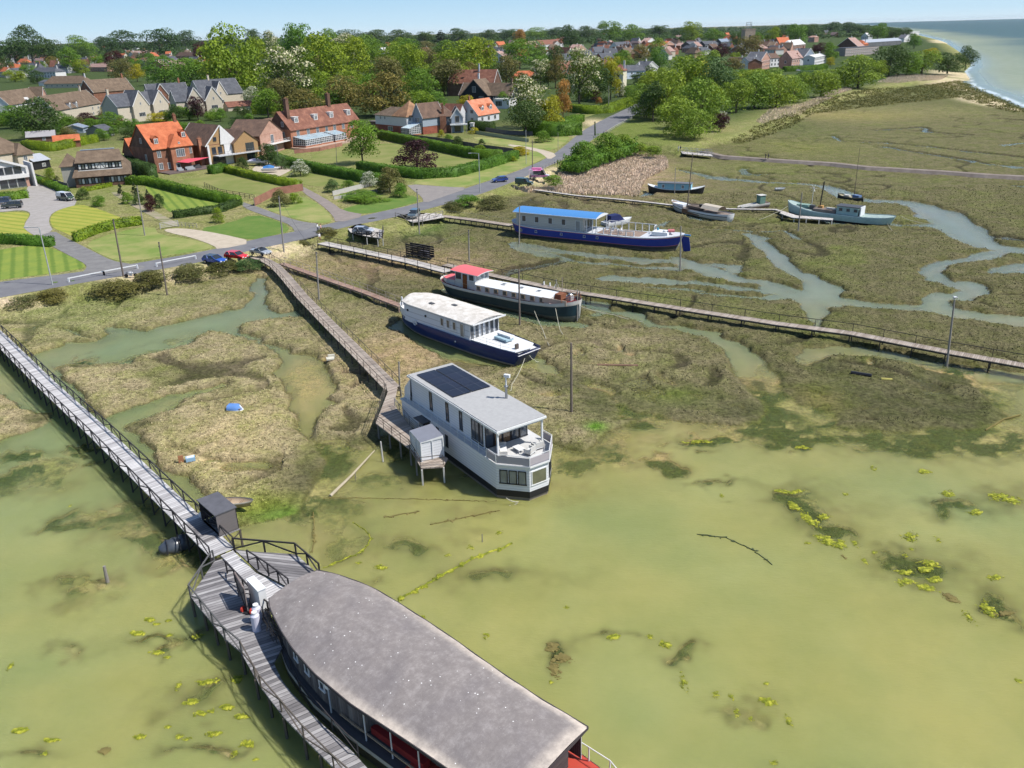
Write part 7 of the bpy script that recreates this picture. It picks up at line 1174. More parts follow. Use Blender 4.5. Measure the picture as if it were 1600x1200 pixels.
def far_house(a, b, D, ev, rd, wl, rf, kd, lb, group=None):
    e, L = H('house', a, b, lb); 
    if group: e['group'] = group
    ax = 'y' if kd == 'y' else 'x'; block(e, 0, L, 0, D, ev, rd, ax, {'h': 'hip', 'f': 'flat'}.get(kd, 'gable'), wl, rf, barge=WW if kd == 'y' else None, ov=.5)
    if kd != 'f': chim(e, L * (.5 if kd == 'y' else .9), D * .5, ev, rd + 1.8, BKO if (int(a[0]) % 2) else WW, 1.1)
    n = max(1, round(L / 5))
    for k in range(n):
        for z in ((ev * .3, ev * .72) if ev > 5 else (ev * .5,)): m = MB(); x = L * (k + .5) / n; m.box((x, -.03, z), (1.9, .12, ev * .27), WW if wl is not WW else M('paint', (.3, .3, .32))); m.box((x, -.1, z), (1.4, .03, ev * .2), PANEB); m.build('window', e)
    if kd in 'xh':
        m = MB(); m.box((-.03, D * .5, ev * .65), (.12, 1.9, ev * .27), WW); m.box((-.1, D * .5, ev * .65), (.03, 1.4, ev * .2), PANEB); m.build('window', e)
    return e
for f in FAR: far_house(*f)
rg = random.Random(21); WLS = [WW, WW, OFFW, BKO, PINKB, CRM, BK]; RFS = [TR, TB, TP, TT, TG, TG, TO]
cnt = 0
for k in range(900):
    u = rg.uniform(-60, 1330); hz = 48 - (u - 800) * .0262; v = hz + 9 + (rg.random() ** .8) * 40
    if 330 < u < 740 and v > hz + 13: continue
    if u > 1230 and v > hz + 24: continue
    w_ = rg.uniform(11, 20) / (mpp(P(u, v, 2))); far_house((u - w_ / 2, v), (u + w_ / 2, v + rg.uniform(-.4, .4)), rg.uniform(9, 14), rg.uniform(5, 7), rg.uniform(10, 14), rg.choice(WLS), rg.choice(RFS), rg.choice('xxxyh'), 'small ' + ('white' if cnt % 2 else 'brick') + ' roofed house far off in the town' if False else 'small house far off among the trees of the town', 'far houses of the town'); cnt += 1
    if cnt >= 180: break
for ru_, rv_, n in (((-40, 335), (14, 52), 36), ((745, 1125), (20, 52), 44), ((560, 745), (16, 26), 12)):
    for k in range(n):
        u = rg.uniform(*ru_); v = 48 - (u - 800) * .0262 + rg.uniform(*rv_); w_ = rg.uniform(12, 20) / mpp(P(u, v, 2)); far_house((u - w_ / 2, v), (u + w_ / 2, v + rg.uniform(-.8, .8)), rg.uniform(9, 13), rg.uniform(5.5, 7.5), rg.uniform(11, 15), rg.choice(WLS), rg.choice(RFS), rg.choice('xxyh'), 'small house far off among the trees of the town', 'far houses of the town')
# church tower
b_ = P(1167, 80, 2); e = empty('church_tower', b_, .1, 'square brown stone church tower with a scaffold frame on top', 'tower'); ht = 30; m = MB(); m.prism([(-8, -8), (8, -8), (8, 8), (-8, 8)], 0, ht, M('brick', (.38, .30, .23), (.45, .37, .29))); m.build('walls', e); m = MB()
for s in range(5):
    for q in (-8, 8): m.box((-6.8 + 3.4 * s, q, ht + 1), (2.0, .6, 2), M('brick', (.38, .30, .23), (.45, .37, .29))); m.box((q, -6.8 + 3.4 * s, ht + .9), (.6, 2.0, 1.9), M('brick', (.38, .30, .23), (.45, .37, .29)))
m.build('parapet', e); win(e, 0, -8.05, 20, 3, 6, 'n', DGREY, PANEB); m = MB()
for x in (-3, 3):
    for y in (-3, 3): m.bar((x, y, ht), (x, y, ht + 11), .5, .5, STEEL)
for z in (4, 7.5, 11): m.bar((-3, -3, ht + z), (3, -3, ht + z), .5, .5, STEEL); m.bar((-3, 3, ht + z), (3, 3, ht + z), .5, .5, STEEL)
m.build('scaffold', e)
# ---------------- cars, van, people ----------------
TYRE = M('paint', (.015, .015, .016), rough=.9); RIM = M('paint', (.4, .4, .42), rough=.3, metal=.7); LEN = M('glass', (.5, .5, .5)); CGL = M('glass', (.02, .025, .03)); TAIL = M('paint', (.4, .02, .02), rough=.3)
def car(u, v, rz, col, label, kind='hatch', z=2.05, roof=None, cat='car', L=4.3, name='parked_car', glassm=None):
    p = P(u, v, z); e = empty(name, (p.x, p.y, z), rz, label, cat); c = M('car', col); W_ = .88; rf = M('car', roof) if roof else c; g = glassm or CGL; s = L / 4.3
    PR = {'hatch': ([(-2.15, .45), (-2.15, .95), (-1.9, 1.0), (1.0, .98), (1.9, .86), (2.15, .65), (2.12, .4)], [(-1.95, 1.0), (-1.55, 1.46), (.15, 1.5), (1.05, .98)]), 'suv': ([(-2.2, .5), (-2.2, 1.1), (1.1, 1.1), (2.1, 1.0), (2.2, .75), (2.2, .45)], [(-2.15, 1.1), (-1.95, 1.75), (.3, 1.78), (1.1, 1.1)]),
          'van': ([(-2.15, .4), (-2.15, 1.15), (1.9, 1.15), (2.15, 1.0), (2.2, .45)], [(-2.15, 1.15), (-2.05, 2.1), (1.2, 2.1), (1.9, 1.15)]), 'open': ([(-2.15, .45), (-2.15, .95), (1.1, .95), (2.0, .82), (2.15, .5)], [(-.9, .95), (-.7, 1.25), (.4, 1.3), (1.0, .95)]), 'truck': ([(-2.4, .5), (-2.4, .9), (1.0, 1.1), (2.1, 1.05), (2.2, .5)], [(-2.4, .9), (-2.4, 1.95), (.6, 1.95), (1.0, 1.1)]),
          'ice': ([(-2.8, .4), (-2.8, 1.1), (1.9, 1.1), (2.7, .95), (2.75, .45)], [(-2.8, 1.1), (-2.8, 2.5), (1.0, 2.5), (1.7, 1.1)])}[kind]
    b, t = PR; m = MB(); sec = []
    for y, k in ((-W_, .96), (-W_ * 1.02, 1.0), (W_ * 1.02, 1.0), (W_, .96)): sec.append([(x * s * k, y, z_ if z_ > .5 else z_) for x, z_ in b])
    m.loft([r_ for r_ in sec], c, caps=c, closed=True); m.build('body', e); m = MB()
    tb = [(x * s, z_) for x, z_ in t]; n = len(tb); ins = .82 if kind in ('hatch', 'open', 'suv') else .93
    lo = [(x, y * W_, z_) for x, z_ in (tb[0], tb[-1]) for y in (-1, 1)]; hi = [(x, y * W_ * ins, z_) for x, z_ in (tb[1], tb[2]) for y in (-1, 1)]
    m.add(lo + hi, [(0, 2, 6, 4), (1, 5, 7, 3), (2, 3, 7, 6), (0, 4, 5, 1)], g); m.build('windows', e)
    m = MB(); x0, x1, zt = tb[1][0], tb[2][0], tb[1][1]
    if kind != 'open': m.prism([(x0 - .04, -W_ * ins - .02), (x1 + .06, -W_ * ins - .02), (x1 + .06, W_ * ins + .02), (x0 - .04, W_ * ins + .02)], zt - .03, zt + .05, rf)
    for y in (-1, 1):
        pil = [(tb[0], tb[1]), (tb[3], tb[2])] + ([(((tb[0][0] + tb[3][0]) / 2 - .3, tb[0][1]), ((x0 + x1) / 2 - .3, zt))] if kind != 'open' else [])
        for (a, b2) in pil: m.bar((a[0], y * (W_ + .01), a[1]), (b2[0], y * (W_ * ins + .02), b2[1]), .07, .1, c if kind != 'van' else rf)
    if kind in ('van', 'ice', 'truck'):
        for y in (-1, 1): m.add([(tb[0][0], y * (W_ + .015), tb[0][1]), (-.4 if kind != 'truck' else .1, y * (W_ + .015), tb[0][1]), (-.4 if kind != 'truck' else .1, y * (W_ * ins + .02), zt), (tb[1][0], y * (W_ * ins + .02), zt)], [(0, 1, 2, 3) if y < 0 else (3, 2, 1, 0)], rf if kind == 'van' else c)
    m.build('roof', e)
    for x in (-1.35 * s, 1.35 * s):
        for y in (-W_, W_):
            w2 = bpy.data.objects.new('wheel', None); COL.objects.link(w2); w2.parent = e; w2.location = (x, y, .33); q = MB(); q.tube([(0, -.11, 0), (0, .11, 0)], .33, TYRE, 16); q.build('tyre', w2); q = MB(); q.tube([(0, -.125, 0), (0, .125, 0)], .19, RIM, 10); q.build('rim', w2)
    xf = b[-1][0] * s
    for y in (-.62, .62): q = MB(); q.box((xf - .02, y, .68), (.12, .36, .16), LEN); q.build('headlight', e); q = MB(); q.box((-2.15 * s if kind != 'ice' else -2.8, y, .85), (.06, .26, .22), TAIL); q.build('tail_light', e)
    q = MB(); q.box((xf + .03, 0, .5), (.03, .5, .12), WHITE); q.build('number_plate', e); q = MB(); q.box((xf + .0, 0, .45), (.05, 1.2, .18), BLACK); q.build('grille', e); return e
car(336, 411, R(-28), (.012, .07, .36), 'blue hatchback with a black roof parked at the end of the knee rail', 'hatch', roof=(.01, .01, .012), L=4.6); car(370, 405, R(-24), (.62, .012, .012), 'bright red hatchback parked between the blue and the silver cars'); car(408, 398, R(-35), (.32, .34, .37), 'silver open topped car parked at the head of the brown footbridge', 'open', L=4.3)
car(568, 365, R(-12), (.38, .40, .44), 'silver hatchback on the timber parking deck'); car(647, 340, R(-100), (.10, .14, .17), 'blue grey four by four on the small parking deck', 'suv', L=4.2); car(781, 284, R(200), (.02, .05, .24), 'blue car driving along the road', name='car'); car(820, 290, R(-22), (.02, .06, .045), 'dark green old van with a pale bonnet at the roadside', 'truck', L=4.3, name='parked_van', cat='van')
v_ = car(103, 313, R(-28), (.05, .08, .06), 'white and green camper van parked on the paved drive', 'van', roof=(.7, .7, .7), L=4.7, name='camper_van', cat='van'); car(20, 325, R(192), (.045, .055, .07), 'dark grey four by four parked nearest on the paved drive', 'suv', L=4.6); car(2, 319, R(192), (.03, .06, .12), 'dark blue four by four half hidden behind the dark grey one', 'suv', L=4.6)
e = car(843, 279, R(-8), (.72, .62, .66), 'pink and white ice cream van selling at the roadside', 'ice', roof=(.70, .25, .45), name='ice_cream_van', cat='van', L=4.3); m = MB(); m.box((-.6, -.95, 1.75), (2.0, .08, .9), PANEV); m.box((-.6, -1.25, 2.35), (2.2, .7, .06), M('paint', (.7, .2, .45))); m.build('serving_hatch', e); m = MB(); m.box((-.8, 0, 2.75), (2.6, .9, .35), M('paint', (.7, .22, .42))); m.build('sign_box', e); m = MB(); m.box((0, -.93, .85), (4.6, .03, .25), M('paint', (.55, .08, .3))); m.build('stripe', e)
car(1293, 102, R(150), (.05, .06, .1), 'small dark car beside the low modern white house'); car(1236, 110, R(0), (.05, .06, .09), 'dark car parked in front of the seafront row'); car(1247, 111, R(10), (.6, .6, .62), 'white car parked in front of the pink brick house')
def boat_trailer(u, v, rz, L, top, label, name='covered_boat'):
    p = P(u, v, 2.3); e = empty(name, (p.x, p.y, 2.2), rz, label, 'boat'); hull(e, L, lambda t: 1.2 * (max(.05, 1 - (1 - min((1 - t) / .5, 1)) ** 2)) ** .6, [(1.3, 1), (1.1, 1.03), (.4, .6)], [WHITE, WHITE, WHITE], deck=1.25, deckmat=WHITE, n=14, rake=(0, 1.2)); m = MB(); m.loft([[(x, 1.1 * w_, 1.3), (x, .5 * w_, h_), (x, -.5 * w_, h_), (x, -1.1 * w_, 1.3)] for x, w_, h_ in ((-L * .4, 1, 1.7), (-L * .1, 1, 2.1), (L * .2, .8, 1.6))], top); m.build('cover', e)
boat_trailer(405, 257, R(-15), 7.5, M('paint', (.45, .43, .55)), 'white boat under a lilac cover on the gravel behind the hedge'); boat_trailer(424, 268, R(5), 5.5, M('paint', (.04, .16, .40)), 'boat under a blue tarpaulin on the gravel behind the hedge')
sheet('gravel_yard', [(392, 262), (420, 252), (440, 252), (462, 262), (440, 274), (425, 278), (400, 272)], LZ + .04, GRAV)
def person(u, v, z, rz, top, legs, label, hair=(.05, .03, .02), hat=None, skin=(.45, .28, .2), walk=.25):
    p = P(u, v, z); e = empty('person', (p.x, p.y, z), rz, label, 'person', 'people out walking'); sk = M('paint', skin, rough=.6, var=.05)
    me = bpy.data.meshes.new('body'); V = [(0, 0, .95), (0, 0, 1.15), (0, 0, 1.38), (0, 0, 1.50), (.01, 0, 1.63), (.02, 0, 1.74), (0, .09, .90), (walk * .4, .1, .5), (walk * .3 - .02, .1, .07), (walk * .3 + .15, .1, .04), (0, -.09, .90), (-walk * .3, -.1, .5), (-walk, -.1, .09), (-walk + .15, -.1, .04), (0, .19, 1.42), (-.05, .25, 1.15), (.06, .24, .92), (.08, .24, .84), (0, -.19, 1.42), (.02, -.26, 1.15), (.12, -.22, .94), (.15, -.22, .86)]
    E_ = [(0, 1), (1, 2), (2, 3), (3, 4), (4, 5), (0, 6), (6, 7), (7, 8), (8, 9), (0, 10), (10, 11), (11, 12), (12, 13), (2, 14), (14, 15), (15, 16), (16, 17), (2, 18), (18, 19), (19, 20), (20, 21)]
    rad = [.15, .13, .16, .055, .10, .085, .10, .065, .045, .04, .10, .065, .045, .04, .065, .048, .034, .03, .065, .048, .034, .03]; me.from_pydata(V, E_, []); o = bpy.data.objects.new('body', me); COL.objects.link(o); o.parent = e
    sm = o.modifiers.new('skin', 'SKIN'); 
    for i, r_ in enumerate(rad): me.skin_vertices[0].data[i].radius = (r_, r_) if False else (r_, r_ * .9)
    me.skin_vertices[0].data[0].use_root = True; o.modifiers.new('sub', 'SUBSURF').levels = 1; o.modifiers['sub'].render_levels = 1
    # skin, top and legs by height
    t = NT('outfit'); sp = t.n('ShaderNodeSeparateXYZ'); t.l(t.co(), sp.inputs[0]); c_ = t.mix(legs, top, t.math('GREATER_THAN', sp.outputs[2], .97)); c_ = t.mix(c_, skin, t.math('GREATER_THAN', sp.outputs[2], 1.5)); c_ = t.mix(c_, (.05, .04, .04), t.math('LESS_THAN', sp.outputs[2], .09)); t.set(c_, .8, .2); me.materials.append(t.m)
    m = MB(); m.blob((-.015, 0, 1.73), (.115, .095, .10), M('paint', hat or hair)); m.build('hat' if hat else 'hair', e)
def add_skin(): pass
for a in ((497, 362, 2.03, 2.8, (.7, .7, .7), (.05, .06, .1), 'person in a white top walking on the road edge', (.2, .1, .05)), (502, 363, 2.03, 2.9, (.6, .35, .3), (.2, .12, .08), 'person in a pink top on the road edge beside the one in white', (.1, .05, .03)), (867, 258, 2.05, 1.2, (.65, .65, .68), (.12, .13, .2), 'person in a white shirt walking up the road', (.4, .4, .4)), (871, 259, 2.05, 1.2, (.45, .3, .3), (.05, .05, .08), 'person in a dusky top walking up the road beside the white shirt', (.05, .03, .02)),
          (1060, 236, 1.6, .5, (.65, .65, .65), (.4, .4, .4), 'person in pale clothes at the start of the marsh path', (.1, .08, .05)), (1063, 236, 1.6, .5, (.05, .06, .08), (.04, .04, .05), 'person in dark clothes at the start of the marsh path', (.02, .02, .02)), (1196, 248, 1.3, .1, (.03, .03, .04), (.03, .03, .04), 'person in black on the grey causeway, ahead of the other', (.02, .02, .02)), (1200, 248.5, 1.3, .1, (.06, .06, .09), (.03, .03, .03), 'person in dark blue on the grey causeway, following the first', (.1, .07, .04)), (500, 377, 1.9, -.8, (.6, .6, .6), (.3, .15, .1), 'person in a grey top at the head of the pale footbridge', (.3, .25, .2)), (829, 282, 2.05, .2, (.02, .02, .03), (.02, .02, .03), 'person in black queuing beside the ice cream van', (.02, .02, .02))):
    person(a[0], a[1], a[2], a[3], a[4], a[5], a[6], hair=a[7])
def bike(u, v, rz, col, label):
    p = P(u, v, 2.05); e = empty('motorbike', (p.x, p.y, 2.05), rz, label, 'motorbike', 'motorbikes parked by the road'); m = MB(); m.blob((0, 0, .75), (.55, .16, .22), M('car', col)); m.box((-.4, 0, .8), (.7, .25, .1), BLACK); m.bar((.4, 0, .9), (.75, 0, .33), .08, .08, STEEL); m.bar((.35, -.35, 1.05), (.35, .35, 1.05), .04, .04, BLACK); m.box((0, 0, .45), (.5, .3, .35), GREY); m.build('body', e)
    for x in (-.75, .75): q = MB(); q.tube([(x, -.06, .32), (x, .06, .32)], .32, TYRE, 14); q.build('wheel', e)
bike(947, 208, 1.2, (.3, .02, .02), 'red motorbike parked by the pale roadside fence'); bike(943, 210, 1.2, (.02, .02, .02), 'black motorbike parked by the pale roadside fence')

bike(205, 433, .2, (.6, .6, .62), 'white scooter parked by the knee rail near the roadside poles')
HAZE = 0.000013
# ---------------- trees, hedges, reeds, scrub ----------------
def leafmat(name, c0, c1, blossom=None, bf=.5):
    t = NT(name); oi = t.n('ShaderNodeObjectInfo'); at = t.n('ShaderNodeAttribute', attribute_name='shade'); wp = t.world()
    col = t.mix(c0, c1, at.outputs['Fac']); n = t.noise(.28, 3, .6, wp)
    col = t.mix(col, (.55, .6, .5), t.ramp(n, [(.4, (1, 1, 1)), (.62, (0, 0, 0))]), 'MULTIPLY')
    col = t.mix(col, (1.35, 1.12, .8), oi.outputs['Random'], 'MULTIPLY')
    if blossom: a2 = t.n('ShaderNodeAttribute', attribute_name='top'); col = t.mix(col, blossom, t.math('GREATER_THAN', a2.outputs['Fac'], 1 - bf))
    t.set(col, .6, .25); out = t.t.nodes['Material Output']; tr = t.n('ShaderNodeBsdfTranslucent'); t.l(col, tr.inputs[0]); mx = t.n('ShaderNodeMixShader'); mx.inputs[0].default_value = .28; t.l(t.b.outputs[0], mx.inputs[1]); t.l(tr.outputs[0], mx.inputs[2]); t.l(mx.outputs[0], out.inputs[0]); return t.m
LM = {'L': leafmat('lime_leaves', (.145, .25, .018), (.26, .36, .03)), 'G': leafmat('green_leaves', (.085, .19, .02), (.16, .30, .035)), 'D': leafmat('dark_leaves', (.04, .085, .022), (.075, .14, .035)), 'B': leafmat('bronze_leaves', (.11, .115, .035), (.21, .20, .065)), 'C': leafmat('chestnut_leaves', (.08, .14, .02), (.13, .2, .03), (.62, .58, .38), .42),
      'P': leafmat('purple_leaves', (.035, .012, .018), (.075, .022, .03)), 'Y': leafmat('yellow_leaves', (.30, .32, .015), (.45, .42, .03)), 'O': leafmat('orange_leaves', (.36, .19, .05), (.5, .29, .09)), 'N': leafmat('conifer_needles', (.02, .04, .018), (.04, .07, .03)), 'W': leafmat('willow_leaves', (.15, .255, .03), (.25, .365, .045)), 'K': leafmat('hawthorn_leaves', (.12, .18, .05), (.18, .24, .08), (.62, .62, .5), .5), 'T': leafmat('teal_leaves', (.06, .13, .05), (.10, .19, .075)), 'S': leafmat('scrub_leaves', (.10, .115, .04), (.17, .18, .065))}
KN = {'L': 'bright lime green tree', 'G': 'mid green broadleaf tree', 'D': 'dark green tree', 'B': 'bronze brown tree', 'C': 'green tree covered in cream blossom candles', 'P': 'purple leaved tree', 'Y': 'yellow leaved tree', 'O': 'orange leaved tree', 'N': 'dark conifer', 'W': 'feathery willow', 'K': 'pale blossoming hawthorn', 'T': 'blue green tree', 'S': 'olive shrub'}
BARK = M('paint', (.10, .08, .06), rough=.95, var=.4)
def quads(cen, nor, size, rng):
    n = len(cen); a = rng.normal(size=(n, 3)); t = np.cross(nor, a); t /= np.linalg.norm(t, axis=1)[:, None] + 1e-9; b = np.cross(nor, t); s = (size * (.45 + 1.15 * rng.rand(n) ** 1.3))[:, None]
    k = .55 + .5 * rng.rand(n)[:, None]; v = np.stack([cen - t * s, cen + b * s * k, cen + t * s, cen - b * s * k], 1).reshape(-1, 3); return v, np.arange(4 * n).reshape(-1, 4)
def crown_mesh(seed, shape, n=5600, nl=30):
    r = np.random.RandomState(seed); cs = []; ns = []; top = []; sh = []; lob = []
    for i in range(nl):
        z = r.rand(); a = r.rand() * 6.283
        if shape == 'round': rr = math.sqrt(max(0, 1 - (z * 1.75 - .8) ** 2)) * .5; q = rr * (.45 + .35 * r.rand()); s = .15 + .09 * r.rand(); lob.append((q * math.cos(a), q * math.sin(a), .08 + z * .78, s, s * .8))
        elif shape == 'tall': rr = math.sqrt(max(0, 1 - (z * 1.7 - .75) ** 2)) * .36; q = rr * (.3 + .6 * r.rand()); s = .12 + .08 * r.rand(); lob.append((q * math.cos(a), q * math.sin(a), .06 + z * .84, s, s * 1.1))
        elif shape == 'cone': rr = (1 - z) * .5; q = rr * (.5 + .4 * r.rand()); s = .05 + .12 * (1 - z); lob.append((q * math.cos(a), q * math.sin(a), .03 + z * .92, s, s * .6))
        elif shape == 'dome': rr = math.sqrt(max(0, 1 - z * z)) * .5; q = rr * (.5 + .35 * r.rand()); s = .13 + .06 * r.rand(); lob.append((q * math.cos(a), q * math.sin(a), .05 + z * .8, s, s * .9))
        else: rr = math.sqrt(max(0, 1 - (z * 1.5 - .5) ** 2)) * .5; q = rr * (.3 + .6 * r.rand()); s = .10 + .10 * r.rand(); lob.append((q * math.cos(a), q * math.sin(a), .04 + z * .8, s, s * 1.25))
    if shape != 'cone': lob.append((0, 0, .5, .3, .34)); lob.append((0, 0, .3, .3, .26))
    w = np.array([l[3] ** 2 for l in lob]); w /= w.sum(); num = (w * n).astype(int) + 1
    for l, k in zip(lob, num):
        d = r.normal(size=(k, 3)); d[:, 2] = np.where(d[:, 2] < -.5, -d[:, 2], d[:, 2]); d /= np.linalg.norm(d, axis=1)[:, None]; rad = (.75 + .32 * r.rand(k) ** .7)[:, None]; p = np.array(l[:3]) + d * np.array([l[3], l[3], l[4]]) * rad
        cs.append(p); nn = d + r.normal(size=(k, 3)) * .55; ns.append(nn / np.linalg.norm(nn, axis=1)[:, None]); top.append(np.clip(.5 * d[:, 2] + .5, 0, 1) * (.35 + .65 * r.rand(k))); sh.append(np.clip(.25 + .5 * r.rand(k) + .25 * r.rand(), 0, 1))
    cs, ns = np.concatenate(cs), np.concatenate(ns); v, f = quads(cs, ns, np.full(len(cs), .0165 if n > 100 else .02), r); return v, f, np.repeat(np.concatenate(sh), 4), np.repeat(np.concatenate(top), 4)
PROT = {}
def proto(shape, k):
    key = (shape, k)
    if key not in PROT:
        v, f, sh, tp = crown_mesh(hash(shape) % 97 + k * 13 if False else {'round': 1, 'tall': 2, 'cone': 3, 'dome': 4, 'wisp': 5}[shape] * 100 + k, shape); o = np_mesh('crown', v, f, LM['G'], {'shade': ('FLOAT', sh), 'top': ('FLOAT', tp)}, smooth=False); PROT[key] = o.data; bpy.data.objects.remove(o)
    return PROT[key]
_tm = {}
def trunk_mesh(k):
    if k not in _tm:
        r = random.Random(k); m = MB(); m.tube([(0, 0, -.03), (.0, 0, .0), (.01, .005, .3), (0, .02, .62)], [.035, .026, .018, .006], BARK, 7)
        for i in range(7): a = r.uniform(0, 6.28); z = r.uniform(.18, .42); m.tube([(.005, 0, z), (.14 * math.cos(a), .14 * math.sin(a), z + .14), (.3 * math.cos(a), .3 * math.sin(a), z + .27)], [.013, .008, .003], BARK, 5)
        _tm[k] = m.mesh('trunk')
    return _tm[k]
TC = [0]
def tree(u, v, wpx, hpx_, kd, shape=None, label=None, z=2.0, group=None, name=None, cz=None, trunk=True):
    """wpx, hpx_: photographed width and height in pixels"""
    if 1125 < u < 1335 and v > 112 and kd in 'WLGTYK': hpx_ = max(10, min(hpx_, v - 110))
    if 990 < u <= 1125 and v > 130: hpx_ = min(hpx_, v - 88 - (1125 - u) * .05)
    p = P(u, v, z); k = mpp(p); W_, H_ = wpx * k, hpx(u, v, hpx_, z); TC[0] += 1; i = TC[0]
    if kd == 'W' and cz is None: cz = 0; W_ *= 1.12
    shape = shape or {'N': 'cone', 'O': 'tall', 'P': 'dome' if hpx_ < wpx * .8 else 'round'}.get(kd, 'round'); bush = shape == 'dome' or cz == 0
    e = empty(name or ({'N': 'conifer_tree', 'W': 'willow_tree', 'C': 'chestnut_tree'}.get(kd, 'broadleaf_tree')), p, (i * 2.399) % 6.28, label, 'tree', group); e.scale = (W_, W_, H_)
    lift = 0.0 if (bush or cz == 0) else (.1 if cz is None else cz)
    o = bpy.data.objects.new('crown', proto(shape, i % 4)); COL.objects.link(o); o.parent = e; o.location = (0, 0, lift - .02); o.scale = (1, 1, (1 - lift) * 1.04); o.material_slots[0].link = 'OBJECT'; o.material_slots[0].material = LM[kd]
    if trunk: q = bpy.data.objects.new('trunk', trunk_mesh(i % 3)); COL.objects.link(q); q.parent = e
    return e
def where(u, v):
    if v < 66 - (u - 800) * .0262: return 'on the skyline ' + ('at the far left' if u < 250 else 'left of centre' if u < 600 else 'behind the mid town roofs' if u < 900 else 'behind the town centre' if u < 1150 else 'behind the church tower')
    if u < 350: return 'among the upper left houses' if v < 140 else 'behind the first row of villas on the left'
    if u < 740: return 'in the big wood behind the long manor'
    if u < 960: return 'around the gardens left of the road' if v > 120 else 'between the mid town houses'
    if u < 1130: return 'in the thicket right of the road' if v > 105 else 'in the town centre'
    return 'along the marsh edge below the seafront row' if v > 105 else 'around the seafront row'
UL = {}
def T(*a, label=None, **k):
    u, v, w_, h_, kd = a[:5]
    if not label:
        sz = 'tall ' if h_ > 55 else 'small ' if h_ < 24 else ''
        label = sz + KN[kd] + ' ' + where(u, v); g = label + ' group'; UL[label] = UL.get(label, 0) + 1; k['group'] = label.replace('tree ', 'trees ', 1)
    if h_ < w_ * .75: k.setdefault('cz', 0)
    return tree(*a, label=label, **k)
T(567, 256, 60, 66, 'G', label='round mid green tree standing alone on the manor lawn', cz=.16); T(652, 263, 70, 44, 'P', 'dome', label='dark copper purple domed tree on the manor lawn')
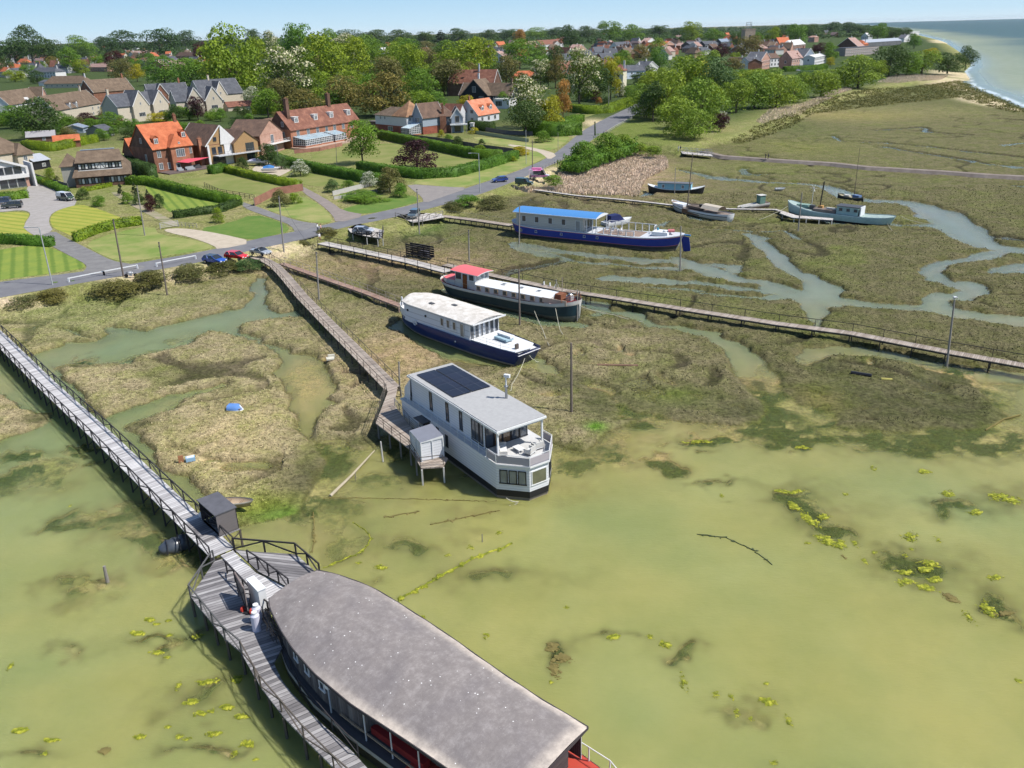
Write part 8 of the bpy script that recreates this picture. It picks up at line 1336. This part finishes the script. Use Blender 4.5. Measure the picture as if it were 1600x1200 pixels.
for a in ((458, 168, 96, 92, 'C'), (430, 100, 36, 48, 'C'), (543, 104, 48, 48, 'C'), (372, 160, 90, 112, 'L'), (340, 140, 62, 66, 'L'), (402, 150, 60, 84, 'L'), (300, 135, 64, 42, 'G'), (258, 133, 66, 40, 'G'), (470, 118, 62, 78, 'G'), (515, 140, 84, 82, 'L'), (560, 128, 60, 66, 'L'), (578, 106, 42, 48, 'G'), (608, 150, 66, 60, 'B'), (598, 182, 86, 64, 'B'), (640, 135, 56, 62, 'L'), (716, 124, 84, 56, 'L'), (700, 150, 68, 56, 'B'), (660, 160, 56, 50, 'G'), (621, 178, 34, 62, 'N'), (545, 178, 74, 56, 'B'),
          (445, 178, 66, 54, 'B'), (500, 165, 60, 50, 'L'), (655, 180, 50, 36, 'L'), (680, 175, 40, 30, 'G'), (420, 185, 50, 46, 'G'), (480, 185, 60, 44, 'B'), (640, 100, 40, 38, 'G'), (672, 110, 44, 34, 'B'), (752, 122, 54, 62, 'L'), (735, 140, 40, 40, 'B'), (520, 180, 50, 36, 'G'), (575, 165, 50, 46, 'G'), (26, 100, 64, 40, 'D'), (52, 98, 52, 54, 'D'), (86, 108, 44, 44, 'D'), (130, 92, 50, 34, 'G'), (168, 86, 40, 28, 'D'), (196, 82, 64, 32, 'D'), (252, 88, 62, 40, 'D'), (290, 78, 50, 28, 'D'), (318, 100, 27, 34, 'P'), (112, 114, 36, 38, 'G'), (130, 118, 24, 24, 'L'),
          (80, 108, 32, 18, 'P'), (24, 128, 34, 18, 'L'), (60, 131, 28, 20, 'D'), (192, 130, 40, 36, 'B'), (215, 128, 30, 26, 'Y'), (182, 112, 28, 32, 'P'), (10, 120, 30, 30, 'D'), (310, 188, 30, 36, 'P'), (276, 190, 26, 26, 'D'), (296, 188, 30, 20, 'G'), (180, 208, 42, 32, 'G'), (250, 190, 40, 14, 'Y'), (396, 165, 30, 28, 'K'), (136, 190, 34, 14, 'P'), (62, 218, 80, 62, 'D'), (30, 200, 50, 34, 'G'), (100, 205, 40, 30, 'G'), (210, 215, 26, 30, 'G'), (831, 200, 78, 76, 'C'), (862, 200, 42, 48, 'Y'), (880, 188, 30, 58, 'O'), (845, 138, 40, 44, 'C'), (868, 138, 34, 50, 'B'), (905, 165, 72, 84, 'C'), (934, 158, 50, 50, 'D'), (954, 156, 40, 66, 'Y'),
          (892, 78, 38, 36, 'D'), (812, 108, 56, 44, 'G'), (838, 100, 40, 34, 'G'), (812, 84, 32, 32, 'O'), (866, 108, 34, 34, 'D'), (792, 136, 44, 46, 'B'), (775, 132, 30, 30, 'D'), (902, 105, 30, 22, 'P'), (930, 118, 26, 24, 'P'), (975, 106, 34, 26, 'G'), (1030, 110, 30, 34, 'G'), (1000, 100, 34, 30, 'B'), (1025, 92, 30, 30, 'W'), (1066, 155, 74, 72, 'L'), (1040, 188, 62, 74, 'W'), (1020, 190, 48, 62, 'D'), (1095, 200, 76, 74, 'W'), (1060, 212, 64, 56, 'W'), (1122, 156, 66, 62, 'T'), (1010, 185, 32, 30, 'K'), (1084, 218, 66, 44, 'W'), (1124, 206, 30, 28, 'P'), (1122, 198, 34, 22, 'K'), (1150, 176, 50, 52, 'W'), (1178, 170, 56, 54, 'W'), (1212, 168, 60, 50, 'W'),
          (1240, 160, 44, 40, 'W'), (1282, 152, 50, 40, 'W'), (1340, 138, 76, 48, 'W'), (1388, 120, 62, 46, 'D'), (1372, 122, 30, 26, 'L'), (1440, 116, 56, 36, 'W'), (1416, 118, 46, 34, 'G'), (1480, 114, 50, 30, 'D'), (1508, 108, 34, 34, 'D'), (1262, 130, 40, 30, 'T'), (1190, 128, 60, 40, 'T'), (1150, 138, 50, 36, 'G'), (1090, 150, 50, 50, 'Y'), (1105, 105, 40, 26, 'W'), (1140, 118, 50, 26, 'B'), (1080, 68, 34, 32, 'L'), (1115, 66, 34, 20, 'G'), (952, 66, 42, 32, 'G'), (990, 66, 40, 26, 'G'), (1170, 92, 44, 34, 'B'), (1126, 94, 30, 24, 'P'), (1148, 96, 18, 14, 'L'), (1206, 70, 26, 26, 'L'), (1242, 72, 40, 32, 'G'), (1182, 72, 22, 20, 'G'),
          (1150, 76, 24, 24, 'D'), (1297, 98, 26, 30, 'G'), (1297, 104, 16, 14, 'Y'), (1282, 88, 22, 20, 'P'), (1274, 84, 16, 14, 'P'), (1370, 64, 32, 26, 'G'), (1392, 62, 28, 18, 'D'), (1412, 58, 24, 14, 'D'), (1345, 56, 30, 16, 'D'), (1428, 76, 24, 22, 'G'), (1455, 90, 28, 14, 'Y'), (1225, 62, 40, 22, 'D'), (1262, 58, 40, 20, 'D'), (1296, 54, 40, 18, 'D'), (1325, 54, 36, 18, 'D'), (1060, 60, 30, 16, 'D'), (1030, 58, 40, 18, 'D'), (920, 62, 40, 20, 'D'), (870, 62, 40, 18, 'D'), (840, 62, 40, 18, 'G'), (795, 64, 50, 18, 'D'), (760, 66, 40, 18, 'D'), (715, 70, 40, 24, 'D'), (690, 72, 34, 26, 'N'), (665, 70, 40, 20, 'D'), (630, 70, 50, 22, 'D'), (590, 70, 50, 22, 'D'), (548, 70, 60, 22, 'D'), (396, 72, 30, 26, 'D'), (362, 76, 26, 22, 'D'), (345, 74, 40, 16, 'D'),
          (728, 172, 30, 22, 'Y'), (746, 118, 30, 22, 'D'), (788, 168, 20, 24, 'G'), (1000, 132, 30, 18, 'D'), (1014, 136, 22, 14, 'L'), (1180, 160, 30, 20, 'L'), (1110, 180, 40, 46, 'L'), (1075, 180, 44, 40, 'D'), (1200, 150, 50, 44, 'W'), (1165, 150, 60, 40, 'W'), (1255, 140, 40, 26, 'L'), (1300, 136, 60, 26, 'W'), (1030, 140, 30, 24, 'D'), (985, 155, 20, 14, 'G'), (972, 146, 18, 10, 'P'), (700, 105, 40, 26, 'G'), (610, 110, 50, 40, 'L'), (660, 85, 50, 20, 'B')):
    T(*a)
T(822, 212, 62, 52, 'D', label='dark round tree on a bare trunk in front of the blossoming chestnut', cz=.2)
rgt = random.Random(5); n_ = 0
while n_ < 85:
    u = rgt.uniform(-80, 1330); hz = 48 - (u - 800) * .0262; v = hz + 7 + (rgt.random() ** 1.1) * 42
    if (350 < u < 740 and v > hz + 20) or (u > 1230 and v > hz + 24): continue
    p = P(u, v, 2); w_ = rgt.uniform(8, 17); h_ = w_ * rgt.uniform(.5, .8); k = mpp(p); T(u, v, w_ / k, h_ / k, rgt.choice('DDDGGGGBLP' if v > hz + 18 else 'DDDDGGB')); n_ += 1
for rng_u, rng_v, n_, kinds, wd in (((-70, 345), (30, 62), 30, 'DGGGBLDDP', (18, 34)), ((335, 735), (36, 125), 46, 'LLGGBLGD', (34, 62)), ((1000, 1310), (92, 178), 80, 'WWWLWTW', (34, 58)), ((-40, 440), (104, 158), 56, 'DGGDBG', (16, 34)), ((740, 1000), (56, 92), 16, 'GDGBLDO', (22, 36))):
    for _ in range(n_):
        u = rgt.uniform(*rng_u); hz = 48 - (u - 800) * .0262; v = hz + rgt.uniform(*rng_v)
        if rng_u[0] == 1000 and v > 300 - u * .105 - 8 + (u - 1000) * -.14: continue
        if rng_u[0] == 335 and v > 168: continue
        w_ = rgt.uniform(*wd) * (.6 + .4 * (v - hz) / rng_v[1]); T(u, v, w_, min(w_ * rgt.uniform(.65, 1.0), 18 if rng_u[0] == -40 else 99), rgt.choice(kinds))
# far woods down to the horizon: one mass of crowns
r = np.random.RandomState(3); N = 5200; yy = np.exp(r.uniform(math.log(2300), math.log(11000), N)); xx = r.uniform(-1.0, 1.0, N) * yy * .70 - 30; ok = sdf(xx, yy, W(SEA, 0), pad=80) < -40; xx, yy = xx[ok], yy[ok]; N = len(xx); b, f_, _, _ = crown_mesh(9, 'dome', 70, 8); b = b - np.array([0, 0, 0]); s = r.uniform(16, 40, N) * (1 + yy / 9000); hh = r.uniform(7, 15, N) * (1 + yy / 14000)
bb = np.repeat(b.reshape(-1, 4, 3).mean(1, keepdims=True), 4, 1).reshape(-1, 3); b = bb + (b - bb) * 4.2; vv = b[None] * np.stack([s, s, hh], 1)[:, None, :] + np.stack([xx, yy, np.full(N, 1.5)], 1)[:, None, :]; ff = f_[None] + (np.arange(N) * len(b))[:, None, None]
tag(np_mesh('far_woods', vv.reshape(-1, 3), ff.reshape(-1, 4), LM['D'], {'shade': ('FLOAT', r.rand(N * len(b))), 'top': ('FLOAT', np.zeros(N * len(b)))}, smooth=False), 'distant dark woods reaching to the horizon beyond the town', 'woods', None, 'stuff')
# hedges
def hedge(pts, width, h, kd, label, z=2.0, cat='hedge', dens=26, name='hedge', rough=.18, size=.13):
    q = [P(*p, z) for p in pts]; o = q[0]; rr_ = np.random.RandomState(len(label) * 7 + int(pts[0][0])); cs = []; ns = []; m = MB(); secs = []
    for i, p in enumerate(q):
        t = (q[min(i + 1, len(q) - 1)] - q[max(i - 1, 0)]).normalized(); n = Vector((-t.y, t.x, 0)); w2 = width / 2 - .1; d = p - o; secs.append([d - n * w2, d - n * w2 + Vector((0, 0, h - .12)), d + n * w2 + Vector((0, 0, h - .12)), d + n * w2][::-1])
    core = M('paint', (.03, .05, .012), rough=1); m.loft(secs, core, caps=core); m.build('tmp'); c0 = bpy.data.objects['tmp']
    for i in range(len(q) - 1):
        a, b_ = q[i] - o, q[i + 1] - o; L = (b_ - a).length; t = (b_ - a) / L; n = np.array((-t.y, t.x, 0)); t = np.array(t); a = np.array(a)
        for face, area in (('s', L * h), ('f', L * h), ('t', L * width), ('e', width * h if i in (0, len(q) - 2) else 0)):
            k = int(area * dens); 
            if k < 1: continue
            s_, u_ = rr_.rand(k), rr_.rand(k)
            if face == 't': pp = a + np.outer(s_ * L, t) + np.outer((u_ - .5) * width, n) + np.array([0, 0, h]); nn = np.tile([0, 0, 1.], (k, 1))
            elif face == 'e': x_ = 0 if i == 0 and rr_.rand() < .6 else L; pp = a + t * x_ + np.outer((u_ - .5) * width, n) + np.outer(s_ * h, [0, 0, 1]); nn = np.tile(t * (-1 if x_ == 0 else 1), (k, 1))
            else: sg = -1 if face == 's' else 1; pp = a + np.outer(s_ * L, t) + n * sg * width / 2 + np.outer(u_ * h, [0, 0, 1]); nn = np.tile(n * sg, (k, 1))
            wob = rough * (.4 * np.sin(pp[:, 0] * 1.9 + pp[:, 2] * 2) + .6 * np.sin(pp[:, 1] * 1.3 + pp[:, 0] * .6)); pp = pp + nn * (wob + rr_.rand(k) * rough)[:, None]; cs.append(pp); nn = nn + rr_.normal(size=(k, 3)) * .5; ns.append(nn / np.linalg.norm(nn, axis=1)[:, None])
    cs, ns = np.concatenate(cs), np.concatenate(ns); v, f = quads(cs, ns, np.full(len(cs), size), rr_); cv = np.array([v_.co[:] for v_ in c0.data.vertices]); cf = [tuple(p.vertices) for p in c0.data.polygons if len(p.vertices) == 4]; bpy.data.objects.remove(c0)
    f = np.concatenate([f, np.array(cf) + len(v)]); sh = np.concatenate([np.repeat(rr_.rand(len(cs)), 4), np.zeros(len(cv))]); v = np.concatenate([v, cv]); ob = np_mesh(name, v, f, LM[kd], {'shade': ('FLOAT', sh), 'top': ('FLOAT', sh * 0)}, smooth=False); ob.location = o; return tag(ob, label, cat)
for a in (([(119, 378), (150, 365), (185, 356), (223, 351)], 1.2, 1.9, 'L', 'clipped bright hedge along the edge of the round striped lawn'), ([(-40, 380), (0, 380), (30, 381), (83, 385)], 1.6, 1.9, 'G', 'clipped hedge left of the drive mouth'), ([(200, 288), (235, 289), (300, 306), (374, 321)], 2.0, 2.2, 'G', 'dark hedge running down from the red tiled house to the drive'), ([(374, 320), (345, 331), (272, 341)], 1.6, 1.6, 'D', 'low dark hedge above the stony rockery'), ([(352, 268), (400, 280), (468, 294)], 2.0, 1.9, 'L', 'bright clipped hedge between the two lawns of the brick villas'),
          ([(425, 250), (440, 256), (480, 266), (560, 282), (600, 288)], 2.6, 2.6, 'G', 'thick garden hedge from the white boats to the terraced bank'), ([(562, 266), (600, 272), (660, 279), (710, 276), (760, 263), (806, 248)], 2.6, 2.6, 'G', 'long tall hedge along the manor lawn beside the road verge'), ([(594, 216), (660, 230), (740, 247), (782, 250)], 2.6, 3.0, 'G', 'dark hedge on the far side of the manor lawn'), ([(734, 203), (771, 205)], 3.0, 3.6, 'D', 'square dark hedge in front of the orange roofed cottage'), ([(826, 209), (870, 212), (905, 210)], 7, 4.6, 'G', 'bulky rounded hedge at the bend of the road'),
          ([(893, 174), (925, 178), (950, 176), (988, 162)], 5, 3.4, 'L', 'bright hedge beside the far end of the road'), ([(848, 200), (880, 198), (905, 190)], 5, 3, 'G', 'low hedge behind the bulky rounded one'), ([(-40, 190), (20, 192), (50, 196)], 6, 4.2, 'G', 'broad hedge at the far left behind the villas'), ([(40, 232), (85, 236), (130, 226), (150, 222)], 3, 3, 'L', 'hedge winding behind the half timbered house'), ([(-30, 318), (20, 312), (44, 309)], 2, 2.0, 'G', 'clipped hedge in front of the modern white house'), ([(1226, 112), (1290, 108)], 5, 4, 'G', 'seafront hedge in front of the low modern house'),
          ([(50, 282), (75, 290), (105, 303)], 1.6, 1.6, 'G', 'leafy hedge behind the paved drive'), ([(395, 178), (440, 176), (470, 172)], 7, 4, 'L', 'lime hedge behind the brick villas'), ([(893, 268), (915, 258), (938, 250), (962, 243), (985, 236)], 6, 2.8, 'G', 'thick clump of green bushes at the road edge above the reeds', 'K'), ([(1330, 112), (1372, 108)], 8, 7, 'D', 'dense dark hedge below the large hall'), ([(330, 272), (352, 268)], 3, 2.4, 'G', 'square hedge beside the brick terrace'), ([(128, 300), (150, 296), (174, 291)], 1.2, 1.0, 'L', 'row of low clipped box in front of the half timbered house'), ([(195, 262), (215, 272), (240, 280)], 3, 4, 'D', 'tall dark hedge between the half timbered and the red tiled house')):
    hedge(*a[:5], rough=1.1 if len(a) > 5 else .18, size=.2 if len(a) > 5 else .13)
SH = [(342, 348, 22, 24, 'L', 'bright round clipped bush in the rockery'), (236, 330, 24, 26, 'P', 'dark round bush in the garden by the striped lawn'), (218, 320, 20, 18, 'D', 'small dark conifer bush on the garden terrace'), (250, 325, 20, 22, 'D', 'dark bush right of the purple round one'), (200, 318, 24, 18, 'G', 'green bush on the garden terrace'), (190, 305, 14, 20, 'N', 'tiny conifer left in the terrace garden'), (212, 305, 16, 20, 'N', 'tiny conifer in the middle of the terrace garden'), (232, 312, 14, 16, 'N', 'tiny conifer right in the terrace garden'), (82, 290, 24, 28, 'L', 'bright small tree by the board fence'), (155, 322, 28, 16, 'G', 'low bush at the edge of the paved drive'), (130, 312, 22, 18, 'D', 'dark bush behind the camper van'),
      (380, 268, 24, 22, 'D', 'spiky dark bush on the gravel by the white boat'), (420, 258, 40, 34, 'D', 'dark leafy shrub by the brick house'), (440, 264, 30, 22, 'T', 'grey green shrub behind the covered boat'), (470, 275, 34, 26, 'K', 'pale olive shrub at the hedge corner'), (610, 302, 50, 40, 'B', 'big bronze shrub above the terraced bank'), (578, 292, 30, 24, 'K', 'pale spiky shrub above the terraced bank'), (625, 308, 30, 22, 'G', 'green shrub at the bend of the brown drive'), (520, 300, 28, 20, 'T', 'spiky palm like shrub on the terraced bank'), (545, 296, 30, 14, 'G', 'low green shrub on the terraced bank'), (560, 307, 60, 10, 'G', 'planted strip between the pale walls'), (570, 314, 80, 11, 'G', 'row of low bushes below the lower pale wall'),
      (438, 322, 36, 26, 'B', 'bronze shrub beside the curved brick wall'), (460, 318, 26, 16, 'L', 'bright low shrub by the curved brick wall'), (600, 300, 20, 18, 'L', 'bright shrub beside the bronze one'), (700, 222, 22, 12, 'G', 'clipped green bush in the long garden'), (716, 228, 24, 15, 'D', 'round dark bush in the long garden'), (690, 214, 14, 11, 'Y', 'yellow bush in the long garden'), (740, 209, 18, 10, 'Y', 'yellow bush by the white cottage'), (753, 226, 12, 9, 'D', 'tiny dark bush in the long garden'), (750, 234, 22, 8, 'L', 'low flat bush in the long garden'), (812, 243, 36, 14, 'Y', 'olive yellow shrubs by the end of the path'), (850, 222, 30, 18, 'G', 'shrubs by the low white wall'), (800, 252, 18, 8, 'L', 'small bright bush at the left of the path'),
      (932, 160, 20, 20, 'P', 'round purple brown bush by the far hedge'), (918, 158, 22, 16, 'G', 'round green bush left of the purple one'), (946, 166, 16, 15, 'D', 'round dark bush right of the purple one'), (936, 162, 12, 10, 'O', 'orange bush by the far hedge'), (908, 158, 16, 14, 'B', 'round bronze bush by the far hedge'), (968, 152, 22, 24, 'K', 'pink white blossoming bush by the cream house'), (985, 150, 40, 16, 'G', 'hedge like bush before the cream house'), (1008, 134, 28, 16, 'L', 'bright bush by the white cottages'), (1015, 122, 22, 20, 'D', 'dark bush by the white cottages'),
      (912, 262, 56, 40, 'G', 'large green bush at the road edge above the reeds'), (944, 248, 64, 40, 'G', 'largest green bush right of the ivy pole'), (972, 238, 48, 28, 'L', 'green bush at the right end of the roadside clump'), (1000, 240, 30, 16, 'W', 'yellow green bush on the green near the footpath'), (1020, 244, 34, 16, 'W', 'yellowish bush before the footpath bridge'), (985, 236, 24, 14, 'S', 'olive bush between the green bushes'), (905, 262, 20, 14, 'W', 'small pale bush above the reeds'), (708, 332, 36, 18, 'S', 'olive bush at the roadside by the grey deck'), (865, 288, 40, 14, 'G', 'green bush below the ice cream van'), (770, 322, 60, 16, 'S', 'olive scrub bush on the marsh bank'), (730, 318, 50, 14, 'G', 'green bush on the marsh bank by the road'),
      (380, 446, 1, 1, None, ''), (180, 460, 80, 22, 'S', 'olive scrub bush below the white van of railings'), (235, 446, 70, 22, 'S', 'olive scrub bush at the foot of the marsh edge pole'), (300, 432, 70, 20, 'S', 'olive scrub bush below the blue hatchback'), (350, 424, 60, 16, 'S', 'olive scrub bush below the red hatchback'), (390, 420, 46, 16, 'T', 'grey green scrub at the head of the brown footbridge'), (85, 468, 60, 16, 'S', 'olive scrub bush on the bank at the left'), (35, 476, 60, 12, 'S', 'low scrub at the left end of the bank'), (88, 452, 22, 12, 'G', 'round green bush below the left street lamp'), (115, 450, 20, 12, 'G', 'round green bush right of the left street lamp'), (510, 372, 46, 16, 'S', 'olive scrub at the head of the pale footbridge'), (475, 384, 30, 9, 'S', 'low scrub on the sandy verge'), (583, 350, 24, 10, 'S', 'low scrub behind the silver hatchback'), (272, 424, 16, 8, 'S', 'tiny scrub bush beside the knee rail'), (430, 383, 24, 8, 'S', 'tuft of scrub beside the verge pole')]
for u, v, w_, h_, kd, lb in SH:
    if not kd: continue
    z_ = 2.0 if v < 370 and u < 1000 or v < 300 and u < 900 else (1.0 if v > 372 else 1.6)
    if kd == 'S' or v > 408: z_ = .8
    o = tree(u, v, w_, h_, kd, 'cone' if kd == 'N' else 'dome', lb.replace('white van of railings', 'tall roadside pole'), z=z_, name='shrub', cz=0, trunk=True); o['category'] = 'shrub'
# reeds, marsh scrub, long grass: nobody could count them
def scatter_in(poly, n, z, seed):
    w_ = W(poly, z); r = np.random.RandomState(seed); lo, hi = w_.min(0), w_.max(0); X_, Y_ = r.uniform(lo[0], hi[0], n * 4), r.uniform(lo[1], hi[1], n * 4); k = sdf(X_, Y_, w_) > 0; X_, Y_ = X_[k][:n], Y_[k][:n]; return X_, Y_, r
def gz(x, y): 
    i = np.clip(np.searchsorted(ry, y), 0, len(ry) - 1); h = .74 * np.sqrt(ry[i] ** 2 + 1500); j = np.clip(np.rint(((x - .01 * ry[i]) / h + 1) / 2 * (NC - 1)).astype(int), 0, NC - 1); return Z[i * NC + j]
def blades(name, polys, n, h, w_, c0, c1, label, seed, lean=.25, kind='grass'):
    cs = []
    for pi_, poly in enumerate(polys):
        x, y, r = scatter_in(poly, n[pi_], .5, seed + pi_); z = gz(x, y); k = z > .15; x, y, z = x[k], y[k], z[k]; m = len(x); a = r.rand(m) * 6.283; hh = h * (.6 + .7 * r.rand(m)); d = np.stack([np.cos(a), np.sin(a), 0 * a], 1) * (w_ * (.6 + .8 * r.rand(m)))[:, None]; b = np.stack([x, y, z - .1], 1); t = b + np.stack([r.normal(size=m) * lean * hh, r.normal(size=m) * lean * hh, hh], 1); cs.append(np.stack([b - d, b + d, t + d * .35, t - d * .35], 1).reshape(-1, 3))
    v = np.concatenate(cs); t = NT(name); n1 = t.noise(.5, 4, .7, t.world()); at_ = t.n('ShaderNodeAttribute', attribute_name='shade'); t.set(t.mix(t.mix(c0, c1, at_.outputs['Fac']), (.6, .62, .55), t.ramp(n1, [(.4, (0, 0, 0)), (.65, (1, 1, 1))]), 'MULTIPLY'), .9, .1)
    tag(np_mesh(name, v, np.arange(len(v)).reshape(-1, 4), t.m, {'shade': ('FLOAT', np.repeat(np.random.RandomState(1).rand(len(v) // 4), 4))}, smooth=False), label, kind, None, 'stuff')
blades('reeds', [[(880, 268), (915, 252), (960, 238), (1040, 246), (1045, 262), (1010, 280), (1000, 297), (900, 296), (865, 288)], [(1180, 196), (1200, 178), (1250, 168), (1290, 152), (1300, 158), (1240, 185), (1190, 200)], [(1370, 132), (1400, 120), (1480, 120), (1470, 126), (1400, 134)], [(1285, 152), (1320, 140), (1330, 144), (1300, 154)], [(800, 300), (880, 290), (1000, 298), (1000, 306), (900, 302)]], [44000, 9000, 8000, 4000, 6000], .8, .09, (.70, .53, .40), (.85, .68, .53), 'pinkish tan reed bed between the road bushes and the pale blue boat', 5)
scr = [[(1140, 222), (1180, 205), (1230, 185), (1290, 158), (1350, 145), (1420, 136), (1500, 126), (1540, 137), (1600, 166), (1640, 186), (1600, 180), (1540, 165), (1500, 152), (1420, 160), (1330, 170), (1270, 178), (1240, 196), (1200, 212), (1160, 224)]]
x, y, r = scatter_in(scr[0], 64000, .6, 4); nz = fbm(x, y, 10, 3) + .8 * fbm(x, y, 2.5, 2); k = nz > -.35; x, y = x[k], y[k]; m_ = len(x); cen = np.stack([x, y, gz(x, y) + r.rand(m_) * .7 * (.7 + nz[k])], 1); nn = r.normal(size=(m_, 3)) * .6 + [0, 0, .8]; nn /= np.linalg.norm(nn, axis=1)[:, None]; v, f = quads(cen, nn, np.full(m_, .27), r)
tag(np_mesh('scrub', v, f, LM['S'], {'shade': ('FLOAT', np.repeat(r.rand(m_), 4)), 'top': ('FLOAT', np.zeros(4 * m_))}, smooth=False), 'dark olive sea scrub along the shore side of the marsh', 'scrub', None, 'stuff')
# tufts of the near marsh
r = np.random.RandomState(8); cand = np.where((dmar > .25) & (Y < 215) & (Z > .2) & (Z < 1.2))[0]; pr_ = (XX.ravel()[cand] ** 2 + Y[cand] ** 2 + 1600); pick = r.choice(cand, 150000, replace=False, p=(1 / pr_ ** .2) / (1 / pr_ ** .2).sum()); m_ = len(pick); x = X[pick] + r.normal(size=m_) * .15; y = Y[pick] + r.normal(size=m_) * .15; sz = .042 + .00035 * Y[pick]; cen = np.stack([x, y, Z[pick] + .0 + r.rand(m_) * .10], 1); nn = r.normal(size=(m_, 3)) * .8 + [0, 0, .55]; nn /= np.linalg.norm(nn, axis=1)[:, None]; v, f = quads(cen, nn, sz, r)
tc = colr[pick] * (.75 + .5 * r.rand(m_)[:, None]); tc = np.concatenate([np.clip(tc, 0, .7), np.ones((m_, 1))], 1); tm = NT('marsh_tufts'); ta = tm.n('ShaderNodeAttribute', attribute_name='tint'); tm.set(ta.outputs['Color'], .9, .1)
tag(np_mesh('marsh_plants', v, f, tm.m, {'tint': ('FLOAT_COLOR', np.repeat(tc, 4, 0))}, smooth=False), 'low tan and green salt marsh plants covering the mud', 'marsh plants', None, 'stuff')
# sky backdrop ring, far beyond everything
m = MB(); sm = NT('sky'); em = sm.n('ShaderNodeEmission'); sp = sm.n('ShaderNodeSeparateXYZ'); sm.l(sm.co(), sp.inputs[0]); sm.l(sm.ramp(sm.math('DIVIDE', sp.outputs[2], 9000.0), [(0.0, (.58, .70, .78)), (.05, (.48, .65, .77)), (.16, (.38, .58, .75)), (.35, (.26, .46, .70)), (1.0, (.15, .32, .60))]), em.inputs[0]); em.inputs[1].default_value = 0.92; sm.l(em.outputs[0], sm.t.nodes['Material Output'].inputs[0])
secs = []
for k in range(49): a = 2 * math.pi * k / 48; secs.append([(42000 * math.cos(a), 42000 * math.sin(a), z_) for z_ in (-500, 0, 2000, 5000, 9000)])
m.loft(secs, sm.m); tag(m.build('sky', None, True), kind='structure')

if HAZE:
    me = bpy.data.meshes.new('haze'); m = MB(); m.box((0, 0, 0), (60000, 60000, 70), None); m.mats = []; me.from_pydata(m.v, [], m.f); hz_ = bpy.data.objects.new('haze', me); COL.objects.link(hz_); hz_.location = (0, 0, 20 + 24); tag(hz_, kind='stuff')
    hm = bpy.data.materials.new('haze'); hm.use_nodes = True; q = hm.node_tree; q.nodes.remove(q.nodes['Principled BSDF']); pv = q.nodes.new('ShaderNodeVolumePrincipled'); pv.inputs['Density'].default_value = HAZE; pv.inputs['Color'].default_value = (.80, .88, .95, 1); pv.inputs['Anisotropy'].default_value = .3; q.links.new(pv.outputs[0], q.nodes['Material Output'].inputs['Volume']); me.materials.append(hm)
